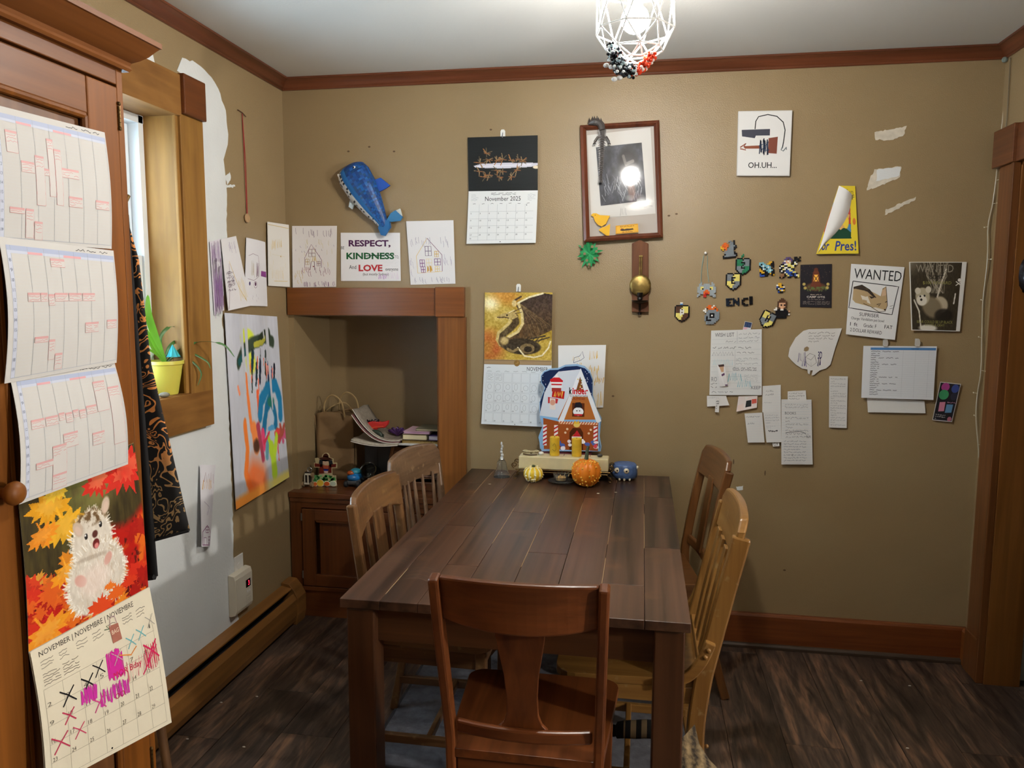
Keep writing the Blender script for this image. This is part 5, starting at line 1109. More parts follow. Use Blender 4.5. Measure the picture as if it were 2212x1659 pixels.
# ------------------------------------------------------------------ dragon calendar
def dragon(U, V):
    n = vnoise(U, V, 5, 3); n2 = vnoise(U*1.5, V, 16, 7); im = np.stack([.62+.25*n, .50+.25*n, .14+.22*n], -1)
    P = lambda m_, c_: paint(im, np.clip(m_, 0, 1), c_)
    im = P(m_ell(U, V, .09, .16, .12, .1, 0, 1.2), '#fff2c0'); im = P(m_ell(U, V, .08, .82, .2, .24, 0, .9)*n*1.4, '#b8602a'); im = P(m_ell(U, V, .3, .04, .22, .12, .4, 1)*.6, '#d68a3a'); im = P(m_ell(U, V, .25, .35, .2, .12, 0, 1)*n2*.8, '#f0dc90')
    wing = m_poly(U, V, [(.47, .2), (.52, .13), (.7, .05), (.86, .01), (1, .03), (1, .55), (.86, .62), (.72, .68), (.55, .72), (.42, .72), (.36, .68), (.5, .6), (.58, .48), (.56, .34)])
    wc = np.stack([.22+.32*n2*V*1.3, .16+.24*n2*V*1.3, .09+.1*n2], -1); im = im*(1-wing[..., None])+wc*wing[..., None]
    for k in range(6): im = P(m_line(U, V, [(.52, .16), (.62+.07*k, .38+.02*k), (.72+.05*k, .66-.035*k)], .006)*.5, '#8a7248')
    im = P(m_line(U, V, [(.5, .16), (.56, .32), (.57, .46), (.5, .58), (.36, .66)], .02), '#dcc78c'); im = P(m_line(U, V, [(.5, .15), (.66, .07), (.86, .015)], .013), '#e8dcb4'); im = P(m_line(U, V, [(.43, .17), (.44, .12), (.54, .06)], .014), '#4a3520'); im = P(m_ell(U, V, .44, .16, .035, .05, 0, .5), '#d8c084')
    im = P(m_line(U, V, [(.45, .36), (.47, .44), (.4, .52), (.3, .6), (.24, .66), (.26, .76)], .05), '#4e3d22'); im = P(m_line(U, V, [(.37, .36), (.38, .44), (.3, .52), (.21, .6), (.19, .7), (.24, .78)], .022), '#cdb673')
    im = P(m_poly(U, V, [(.18, .36), (.26, .32), (.36, .29), (.48, .27), (.47, .33), (.5, .36), (.42, .4), (.34, .37), (.24, .39), (.23, .4)]), '#b89f62'); im = P(m_line(U, V, [(.19, .37), (.3, .365), (.36, .38)], .007), '#4a3518'); im = P(m_line(U, V, [(.36, .3), (.44, .26)], .006), '#e8dcb0')
    im = P(m_ell(U, V, .34, .76, .14, .09, .5, .12), '#6a5638'); im = P(m_ell(U, V, .56, .8, .28, .12, .05, .1), '#3a2e1c'); im = P(m_ell(U, V, .64, .83, .11, .075, 0, .12)*.9, '#8a744c'); im = P(m_ell(U, V, .3, .72, .06, .06, 0, .5), '#c2aa70')
    im = P(m_line(U, V, [(.98, .72), (.95, .82), (.86, .93), (.74, .96), (.6, .94), (.5, .82)], .011), '#efe3bc'); im = P(m_line(U, V, [(.7, .68), (.9, .64)], .012), '#3c2f1e'); im = P(m_line(U, V, [(.74, .73), (.96, .66)], .01), '#4c3f2a'); im = P(m_line(U, V, [(.35, .84), (.42, .88), (.5, .84)], .02), '#8a7448')
    im = P(m_ell(U, V, .65, .84, .06, .045, 0, .15), '#2e2416')
    for k in range(9): im = P(m_line(U, V, [(.3+.02*k, .5-.0*k), (.27+.02*k, .62)], .004)*.35, '#d8c48a') if k < 4 else P(m_line(U, V, [(.4+.05*k, .7+.004*k), (.46+.05*k, .64+.004*k)], .006)*.8, '#2a2014')
    im = P(m_ell(U, V, .335, .335, .012, .012, 0, .3), '#20160c'); im = P(m_line(U, V, [(.44, .28), (.54, .23)], .007), '#5a4526'); im = P(m_line(U, V, [(.46, .31), (.55, .29)], .006), '#5a4526')
    tx = (vnoise(U, V, 48, 31)-.5)*.26; return im+tx[..., None]
dq = ((0.936,1.538),(1.237,1.539),(1.236,1.242),(0.934,1.242)); dq2 = ((0.934,1.242),(1.236,1.242),(1.235,0.947),(0.923,0.952))
dc = sheet('wall_calendar', 'wall calendar with golden winged dragon picture above a November page', 'calendar', back(dq, .007), NB, [('g', dragon, 0, 0, 100, 100, 146, 146)], '#b59a50', lambda u, v: .001, part='dragon_picture')
A = [('r', 0, 0, 100, 7.5, '#a58a68'), ('l', [(0, 1), (100, 1.5)], .6, '#6e5638'), ('l', [(0, 7), (100, 7.2)], .6, '#7a6244'), ('e', 49, 5, 4.5, 5, '#8a6a35'), ('e', 49, 4.6, 2.6, 3.2, '#b08a48'), ('t', 'NOVEMBER', 64, 10.5, 95, 16.5, '#3a3f44'), ('w', 4, 11, 10, 13.5, 1, .6, '#3a3f44', 1)]
for k in range(7): A += [('w', 5+13*k, 17, 12+13*k, 19, 1, .4, '#70767a', k)]
rr = random.Random(4)
for r_ in range(5):
    for k in range(7):
        x0, y0 = 4+13.1*k, 20.5+15.4*r_; A.append(('l', [(x0, y0), (x0+12, y0), (x0+12, y0+14), (x0, y0+14), (x0, y0)], .35, '#b4bac0'))
        d_ = r_*7+k-5
        if d_ > 0: A.append(('t', str(d_), x0+.8, y0+11, x0+2.2+(1 if d_ > 9 else 0), y0+13.2, '#4a5056'))
        if 1 <= r_ <= 3 and d_ < 22: A.append(('o', x0+6+rr.uniform(-1, 1), y0+6.5+rr.uniform(-1, 1), rr.uniform(2, 4), rr.uniform(3.5, 5), .35, '#9aa0a6'))
        if r_ == 0 and k < 2: A.append(('w', x0+1, y0+1, x0+11, y0+12, 5, .4, '#9aa0a6', k+9))
A.append(('e', 49, 98.3, .6, .7, '#333'.replace('#333', '#333333')))
month_page(dc, back(dq2, .006), A, col='#dde3e6', curl=lambda u, v: .003+.016*v*v)
# yellow scribble paper behind the advent box
sheet('crayon_drawing', 'white sheet with yellow crayon scribbles behind the gingerbread house box', 'drawing', back(((1.264,1.308),(1.473,1.313),(1.465,1.038),(1.269,1.033))), NB,
      [('z', 66, 10, 84, 22, 10, 1, '#d6a92a', 2), ('z', 58, 34, 88, 62, 20, .9, '#d9b040', 3), ('z', 80, 52, 98, 60, 9, 1.3, '#cf9e1e', 4), ('z', 84, 76, 98, 98, 8, 1, '#d9b040', 5), ('l', [(33, 28), (34, 20), (46, 17), (51, 10), (55, 20), (48, 24), (40, 26), (33, 28)], .7, '#3a4060'), ('z', 30, 18, 46, 24, 6, .6, '#d9b040', 6), ('z', 40, 28, 50, 34, 5, 1, '#d6a92a', 8)] + strokes(60, 90, 70, 90, 8, 12, '#dfd0a8', .5, 3), '#dfdedb', lambda u, v: .003+.004*math.sin(PI*v))

# ------------------------------------------------------------------ framed picture
fr_ = thing('picture_frame', 'brown framed photograph behind glass hanging crooked on the wall', 'picture', (1.505, -.02, 1.65))
FO = [Vector((x, 0, z)) for x, z in ((1.349,2.238),(1.677,2.25),(1.704,1.77),(1.372,1.753))]
ctr = sum(FO, Vector())/4
def inset(k): return [ctr+(p-ctr)*k for p in FO]
def FYO(x, z): return .008*(z-2.03)+.02*(x-1.58)
def yoff(p, base): return base+FYO(p.x, p.z)
FI = [Vector((x, 0, z)) for x, z in ((1.375,2.218),(1.655,2.228),(1.681,1.791),(1.397,1.776))]
W_FRM = wood('frame_wood', '#4a2414', '#6e3a22', 'Z', .35, 60, 2, rand=.05, coat=.2)
for i in range(4):
    a, b_, c_, d_ = FO[i], FO[(i+1) % 4], FI[(i+1) % 4], FI[i]; mm = MB()
    top = [(p.x, yoff(p, -.03 if q < 2 else -.024), p.z) for q, p in enumerate((a, b_, c_, d_))]; bot = [(p.x, yoff(p, -.008), p.z) for p in (a, b_, c_, d_)]
    mid = [((a.x+d_.x)/2, yoff(a, -.036), (a.z+d_.z)/2), ((b_.x+c_.x)/2, yoff(b_, -.036), (b_.z+c_.z)/2)]
    mm.add(top+bot+mid, [(0, 1, 9, 8), (8, 9, 2, 3), (4, 5, 1, 0), (6, 7, 3, 2), (7, 6, 5, 4), (0, 8, 3, 7, 4), (1, 5, 6, 2, 9)])
    part(mm, 'frame_side', W_FRM, fr_, bevel=.0015)
def fq(q, base): return [(x, base+FYO(x, z), z) for x, z in q]
shb = Sheet(fq(((1.373,2.22),(1.657,2.23),(1.683,1.789),(1.395,1.774)), -.014), NB)
part(MB().grid(lambda u, v: shb.P(u, v), 1, 1), 'backing', mat('frame_backing', '#b3aaa0', .7), fr_, recalc=False)
shm = Sheet(fq(((1.379,2.199),(1.642,2.223),(1.671,1.87),(1.402,1.851)), -.0155), NB); part(MB().grid(lambda u, v: shm.P(u, v), 1, 1), 'mat_board', mat('mat_board', '#cfccc6', .7), fr_, recalc=False)
def fox(U, V):
    n = vnoise(U*1.2, V, 7, 3); n2 = vnoise(U*2, V, 26, 8); v_ = .13+.26*n*(.6+.6*n2); im = np.stack([v_, v_*1.02, v_*1.12], -1)
    im = paint(im, m_ell(U, V, .66, .3, .2, .24, .2, .6)*.8, '#26211f'); im = paint(im, m_line(U, V, [(.58, .2), (.62, .34), (.78, .3)], .03)*.6, '#9a9288')
    rr = random.Random(7)
    for k in range(60):
        x = rr.uniform(.1, .95); y = rr.uniform(.6, 1); im = paint(im, m_line(U, V, [(x, y), (x+rr.uniform(-.1, .1), y-rr.uniform(.08, .2))], .005)*.7, rr.choice(['#8e9098', '#b4b6bc', '#6a6c74', '#c9cbd0']))
    im = paint(im, m_poly(U, V, [(.6, .48), (.64, .52), (.7, .53), (.78, .46), (.82, .56), (.76, .66), (.68, .7), (.6, .62)]), '#8a4a2c'); im = paint(im, m_ell(U, V, .69, .64, .04, .05, 0, .4), '#c9b8a4')
    for x in (.65, .74): im = paint(im, m_ell(U, V, x, .575, .012, .012, 0, .3), '#16110e')
    im = paint(im, m_ell(U, V, .7, .78, .08, .14, 0, .6)*.6, '#7a4a34')
    return im
shp = Sheet(fq(((1.417,2.148),(1.607,2.163),(1.631,1.925),(1.441,1.905)), -.0165), NB)
pm_ = MB(); draw(pm_, shp, [('g', fox, 0, 0, 100, 100, 110, 140)], base=.0002); part(pm_, 'fox_photograph', ink_mat(), fr_, recalc=False, colors=True)
pm_ = MB(); draw(pm_, shm, [('l', [(74, 92), (80, 90), (84, 92), (90, 90), (96, 91)], .5, '#6a6a6a'), ('z', 46, 90, 54, 99, 6, .8, '#a8a6a2', 3)], base=.0003); part(pm_, 'signature', ink_mat(), fr_, recalc=False, colors=True)
FGL = bpy.data.materials.new('frame_glass'); FGL.use_nodes = True; nt = FGL.node_tree; nt.nodes.clear()
o_ = nt.nodes.new('ShaderNodeOutputMaterial'); mx = nt.nodes.new('ShaderNodeMixShader'); tr_ = nt.nodes.new('ShaderNodeBsdfTransparent'); gl = nt.nodes.new('ShaderNodeBsdfGlossy'); gl.inputs['Roughness'].default_value = .06
fz = nt.nodes.new('ShaderNodeFresnel'); fz.inputs[0].default_value = 1.5; nt.links.new(fz.outputs[0], mx.inputs[0]); nt.links.new(tr_.outputs[0], mx.inputs[1]); nt.links.new(gl.outputs[0], mx.inputs[2]); nt.links.new(mx.outputs[0], o_.inputs[0])
shg = Sheet(fq(((1.373,2.22),(1.657,2.23),(1.683,1.789),(1.395,1.774)), -.020), NB); part(MB().grid(lambda u, v: shg.P(u, v), 1, 1), 'glass', FGL, fr_, recalc=False)
# yellow bird and ticket tucked on the frame
ybm = MB().prism(((1.4,1.865),(1.409,1.873),(1.423,1.873),(1.439,1.865),(1.482,1.862),(1.474,1.847),(1.465,1.828),(1.448,1.818),(1.457,1.814),(1.483,1.828),(1.48,1.779),(1.468,1.779),(1.434,1.803),(1.452,1.816),(1.432,1.824),(1.418,1.84),(1.412,1.858)), -.0305, -.0295)
ybm.v = [(a[0], a[1]+FYO(a[0], a[2]), a[2]) for a in ybm.v]
ybd = ybm.build('paper_bird', mat('yellow_paper', '#d8a51a', .7), None, (1.47, -.03, 1.49)); ybd.data.transform(Matrix.Translation((0, 0, 0)))
tag(ybd, 'yellow cut-paper bird stuck in the lower left of the picture frame', 'ornament')
mm = MB(); mm.col = lin('#4a3a1a'); x, z = (1.419,1.865); mm.ball((x, -.0308+FYO(x, z), z), .0018, 6, 4); e_ = mm.build('eye', ink_mat(), ybd, colors=True, recalc=False); e_.data.transform(Matrix.Translation((-1.47, .03, -1.49)))
sheet('train_ticket', 'small orange train ticket stuck at the bottom of the picture frame', 'ticket', [(x, -.031+FYO(x, z), z) for x, z in ((1.506,1.82),(1.599,1.828),(1.602,1.792),(1.507,1.785))], NB, [('l', [(3, 6), (97, 6), (97, 94), (3, 94), (3, 6)], 4, '#a86a1e'), ('w', 20, 12, 82, 28, 1, 5, '#6a4218', 2), ('p', [(20, 62), (24, 40), (34, 44), (38, 52), (50, 46), (62, 50), (76, 48), (80, 64), (60, 70), (30, 70)], '#3a2a1e'), ('p', [(20, 52), (26, 36), (30, 50)], '#9a3a1e'), ('w', 28, 78, 74, 92, 1, 5, '#6a4218', 5)], '#dca83e')
# grey articulated dragon toy draped over the frame
az = thing('articulated_lizard', 'grey plastic jointed lizard hanging over the top left of the frame', 'toy', (1.45, -.035, 1.86))
GRYP = mat('grey_plastic', '#4d4846', .4, .1)
path = smooth_path([(x, -.044+FYO(x, z), z) for x, z in ((1.442,2.215),(1.444,2.187),(1.443,2.121),(1.442,2.064),(1.439,2.003))], 7)
for i, p in enumerate(path):
    f = i/len(path); r_ = .0125-.006*f
    sg = MB().ball(p, (r_, .006, .0058), 8, 6)
    for s_ in (-1, 1): sg.add([p+Vector((s_*r_*.7, -.003, .002)), p+Vector((s_*r_*1.6, -.004, -.004)), p+Vector((s_*r_*.6, -.003, -.005)), p+Vector((s_*r_*.7, .003, -.001))], [(0, 1, 2), (0, 3, 1), (1, 3, 2), (0, 2, 3)])
    part(sg, 'segment', GRYP, az)
hd = smooth_path([(x, -.05+FYO(x, z)+.012*k/3, z) for k, (x, z) in enumerate(((1.444,2.211),(1.436,2.237),(1.412,2.247),(1.384,2.239)))], 4)
hm = MB().tube(hd, .012, 8, [1, 1.1, 1.2, 1.25, 1.2, 1.15, 1.1, 1.2, 1.3, 1.1, .8, .5, .2]); rr = random.Random(3)
for k in range(12):
    p = hd[k]; hm.add([p+Vector((-.006, 0, .006)), p+Vector((.006, 0, .006)), p+Vector((0, -.008, .004)), p+Vector((rr.uniform(-.006, .006), -.002, .026))], [(0, 1, 3), (1, 2, 3), (2, 0, 3), (0, 2, 1)])
part(hm, 'head', GRYP, az, smooth=40)
for a_, b_ in (((1.437,2.181), (1.412,2.165)), ((1.45,2.181), (1.473,2.163))):
    fy = FYO(*a_)
    lg = MB().tube([(a_[0], fy-.044, a_[1]), ((a_[0]+b_[0])/2, fy-.046, a_[1]+.002), (b_[0], fy-.044, b_[1])], .005, 6)
    for k in (-1, 0, 1): lg.tube([(b_[0], fy-.044, b_[1]), (b_[0]+k*.006, fy-.046, b_[1]-.01)], .0022, 5)
    part(lg, 'leg', GRYP, az)
# green paper snowflake
gs = MB(); GC = Vector((*(1.396,1.704),)); rr = random.Random(6)
outer = []
for k in range(32):
    a = 2*PI*k/32+.2; r_ = (.068 if k % 4 == 0 else .05 if k % 2 == 0 else .04)*(1+.12*rr.uniform(-1, 1)); outer.append((GC.x+r_*math.cos(a)*.85, GC.y+r_*math.sin(a)))
nv = len(outer)
gs.add([(p[0], -.024-.02*((i % 8)/8-.5 if (i % 8) < 5 else .5-(i % 8)/8)-.012*math.cos(4*2*PI*i/nv), p[1]) for i, p in enumerate(outer)]+[(GC.x, -.012, GC.y)], [(i, (i+1) % nv, nv) for i in range(nv)])
o = gs.build('paper_snowflake', mat('green_paper', '#1f8a4e', .7), None, (GC.x, -.02, GC.y-.07)); tag(o, 'green cut-paper snowflake hanging under the picture frame corner', 'ornament'); o.modifiers.new('thick', 'SOLIDIFY').thickness = .0008
hl = MB(); hl.col = lin('#7a6a4a')
for (dx, dz) in ((.012, .03), (.03, .01), (-.02, .0), (-.01, -.028), (.024, -.02), (.0, -.045), (-.03, .03)):
    x, z = GC.x+dx, GC.y+dz; hl.prism([(x-.006, z-.005), (x+.005, z-.006), (x+.007, z+.003), (x-.003, z+.006)], -.037, -.0365, 'Y')
h_ = hl.build('cut_hole', ink_mat(), o, colors=True, recalc=False); h_.data.transform(Matrix.Translation((-GC.x, .02, -GC.y+.07)))
# ------------------------------------------------------------------ brass candle sconce
so = thing('candle_sconce', 'wooden plaque candle sconce with a round brass reflector disc', 'sconce', (1.64, -.01, 1.345))
W_SC = wood('sconce_wood', '#4a2814', '#6e4222', 'Z', .65, 60, 2, rand=0)
part(MB().prism(((1.575,1.746),(1.608,1.761),(1.645,1.745),(1.652,1.457),(1.581,1.456)), -.022, -.003, 'Y'), 'plaque', W_SC, so, bevel=.002)
BRS = mat('aged_brass', '#8a7440', .42, .75, var=.45, vscale=45)
sx, sz = (1.614,1.57)
for dx in (-.004, .004): part(MB().tube([(sx+dx, -.026, sz+.02), (sx+dx, -.026, sz+.125)], .0028, 8), 'rod', BRS, so)
part(MB().box((sx-.008, -.031, sz+.118), (sx+.008, -.022, sz+.126)), 'rod_cap', BRS, so, bevel=.002)
part(MB().lathe([(0, .006), (.02, .005), (.034, .001), (.042, -.004), (.045, -.003), (.043, 0), (.034, .004)], (0, 0, 0), 32, Matrix.Translation((sx, -.034, sz)) @ Matrix.Rotation(PI/2, 4, 'X')), 'reflector', BRS, so, smooth=50)
BLKI = mat('black_iron', '#1c1816', .4, .6)
part(MB().lathe([(0, 0), (.012, .001), (.03, .008), (.036, .014), (.034, .015), (.01, .004)], (sx, -.045, sz-.078), 20), 'drip_pan', BLKI, so, smooth=40)
part(MB().lathe([(.006, 0), (.012, .006), (.009, .014), (.012, .02), (.012, .034)], (sx, -.045, sz-.065), 14), 'candle_cup', BLKI, so, smooth=40)
part(MB().tube(smooth_path([(sx, -.02, sz-.105), (sx, -.035, sz-.1), (sx, -.045, sz-.078)], 4), .005, 8).tube([(sx, -.012, sz-.1), (sx, -.012, sz-.125)], .008, 8), 'arm', BLKI, so, smooth=40)
# ------------------------------------------------------------------ canvas
cv = MB(); cq_ = ((1.994,2.276),(2.205,2.272),(2.205,2.013),(1.997,2.018))
cvo = cv.prism([cq_[0], cq_[1], cq_[2], cq_[3]], -.018, -.003, 'Y').build('small_canvas', mat('canvas_white', '#dcdbd8', .8), None, (1.98+.1, -.003, 1.95), bevel=.001); tag(cvo, 'small white canvas with painted fishing rod and the words OH.UH', 'painting')
cs = Sheet([(x, -.0182, z) for x, z in cq_], NB); cm_ = MB()
draw(cm_, cs, [('p', [(7, 29), (60, 28), (60, 38), (34, 38), (32, 42), (8, 39)], '#3c3d4a'), ('l', [(32, 28), (33, 16), (38, 9), (55, 6), (72, 9), (84, 18), (88, 30), (86, 48), (84, 58)], 1.5, '#1e1e22'), ('l', [(84, 56), (82, 60), (86, 62), (92, 56), (92, 60)], 1.6, '#6a7478'), ('p', [(58, 42), (75, 40), (74, 66), (58, 65)], '#7a4030'), ('p', [(12, 54), (44, 53), (44, 58), (14, 58)], '#8a4a32'), ('l', [(5, 56), (16, 50), (12, 55), (16, 60), (5, 58)], 1.8, '#8a4a32'), ('z', 42, 44, 58, 66, 16, 1.6, '#20304e', 3), ('l', [(40, 54), (58, 48), (44, 62), (60, 60)], 1.6, '#24385a'), ('t', 'OH.UH...', 21, 79, 75, 88, '#17181c', .01), ('l', [(1, 1), (99, 1), (99, 99), (1, 99), (1, 1)], .5, '#c4c2bd')])
ch = cm_.build('painted_design', ink_mat(), cvo, colors=True, recalc=False); ch.data.transform(Matrix.Translation(-Vector(cvo.location)))

# ================================================================== right half of the back wall
# poster with a peeled corner
def pres(U, V):
    xl = 1811-49*V; U = (xl+U*(1846+7*V-xl)-(1772-10*V))/(74+17*V)
    im = np.zeros(U.shape+(3,))+np.array([.87, .78, .2])
    im = paint(im, m_poly(U, V, [(.34, .24), (.84, .24), (.84, .77), (.16, .77), (.16, .5)]), '#4a7fa8')
    im = paint(im, m_poly(U, V, [(.16, .5), (.34, .3), (.4, .3), (.3, .77), (.16, .77)]), '#b2403a'); im = paint(im, m_poly(U, V, [(.76, .24), (.84, .24), (.84, .56), (.78, .56)]), '#b2403a')
    im = paint(im, m_ell(U, V, .57, .5, .17, .14, .1, .1), '#c99a52'); im = paint(im, m_ell(U, V, .7, .52, .09, .12, .1, .2), '#e8c93e')
    im = paint(im, m_poly(U, V, [(.3, .77), (.34, .66), (.5, .6), (.72, .62), (.84, .68), (.84, .77)]), '#17442f'); im = paint(im, m_poly(U, V, [(.46, .6), (.58, .64), (.68, .6), (.62, .55), (.5, .55)]), '#d9a868')
    im = paint(im, m_poly(U, V, [(.34, .4), (.56, .36), (.82, .42), (.8, .47), (.56, .42), (.36, .46)]), '#d2ad68'); im = paint(im, m_ell(U, V, .6, .37, .13, .06, .1, .1), '#c49a52')
    im = paint(im, m_ell(U, V, .93, .52, .04, .05, 0, .2), '#d0742e'); im = paint(im, m_poly(U, V, [(0, .99), (0, 1), (1, 1), (1, .99)]), '#2a2a30')
    return im
po = sheet('campaign_poster', 'yellow hand-drawn poster reading for Pres with its upper left corner folded over', 'poster', back(((2.399,1.971),(2.461,1.969),(2.487,1.697),(2.323,1.696)), .004), NB,
     [('g', pres, 0, 0, 100, 100, 86, 140), ('t', 'for', 3, 80, 26, 94, '#2a3f8a', .02), ('t', 'Pres!', 42, 80, 95, 95, '#2a3f8a', .02), ('t', 'Fun', 45, 5, 88, 12, '#8a7a2a', .01), ('t', 'F', 82, 13, 94, 20, '#4a4a3a', .01)], '#dcc648', lambda u, v: .002+.005*v)
fq_ = [(x, -.012, z) for x, z in ((2.399,1.971),(2.45,1.935),(2.333,1.715),(2.327,1.696))]
fl = MB(); a, b_, c_, d_ = [Vector(p) for p in fq_]
fl.grid(lambda u, v: a.lerp(b_, u).lerp(d_.lerp(c_, u), v)+Vector((.034*u*math.sin(PI*v), -.016*math.sin(PI*u)*(1-.7*v), 0)), 10, 10)
f_ = fl.build('folded_corner', mat('paper_back', '#d6d4d0', .8), po, smooth=60); f_.data.transform(Matrix.Translation(-Vector(po.location)))
po.data.transform(Matrix.Translation((0, .003, 0)))

# ------------------------------------------------------------------ fused bead pieces
BM = ink_mat('fused_beads', .3)
def bead_piece(label, rows, pal, px_c, pitch=.0048, rot=0.0, cat='bead art', group='fused bead pieces on the wall', y=-.006, name='bead_piece'):
    x, z = px_c; mb = MB(); H_ = len(rows); W_ = max(len(r) for r in rows); cr, sr = math.cos(rot), math.sin(rot); K_ = 6
    for j, r in enumerate(rows):
        for i, ch_ in enumerate(r):
            if ch_ in ' .': continue
            ux, uz = (i-(W_-1)/2)*pitch, ((H_-1)/2-j)*pitch; bx, bz = x+ux*cr-uz*sr, z+ux*sr+uz*cr; mb.col = lin(pal[ch_]); q = pitch*.7
            ring = [(bx+q*math.cos(PI/4*(k*2+1)+rot), bz+q*math.sin(PI/4*(k*2+1)+rot)) for k in range(4)]
            mb.add([(p[0], y+.003, p[1]) for p in ring]+[(p[0], y-.001, p[1]) for p in ring]+[(bx+(p[0]-bx)*.8, y-.0016, bz+(p[1]-bz)*.8) for p in ring], [(0, 1, 5, 4), (1, 2, 6, 5), (2, 3, 7, 6), (3, 0, 4, 7), (4, 5, 9, 8), (5, 6, 10, 9), (6, 7, 11, 10), (7, 4, 8, 11), (8, 9, 10, 11)])
    zb = z-H_*pitch/2; o = mb.build(name, BM, None, (x, y, zb), colors=True, recalc=False); return tag(o, label, cat, group)
PAL = {'K': '#15151a', 'G': '#7c848a', 'g': '#9aa2a6', 'O': '#d8682a', 'Y': '#e6d878', 'y': '#d8a830', 'B': '#2a4a9a', 'b': '#5a86b8', 'E': '#2f7a56', 'e': '#58a078', 'N': '#5c4030', 'n': '#8a6648', 'W': '#e6e4de', 'S': '#d8a884', 'R': '#b83028', 'P': '#5a4a7a', 'C': '#8fb6b2', 'T': '#7fb8c8'}
shield = lambda a, b, L: [r for r in [
 ' KKKK.KKKK ', 'K%s%s%s%sK%s%s%s%sK' % (a, a, a, a, b, b, b, b), 'K%s%s%s%s%s%s%s%s%sK' % (a, a, a, a, b, b, b, b, b)] + ['K' + ''.join((L[j][i-3] if 0 <= i-3 < len(L[j]) and L[j][i-3] != '.' else ((a if i < 4.5 else b) if j < 2.5 else (b if i < 4.5 else a))) for i in range(9)) + 'K' for j in range(5)] + [
 'K%s%s%s%s%s%s%s%s%sK' % (b, b, b, b, b, a, a, a, a), ' K%s%s%s%s%s%s%sK ' % (b, b, b, a, a, a, a), '  K%s%s%s%s%sK  ' % (b, b, a, a, a), '   KK%sKK   ' % a, '     K     ']]
bead_piece('grey fused-bead bird with an orange head at the top of the group', ['     GG K ', '  OO  GGK ', ' OOOO GGK ', 'yOOOO GGGK', 'yyOO GGGKK', ' y OGGGGK ', '   GGGGG  ', '  GGGGGGK ', '  KGGGGGKK', ' KGGGGGGGK', ' KKKKKKKK '], PAL, (1.976,1.719), .0066, .1)
s2 = ['...'] * 5
bead_piece('green and black fused-bead shield hung from a green leaf tag', ['     E     ', '    EE     ', '    E      '] + shield('E', 'G', ['KKK', '..K', '.K.', 'K..', 'KKK']), PAL, (2.036,1.656), .0056)
bead_piece('grey and yellow fused-bead shield with a black letter E', shield('G', 'Y', ['KKK', 'K..', 'KK.', 'K..', 'KKK']), PAL, (1.999,1.585), .0057)
bead_piece('grey and yellow fused-bead shield tilted beside the bead figure', shield('Y', 'G', ['K.K', 'K.K', 'KKK', 'K.K', 'K.K']), PAL, (2.142,1.427), .0056, -.45)
bead_piece('brown and yellow fused-bead shield, leftmost bead piece on the wall', ['    WW     ', '    bb     '] + shield('N', 'Y', ['W.W', 'WWW', 'W.W', 'WWW', 'W..']), PAL, (1.792,1.456), .0057)
bead_piece('small square fused-bead piece with light blue and yellow diagonal stripes', ['TTT   yyK', 'TKTT yyKK', 'KTWTTT KK', ' KTKTWT K', 'yKWTKTTK ', 'yyKKTTWTK', 'KyyKKTTKK', 'BKKKKKyKK', 'BBBKK  Ky'], PAL, (2.132,1.638), .0066, .1)
bead_piece('large multicoloured fused-bead figure, abstract in gold blue and white', ['    PPP  KK K', '   PPNPP KKK ', '   WSWSPKK KK', '  PPSSW KWK  ', ' KKWWYYKKYW  ', 'KWYKKYYYWK   ', 'WKKWWKKYY    ', 'KKYWKWWKK    ', 'KWKKBBYYB    ', ' KKWBBBBYY   ', ' nnKYBBKKBK  ', 'nnnK YBBKBWY ', 'KnK  KK  KKY '], PAL, (2.224,1.644), .0066, .05)
bead_piece('tiny blue and gold fused-bead piece under the large bead figure', [' yy  ', 'WyyK ', 'BKyyW', 'KWBBK', ' KyWy', ' BKK '], PAL, (2.19,1.56), .0068)
bead_piece('fused-bead person with dark hair and black robe', ['    NN    ', '   NNNN   ', '  NNNNNN  ', '  NSSSSN  ', '  NSKSKN  ', '  NSSSSN  ', ' W NSSN   ', 'WWKKWWKK  ', ' KKKKKKKKS', ' KKKKKKKK ', ' KKKKKKKKW', '  KKKKKK  ', '  KKKKKK  '], PAL, (2.199,1.476), .0064)
bead_piece('grey and orange fused-bead robot with a black square on its chest', ['   OO W   ', '  OOOWOO  ', ' W OOOO O ', 'WW GGGGGO ', ' WGGGGGGGG', '  GGKKKGGG', ' GGGKWKGGG', ' GKGKKKGGG', ' GKGGGGGGG', ' GKKKGGGG ', '  GGGGGG  ', '  GGGGG   '], PAL, (1.913,1.447), .0068)
w_ = bead_piece('light grey fused-bead wolf head necklace on a cord', ['  g      g  ', ' gg gggg gg ', ' gggggggggg ', 'ggYYggggYYgg', 'ggYKggggKYgg', 'gggggOOggggg', 'ggggOOOOgggg', ' gggORROggg ', 'gg  RR  gggg', 'g   RR    gg'], PAL, (1.891,1.552), .0064)
cz = (1.882,1.705); wl = Vector(w_.location); cd = MB()
for a_, b_ in (((1.867,1.579), (1.875,1.695)), ((1.899,1.583), (1.89,1.695))): cd.tube(smooth_path([(a_[0], -.007, a_[1]), ((a_[0]+b_[0])/2-.003, -.008, (a_[1]+b_[1])/2), (b_[0], -.007, b_[1])], 4), .0014, 5)
cc = cd.build('cord', mat('teal_cord', '#7c9c96', .8), w_); cc.data.transform(Matrix.Translation(-wl))
pn = MB().lathe([(0, 0), (.006, .001), (.006, .008), (.003, .012), (0, .012)], (0, 0, 0), 12, Matrix.Translation((cz[0], -.001, cz[1])) @ Matrix.Rotation(PI/2, 4, 'X')).build('push_pin', HOOKM, w_); pn.data.transform(Matrix.Translation(-wl))
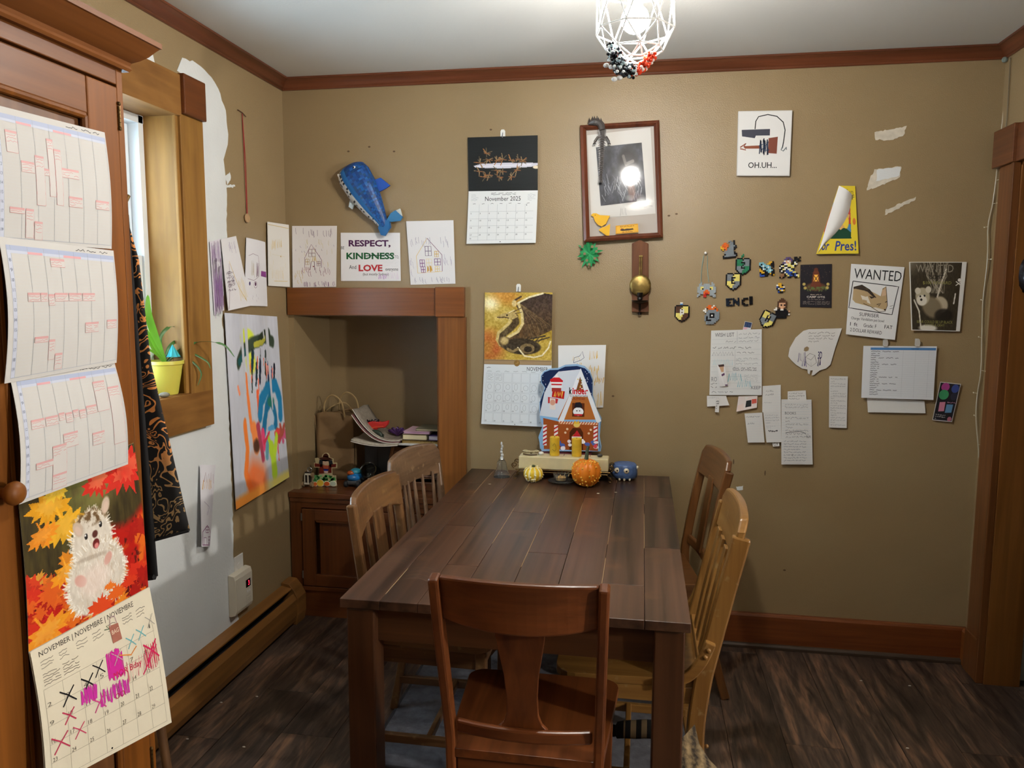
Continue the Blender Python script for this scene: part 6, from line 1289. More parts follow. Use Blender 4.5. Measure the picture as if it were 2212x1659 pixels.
for ch_, cpx, rows in (('E', (1.985,1.5), ['KKKK', 'KK  ', 'KKK ', 'KK  ', 'KKKK']), ('N', (2.013,1.502), ['K  K', 'KK K', 'KKKK', 'K KK', 'K  K']), ('C', (2.049,1.502), [' KKK', 'KK  ', 'K   ', 'KK  ', ' KKK']), ('I', (2.073,1.508), ['KK', 'KK', 'KK', 'KK', 'KK'])):
    pl = dict(PAL); pl['K'] = '#17202e' if ch_ in 'EN' else '#101014'
    bead_piece('black fused-bead letter %s below the shields' % ch_, rows, pl, cpx, .0066 if ch_ in 'EN' else .0068, .06, 'letter', 'fused bead letters', name='bead_letter')
sheet('sticker', 'small dark blue and pink sticker stuck above the wish list', 'sticker', back(((2.052,1.421),(2.082,1.415),(2.076,1.384),(2.044,1.385)), .004), NB, [('p', [(4, 4), (96, 4), (92, 70), (6, 66)], '#26365a'), ('z', 20, 20, 80, 60, 8, 5, '#4a6a9a', 2), ('p', [(6, 70), (60, 72), (40, 96), (4, 94)], '#d8a8b8')], '#d0d0d2')
# ------------------------------------------------------------------ signs and posters
def camp(U, V):
    n = vnoise(U, V, 30, 4); im = np.zeros(U.shape+(3,))+np.array([.115, .105, .135]); rr = random.Random(1)
    for k in range(40): im = paint(im, m_ell(U, V, rr.random(), rr.uniform(.03, .4), .006, .005, 0, .5)*.5, '#c9a070')
    im = paint(im, m_ell(U, V, .5, .52, .32, .1, 0, .3), '#5a3626'); im = paint(im, m_ell(U, V, .5, .56, .38, .08, 0, .4)*np.clip((n-.45)*6, 0, 1), '#5a6a3a')
    im = paint(im, m_poly(U, V, [(.36, .45), (.4, .2), (.45, .13), (.55, .13), (.6, .2), (.64, .45), (.7, .52), (.3, .52)]), '#6a3422'); im = paint(im, m_poly(U, V, [(.42, .4), (.43, .24), (.57, .24), (.58, .4)]), '#f3b44a'); im = paint(im, m_line(U, V, [(.43, .26), (.57, .4)], .01), '#4a2a18'); im = paint(im, m_line(U, V, [(.57, .26), (.43, .4)], .01), '#4a2a18'); im = paint(im, m_ell(U, V, .5, .12, .07, .04, 0, .3), '#5a2c1c')
    for x, y in ((.16, .55), (.86, .54), (.12, .46), (.88, .46)): im = paint(im, m_ell(U, V, x, y, .05, .035, 0, .4), '#b9a45a')
    return im
sheet('camp_sign', 'dark card sign with a glowing lantern reading CAMP OTIS', 'sign', back(((2.265,1.655),(2.388,1.658),(2.395,1.479),(2.271,1.482)), .001), NB, [('g', camp, 0, 0, 100, 100, 70, 96), ('w', 33, 69, 68, 72, 1, .9, '#c9b8a4', 2), ('t', 'CAMP OTIS', 21, 73.5, 79, 78, '#d8cfc4', .01), ('w', 24, 80, 76, 83, 1, .8, '#9a9088', 4), ('w', 9, 85, 46, 94, 3, .7, '#9a9088', 5), ('w', 54, 85, 94, 94, 3, .7, '#9a9088', 6), ('l', [(50, 85), (50, 95)], .5, '#9a9088')], '#1e1c22', outline=[(4, 0), (96, 0), (99, 1), (100, 4), (100, 96), (99, 99), (96, 100), (4, 100), (1, 99), (0, 96), (0, 4), (1, 1)])
WG = [('t', 'WANTED', 7, 6, 97, 20, '#1f2226', .0), ('l', [(6, 24), (94, 27), (88, 66), (2, 62), (6, 24)], 1.1, '#26282c')]
cat_ = [('p', [(8, 33), (22, 29), (42, 36), (62, 42), (64, 32), (70, 28), (74, 42), (77, 54), (74, 62), (62, 64), (46, 58), (30, 56), (14, 54), (8, 50)], '#b39a72'), ('p', [(8, 32), (24, 28), (40, 34), (56, 46), (50, 50), (34, 40), (18, 38), (9, 42)], '#3a3028'), ('p', [(20, 38), (36, 42), (44, 54), (28, 50)], '#d8d0c0'), ('p', [(54, 58), (70, 60), (74, 62), (60, 64), (44, 60)], '#d8d2c6'), ('l', [(64, 32), (70, 28), (74, 42), (77, 54), (74, 62), (62, 64), (46, 58), (30, 54)], .7, '#2a241e'), ('p', [(64, 34), (70, 30), (72, 40), (64, 42)], '#c8a888'), ('l', [(56, 54), (64, 52), (60, 56)], 1, '#1e1a16'), ('l', [(72, 50), (76, 48)], 1, '#1e1a16'), ('e', 73, 60, 1.8, 1, '#2a1a16'), ('l', [(82, 55), (88, 53)], .5, '#333333'), ('l', [(82, 58), (88, 57)], .5, '#333333')]
sheet('wanted_poster', 'hand-drawn WANTED poster of a brown cat lying inside a black frame', 'poster', back(((2.462,1.658),(2.666,1.644),(2.644,1.35),(2.454,1.371)), .003), NB, WG+cat_+[('t', 'SUPRISER', 24, 67, 63, 72, '#2a2c30'), ('t', 'Charge: Vandalism pet bowl', 8, 74, 74, 79, '#45484c'), ('t', '1 ft', 7, 82, 22, 87, '#2a2c30'), ('t', 'Grade: F', 34, 82, 60, 87, '#2a2c30'), ('t', 'FAT', 76, 81, 92, 86, '#2a2c30'), ('t', '2 DOLLAR REWARD', 8, 90, 72, 95, '#3a3c40')], '#dddddb', lambda u, v: .002+.006*v*v)
def bear(U, V):
    n = vnoise(U, V, 8, 5); n2 = vnoise(U*2, V, 30, 9); im = np.stack([.16+.12*n2, .14+.1*n2, .1+.07*n2], -1)
    rr = random.Random(3)
    for k in range(16):
        x = rr.uniform(.25, .8); im = paint(im, m_line(U, V, [(x, 0), (x+rr.uniform(-.1, .1), .2), (rr.uniform(.4, .7), .45)], .006)*.7, '#a39a88')
    im = paint(im, m_ell(U, V, .62, .62, .16, .12, .2, .2), '#b5a88e'); im = paint(im, m_ell(U, V, .44, .66, .22, .15, .3, .3), '#7d7058'); im = paint(im, m_ell(U, V, .24, .5, .15, .13, 0, .15), '#b0a488'); im = paint(im, m_ell(U, V, .22, .56, .11, .08, 0, .2), '#d9d2c2')
    for x, y in ((.14, .42), (.36, .4)): im = paint(im, m_ell(U, V, x, y, .06, .05, 0, .2), '#cbc2ae')
    for x, y in ((.19, .5), (.28, .49)): im = paint(im, m_ell(U, V, x, y, .018, .016, 0, .3), '#18140f')
    im = paint(im, m_ell(U, V, .21, .55, .025, .018, 0, .3), '#231c15'); im = paint(im, m_ell(U, V, .7, .78, .2, .1, 0, .3)*.8, '#1b1712'); im = paint(im, m_line(U, V, [(.55, .5), (.62, .3), (.7, .1)], .016), '#c9c0ae'); im = paint(im, m_line(U, V, [(.06, .56), (.16, .72), (.2, .98)], .014), '#d0c9b8'); im = paint(im, m_ell(U, V, .36, .97, .2, .05, 0, .4), '#d8d2c4')
    im = paint(im, m_line(U, V, [(.92, .46), (.9, .6)], .012), '#d8d4c8'); im = paint(im, np.clip((.3-U)*2, 0, 1)*np.clip((.22-V)*4, 0, 1), '#b8ae9a')
    return im
sheet('lost_poster', 'sepia WANTED and LOST poster with a teddy bear photograph', 'poster', back(((2.682,1.665),(2.897,1.664),(2.887,1.387),(2.703,1.39)), .003), NB, [('g', bear, 2, 1, 92, 99, 96, 128), ('t', 'WANTED', 12, 4, 78, 15, '#8d8676', .0), ('t', 'LOST', 36, 19, 62, 25, '#17140f', .01), ('t', '$100 REWARD', 24, 28, 76, 33, '#8c8a4a', .0), ('t', 'BEAR COULD BE UP BLACK', 12, 85, 84, 89, '#8c8a4a', 0), ('t', 'WHITE & GRAY', 28, 90, 68, 93.5, '#8c8a4a', 0), ('l', [(84, 28), (94, 34)], 1.2, '#d8d2c4'), ('l', [(94, 28), (84, 34)], 1.2, '#d8d2c4'), ('e', 90, 26, 3, 2.4, '#e0dace')], '#dad8d0', lambda u, v: .002+.006*(1-u)*v+.004*v)
# ------------------------------------------------------------------ wish list and notes
A = [('t', 'WISH LIST', 8, 4, 46, 10, '#4a4c50')]
for y in (14, 21, 31, 39, 47, 56, 64, 72, 82, 91): A.append(('l', [(2, y), (98, y-1)], .35, '#b4b6b8'))
A += [('l', [(52, 2), (52, 20)], .4, '#8a8c90'), ('l', [(48, 31), (48, 60)], .3, '#9a9ca0')]
A += [('w', 55, 4, 96, 20, 3, .5, '#7a7c80', 1), ('w', 30, 15, 50, 20, 1, .5, '#6a6c70', 2), ('w', 4, 24, 96, 30, 1, .7, '#5a5c60', 3), ('z', 4, 33, 44, 39, 14, .6, '#7a7c80', 3), ('w', 52, 33, 88, 37, 1, .6, '#5a5c60', 4), ('w', 50, 42, 92, 54, 3, .5, '#8a8c90', 5), ('w', 44, 57, 90, 63, 2, .7, '#3a3c40', 6), ('z', 6, 45, 44, 54, 22, .7, '#9fcdd4', 7), ('z', 36, 66, 62, 78, 12, 1.1, '#6fb4c0', 8), ('z', 54, 77, 80, 88, 12, 1.1, '#7fbcc6', 9), ('w', 66, 68, 92, 80, 4, .4, '#9a9ca0', 10), ('t', 'KEEP', 80, 86, 98, 91, '#6a6c70'), ('w', 4, 93, 96, 98, 1, .7, '#7a7c80', 12), ('w', 2, 80, 14, 90, 2, .6, '#5a5c60', 13), ('t', 'RO', 3, 72, 14, 79, '#7a7c80')]
wl_ = sheet('wish_list', 'pencilled WISH LIST sheet with a small portrait clipping', 'paper', back(((1.915,1.38),(2.121,1.388),(2.131,1.11),(1.916,1.105)), .003), NB, A, '#d2d2cf', lambda u, v: .001+.003*v)
sheet('portrait_clipping', 'small portrait clipping in white curled borders on the wish list', 'paper', back(((1.944,1.235),(1.973,1.239),(1.991,1.146),(1.957,1.142)), .012), NB, [('p', [(10, 0), (96, 2), (80, 45), (98, 98), (70, 98), (30, 50)], '#5a3a5e'), ('p', [(20, 4), (90, 4), (74, 34), (44, 34)], '#c09a78'), ('p', [(16, 0), (94, 0), (90, 10), (20, 10)], '#3a2420'), ('l', [(4, 2), (60, 98)], 6, '#e0dedc')], '#dad8d6', lambda u, v: .004*math.sin(PI*v))
def scrap(name, label, px, art, col='#d2d0cc', off=.003, curl=.004, cat='paper', group='small notes and scraps under the wish list'):
    return sheet(name, label, cat, back(px, off), NB, art, col, lambda u, v: .001+curl*v*v, group=group)
lined = lambda n, x0=4: [('l', [(2, 100*(k+.5)/n), (98, 100*(k+.5)/n)], .3, '#b9c0c8') for k in range(n)]
scrap('paper_scrap', 'torn white scrap hanging below the wish list on the left', ((1.906,1.101),(1.985,1.103),(2,1.063),(1.908,1.055)), [('w', 8, 10, 60, 30, 1, 3, '#a0a0a0', 1)])
scrap('paper_scrap', 'narrow folded strip dangling from the torn white scrap', ((1.943,1.088),(1.959,1.092),(1.957,1.032),(1.941,1.033)), [('w', 20, 10, 90, 80, 4, 3, '#8a8a8a', 2)], off=.008)
scrap('cutout_card', 'pinkish cut card with red and black car picture below the wish list', ((2.037,1.102),(2.114,1.106),(2.113,1.056),(2.03,1.036)), [('p', [(44, 34), (70, 30), (72, 80), (42, 82)], '#222426'), ('p', [(72, 26), (96, 24), (98, 60), (74, 62)], '#c8584a'), ('p', [(2, 60), (30, 50), (36, 96), (4, 98)], '#dcc6bc'), ('p', [(34, 4), (56, 8), (40, 30)], '#d8d4cc')], '#d8ccc6')
scrap('notepad_sheet', 'perforated notepad sheet beside the wish list bottom corner', ((2.134,1.148),(2.207,1.155),(2.211,1.041),(2.136,1.037)), lined(10)+[('w', 18, 14, 60, 40, 2, .9, '#55585c', 3), ('w', 10, 60, 50, 68, 1, .9, '#8a8c90', 4)])
scrap('notepad_sheet', 'leftmost small notepad sheet with blank lower lines', ((2.064,1.029),(2.136,1.035),(2.15,0.908),(2.082,0.905)), lined(12)+[('w', 8, 8, 90, 16, 1, 1, '#6a6c70', 3), ('w', 10, 30, 50, 40, 1, 1, '#8a8c90', 5)], off=.005)
scrap('notepad_sheet', 'middle notepad sheet with a dark crossed-out line', ((2.14,1.037),(2.211,1.041),(2.218,0.912),(2.158,0.908)), lined(12)+[('w', 8, 6, 90, 40, 4, .7, '#9a9ca0', 3), ('w', 20, 58, 80, 68, 1, 2, '#2a2c30', 4), ('w', 10, 44, 70, 54, 2, .6, '#9a9ca0', 8)], off=.006)
scrap('book_list', 'long handwritten list headed BOOKS, lowest note on the wall', ((2.211,1.094),(2.332,1.096),(2.348,0.821),(2.222,0.816)), lined(24)+[('t', 'BOOKS', 12, 19, 48, 23, '#5a5c60'), ('w', 12, 6, 88, 14, 2, .5, '#8a8c90', 1), ('w', 14, 26, 88, 60, 7, .5, '#75787c', 2), ('l', [(14, 51), (60, 49), (80, 52)], .8, '#4a4c50'), ('w', 8, 62, 80, 96, 8, .5, '#7a7c80', 3), ('t', 'C', 33, 84, 38, 87, '#22242a'), ('t', 'NA', 82, 55, 96, 59, '#5a5c60')], off=.007)
scrap('paper_scrap', 'small written slip tucked above the BOOKS list', ((2.236,1.128),(2.308,1.134),(2.312,1.089),(2.237,1.087)), [('w', 6, 10, 94, 90, 3, 2.4, '#6a6c70', 3)], off=.004)
scrap('paper_scrap', 'tiny white scrap lettered G.K peeking below the notes', ((2.183,0.909),(2.211,0.912),(2.211,0.894),(2.185,0.891)), [('t', 'G.K', 12, 15, 88, 90, '#6a6862')])
scrap('receipt_strip', 'narrow handwritten receipt-like strip of paper', ((2.399,1.196),(2.472,1.196),(2.477,0.98),(2.407,0.98)), [('w', 8, 3, 92, 97, 20, .5, '#8a8c8e', 4), ('l', [(5, 40), (95, 41)], .3, '#b0b0b0'), ('l', [(5, 62), (95, 63)], .3, '#b0b0b0')], curl=.003, group='lists on the right of the wall')
sheet('torn_drawing', 'torn white paper with an open box sketch and purple 3D lettering', 'drawing', back(((2.223,1.389),(2.439,1.395),(2.426,1.197),(2.231,1.193)), .004), NB,
      [('w', 40, 6, 88, 30, 4, .9, '#7e7a78', 2), ('p', [(33, 40), (38, 37), (42, 40), (41, 46), (36, 48), (32, 46)], '#8f7a5c'), ('l', [(36, 60), (44, 52), (54, 56), (47, 66), (36, 60), (38, 72), (48, 80), (47, 66), (48, 80), (58, 72), (54, 56)], .8, '#5a5650'), ('z', 22, 50, 36, 70, 8, 1.2, '#3a2f6a', 3), ('z', 30, 68, 38, 80, 8, 1, '#4a3a7a', 4), ('t', '3D', 60, 48, 68, 64, '#2f2358', .02), ('z', 60, 62, 67, 78, 8, 1.2, '#3a2f6a', 5)], '#d2cfca', None,
      outline=[(30, 4), (40, 1), (100, 0), (92, 40), (86, 76), (78, 84), (66, 88), (55, 98), (50, 99), (52, 88), (47, 88), (46, 97), (42, 94), (41, 86), (30, 84), (18, 76), (8, 66), (2, 58), (5, 40), (16, 18)])
chs = sheet('chart_sheet', 'printed checklist table with blue header hanging from two clips', 'paper', back(((2.525,1.324),(2.805,1.326),(2.802,1.108),(2.525,1.11)), .008), NB,
      [('r', 10, 3, 99, 7.5, '#4a7db4')] + [('w', 11, 9+y*4.1, 11+(12 if y % 3 else 38), 11.5+y*4.1, 1, .8, '#3a3d42', y) for y in range(21)] + [('l', [(10, 8+4.1*k), (99, 8+4.1*k)], .18, '#b4b8bc') for k in range(22)] + [('l', [(x, 8), (x, 97)], .25, '#a4a8ac') for x in (55, 72, 90)] + [('t', 'NOTES', 66, 4, 76, 6.5, '#1d3a5a')], '#d6d8da', lambda u, v: .002+.008*v*v)
sheet('chart_sheet', 'plain white sheet hanging behind the checklist table', 'paper', back(((2.55,1.117),(2.773,1.101),(2.779,1.051),(2.557,1.049)), .003), NB, [('w', 8, 14, 30, 24, 1, 2, '#b0aca4', 3)], '#d8d6d0', lambda u, v: .001+.004*v)
CLIPM = mat('clear_clip', '#c9c6be', .2, Alpha=.75)
for lab, (x, z) in (('clear clip holding the left top edge of the checklist', (2.609,1.336)), ('clear clip holding the right top edge of the checklist', (2.731,1.338))):
    o = thing('paper_clip', lab, 'clip', (x, -.006, z), group='clips above the checklist')
    part(MB().prism([(x-.008, z-.014), (x+.008, z-.014), (x+.01, z), (x+.006, z+.016), (x-.006, z+.016), (x-.01, z)], -.018, -.014, 'Y'), 'front_jaw', CLIPM, o, bevel=.001)
    part(MB().box((x-.007, -.005, z-.01), (x+.007, -.001, z+.018)), 'back_jaw', CLIPM, o, bevel=.001); part(MB().tube([(x-.006, -.009, z+.004), (x+.006, -.009, z+.004)], .002, 6), 'spring', mat('hook_wire', '#8e9096', .3, .8), o)
sheet('tape_strip_flyer', 'small dark flyer with pink blue and green discs, tilted', 'flyer', back(((2.828,1.182),(2.905,1.175),(2.88,1.018),(2.807,1.023)), .004), NB,
      [('r', 3, 2, 97, 98, '#1c1a20'), ('e', 30, 12, 20, 11, '#9a3a7a'), ('e', 78, 14, 18, 11, '#3a4a8a'), ('e', 30, 32, 24, 13, '#3a8a5a'), ('e', 80, 34, 16, 10, '#2a2a3a'), ('p', [(18, 52), (46, 50), (48, 74), (20, 76)], '#c07a8e'), ('p', [(54, 56), (86, 55), (86, 76), (54, 78)], '#5a86a8'), ('w', 10, 82, 60, 97, 3, 1.2, '#a8a4a0', 4), ('e', 84, 93, 11, 6, '#b06a7a'), ('w', 56, 48, 94, 53, 1, 1, '#c08aa0', 2)], '#c9c6c2', lambda u, v: .001+.004*u)
# ------------------------------------------------------------------ fairy light wire in the corner
fw_ = thing('fairy_light_string', 'thin clear fairy light wire running down the right wall corner', 'string light', (2.975, -.02, 0.95))
pts = [(x, -.012-.004*math.sin(i*2.1), z) for i, (x, z) in enumerate(((2.994,2.428),(2.997,2.346),(2.993,2.259),(2.983,2.085),(2.979,1.979),(2.976,1.89),(2.964,1.801),(2.969,1.674),(2.966,1.51),(2.97,1.362),(2.974,1.232),(2.97,1.138),(2.969,1.043),(2.983,0.929),(2.995,0.853)))]
WIREM = mat('clear_wire', '#b5ac96', .35)
part(MB().tube(smooth_path(pts, 5), .0022, 5), 'wire', WIREM, fw_)
br = MB()
part(MB().tube(smooth_path([(2.985, -.05, 2.43), (2.984, -.06, 2.2), (2.982, -.055, 1.9), (2.98, -.06, 1.6), (2.982, -.056, 1.3)], 5), .0018, 5), 'wire', mat('dark_wire', '#6d6350', .5), fw_)
rr = random.Random(12)
for k in range(2, 14):
    p = Vector(pts[k]); d_ = Vector((rr.choice((-1, 1))*rr.uniform(.008, .018), -.004, rr.uniform(-.004, .006)))
    part(MB().tube([p, p+d_*.7], .0012, 5).ball(p+d_, .003, 6, 5), 'bulb', mat('clear_led', '#d9d2bc', .2), fw_)
part(MB().ball((2.978, -.02, 2.432), .011, 8, 6), 'knot', mat('grey_knot', '#6f7a72', .6), fw_)

# ================================================================== things on the table
def clear_glass(name='clear_glass', tint='#ffffff', rough=.0):
    return mat(name, tint, rough, Transmission_Weight=1.0, IOR=1.45, spec=.5)
CG = mat('clear_glass', '#eef1f0', .03, Transmission_Weight=.97, IOR=1.2)
x, y = (1.043,-0.169)
bl = thing('glass_bell', 'small clear glass hand bell with a twisted handle', 'bell', (x, y, TZ))
part(MB().lathe([(.036, 0), (.034, .006), (.027, .025), (.022, .045), (.02, .062), (.014, .072), (.006, .076), (.004, .074), (.012, .068), (.018, .06), (.02, .045), (.025, .025), (.032, .006), (.034, 0)], (x, y, TZ+.001), 28), 'bell_cup', CG, bl, smooth=60)
hm = MB()
for i in range(6): hm.ball((x+.002*math.sin(i*2), y, TZ+.083+i*.0125), (.0075-.0006*i, .0075-.0006*i, .008), 10, 8)
part(hm, 'handle', mat('frosted_glass', '#d5d8d6', .15, Transmission_Weight=.35, IOR=1.4), bl, smooth=60)
part(MB().lathe([(.011, 0), (.013, .003), (.011, .006)], (x, y, TZ+.075), 18), 'collar', mat('silver', '#c9c7c0', .15, 1), bl)
part(MB().tube([(x, y, TZ+.072), (x, y, TZ+.02)], .001, 5).ball((x, y, TZ+.016), .005, 8, 6), 'clapper', mat('silver', '#c9c7c0', .15, 1), bl)
# long candle on a scrolled wire stand
BRZ = mat('bronze_wire', '#6e5736', .3, .9)
cs_ = thing('candle_stand', 'bronze scrolled wire stand carrying the long cream candle', 'stand', (1.31, -.165, TZ))
ZB = TZ+.046
def scroll(xc, sx, yy):
    P = []
    for k in range(26):
        t = k/25; a = -PI/2+t*2.6*PI; r_ = .013*(1-.75*t); P.append((xc+sx*(.004+r_*math.cos(a)), yy, ZB+.004+.012+r_*math.sin(a)))
    return P
fx0, fx1 = 1.108, 1.508
for yy in (-.2, -.125):
    part(MB().tube([(fx0, yy, ZB-.002), (fx1, yy, ZB-.002)], .0022, 6).tube([(fx0+.01, yy, ZB-.012), (fx1-.01, yy, ZB-.012)], .0018, 6), 'rail', BRZ, cs_)
    for xc, sx in ((fx0, -1), (fx1, 1)):
        part(MB().tube(scroll(xc, sx, yy), .0024, 6), 'scroll', BRZ, cs_)
        part(MB().tube(smooth_path([(xc, yy, ZB-.002), (xc-sx*.012, yy, ZB-.014), (xc-sx*.002, yy, ZB-.026), (xc+sx*.008, yy, ZB-.036), (xc+sx*.002, yy, TZ+.003), (xc-sx*.006, yy, TZ+.006)], 5), .0024, 6), 'foot', BRZ, cs_)
for xx in (1.2, 1.31, 1.42): part(MB().tube([(xx, -.2, ZB-.002), (xx, -.125, ZB-.002)], .002, 6), 'cross_wire', BRZ, cs_)
WAX = mat('cream_wax', '#cdbf94', .45, Subsurface_Weight=.25, Subsurface_Radius=(.02, .012, .006), var=.06, vscale=25)
o = MB().box((1.122, -.203, ZB+.001), (1.50, -.122, ZB+.055)).build('long_candle', WAX, None, (1.31, -.163, ZB+.001), bevel=.004); tag(o, 'long cream block candle resting on the scrolled wire stand', 'candle')
for k in range(3): MB().tube([(1.2+.11*k, -.16, ZB+.054), (1.2+.11*k+.002, -.16, ZB+.062)], .001, 5).build('wick', mat('burnt_wick', '#1c1612', .9), o).data.transform(Matrix.Translation((-1.31, .163, -ZB-.001)))
YW = mat('yellow_wax', '#d2ab2c', .4, Subsurface_Weight=.3, Subsurface_Radius=(.02, .015, .004), var=.15, vscale=30)
for lab, (cx_, cz_), (hx, hz) in (('yellow pillar candle with a carved leaf, left on the cream candle', (1.27,0.9), (.021, .08)), ('yellow pillar candle, right of its twin on the cream candle', (1.364,0.899), (.021, .077))):
    o = thing('pillar_candle', lab, 'candle', (cx_, -.16, ZB+.056), group='yellow pillar candles on the cream candle')
    part(MB().lathe([(0, 0), (hx, 0), (hx, hz-.003), (hx-.003, hz), (.012, hz-.003), (0, hz-.006)], (cx_, -.16, ZB+.056), 20), 'wax', YW, o, smooth=40)
    part(MB().tube([(cx_, -.16, ZB+.056+hz-.006), (cx_, -.16, ZB+.056+hz+.002)], .001, 5), 'wick', mat('burnt_wick', '#1c1612', .9), o)
    if 'left' in lab: part(MB().tube(smooth_path([(cx_-.008, -.1812, ZB+.085), (cx_+.004, -.182, ZB+.078), (cx_+.009, -.1805, ZB+.092), (cx_+.002, -.182, ZB+.11), (cx_-.006, -.1815, ZB+.1)], 4), .0008, 5), 'carved_leaf', mat('olive_line', '#6d6a24', .8), o)
# shell and small stones on the candle
SHL = mat('scallop_shell', '#a0926c', .45, var=.35, vscale=120)
sx_ = 1.168; sh_ = MB()
def shell(u, v):
    a = PI*(u-.5)*1.1; r_ = .037*v*(1+.06*math.cos(u*PI*14)*v); return Vector((sx_+r_*math.sin(a), -.165+.012-r_*.55*math.cos(a), ZB+.056+.012*v*(1-.3*v)+.009*math.sin(PI*v)+.0015*math.cos(u*PI*14)*v+.003))
sh_.grid(shell, 28, 8)
o = thing('sea_shell', 'ridged brown and cream sea shell lying on the candle end', 'shell', (sx_, -.165, ZB+.056)); part(sh_, 'ribbed_valve', SHL, o, smooth=50).modifiers.new('thick', 'SOLIDIFY').thickness = .003
part(MB().tube(smooth_path([(sx_-.03, -.178, ZB+.06), (sx_, -.186, ZB+.058), (sx_+.03, -.18, ZB+.06)], 4), .003, 6), 'lip', mat('shell_lip', '#4d3c26', .5), o)
for lab, xx, c_ in (('small white pebble beside the shell on the candle', 1.213, '#d6d2c8'), ('small dark pebble at the right end of the candle', 1.462, '#3a3836')):
    o = MB().ball((xx, -.165, ZB+.063), (.012, .009, .0075), 10, 8).build('pebble', mat('pebble_'+c_[1:], c_, .5), None, (xx, -.165, ZB+.056), smooth=70); tag(o, lab, 'stone')
# dark red box under the stand, dark box beside it
o = thing('red_box', 'flat dark red box behind the wire stand under the gingerbread house box', 'box', (1.3, -.07, TZ)); RB = mat('dark_red_card', '#5a1412', .5)
part(MB().box((1.2, -.112, TZ+.0005), (1.42, -.02, TZ+.092)), 'body', RB, o, bevel=.002); part(MB().box((1.197, -.115, TZ+.06), (1.423, -.017, TZ+.1)), 'lid', RB, o, bevel=.002)
o = thing('black_box', 'small black box behind the right end of the wire stand', 'box', (1.475, -.07, TZ)); part(MB().box((1.44, -.1, TZ+.0005), (1.515, -.03, TZ+.04)), 'body', mat('black_card', '#141416', .5), o, bevel=.003); part(MB().box((1.438, -.102, TZ+.034), (1.517, -.028, TZ+.046)), 'lid', mat('black_card', '#141416', .5), o, bevel=.002)
# gingerbread house countdown box
KY = -.085
outl = ((1.201,0.863),(1.19,0.91),(1.208,0.961),(1.195,1.002),(1.193,1.063),(1.207,1.104),(1.215,1.128),(1.198,1.152),(1.198,1.18),(1.21,1.2),(1.238,1.211),(1.272,1.214),(1.302,1.228),(1.352,1.233),(1.385,1.224),(1.409,1.202),(1.422,1.169),(1.423,1.099),(1.44,1.039),(1.462,1),(1.46,0.977),(1.455,0.919),(1.464,0.879),(1.462,0.858),(1.205,0.849))
bxk = MB().prism(outl, KY, KY+.03, 'Y').build('countdown_box', mat('box_side', '#8fb4d8', .5), None, (1.35, KY, TZ+.1)); tag(bxk, 'die-cut gingerbread house countdown calendar box lettered kinder', 'box')
x0_, z1_ = (1.182,1.234); x1_, z0_ = (1.466,0.856)
sk_ = Sheet([(x0_, KY-.0005, z1_), (x1_, KY-.0005, z1_), (x1_, KY-.0005, z0_), (x0_, KY-.0005, z0_)], NB)
def kp(*a): return [((a[i]-1160)/1.40, (a[i+1]-785)/1.91) for i in range(0, len(a), 2)]
A = [('p', kp(1170,970, 1165,945, 1174,920, 1168,900, 1167,870, 1174,850, 1178,838, 1170,826, 1170,812, 1176,804, 1188,799, 1205,798, 1220,791, 1245,789, 1262,794, 1272,804, 1278,820, 1278,855, 1286,885, 1297,905, 1296,916, 1293,945, 1297,965, 1296,974, 1172,974), '#1d2c52'),
 ('p', kp(1168,974, 1165,945, 1174,920, 1168,900, 1296,905, 1293,945, 1296,974), '#86b4dc'),
 ('p', kp(1206,802, 1254,796, 1215,905, 1166,900, 1176,850, 1190,820), '#d3dbe6'),
 ('p', kp(1205,908, 1253,800, 1296,905), '#b06a32'), ('p', kp(1204,918, 1253,794, 1298,908, 1289,914, 1253,812, 1214,922), '#e3e8ee'),
 ('p', kp(1176,974, 1174,905, 1208,912, 1292,912, 1292,974), '#9a4f24'), ('p', kp(1208,912, 1290,912, 1290,917, 1208,917), '#e8c8a0')]
for k in range(14): A.append(('l', kp(1209+5.8*k, 917, 1213+5.8*k, 911), 1.2, '#b5543a'))
for k in range(16): A.append(('e', *kp(1217+2.35*k, 898-6.2*k)[0], .55, .45, '#f0e6d8')) if k < 12 else None
for k in range(12): A.append(('e', *kp(1287-2.2*k, 898-6.2*k)[0], .55, .45, '#f0e6d8'))
for xx in (1178, 1202, 1286):
    A.append(('r', *kp(xx-4, 920)[0], *kp(xx+4, 966)[0], '#eee6e4'))
    for k in range(5): A.append(('p', kp(xx-4, 926+9*k, xx+4, 921+9*k, xx+4, 925+9*k, xx-4, 930+9*k), '#b82a34'))
A += [('p', kp(1236,870, 1262,870, 1262,900, 1236,900), '#5a2c18'), ('e', *kp(1249,889)[0], 8, 5, '#eceef0'), ('p', kp(1240,880, 1258,880, 1256,872, 1253,868, 1243,869), '#22222a'), ('e', *kp(1246,887)[0], .9, .7, '#141416'), ('e', *kp(1252,887)[0], .9, .7, '#141416'), ('p', kp(1240,894, 1258,894, 1257,898, 1241,898), '#c02a30'),
 ('p', kp(1231,974, 1231,935, 1238,925, 1254,925, 1260,935, 1260,974), '#4f2614'), ('e', *kp(1246,950)[0], 8, 7, '#b06a32'), ('p', kp(1237,945, 1247,930, 1256,945), '#c02a30'), ('l', kp(1236,946, 1257,946), 2, '#eeeae6'), ('e', *kp(1246,918)[0], 5, 3, '#e2c46a'), ('p', kp(1240,916, 1242,908, 1246,913, 1250,908, 1252,916), '#e2b83a'),
 ('p', kp(1231,856, 1243,816, 1252,798, 1260,818, 1268,856), '#e8ecf2'), ('p', kp(1243,845, 1252,812, 1261,845), '#7a4a26')]
rr = random.Random(5)
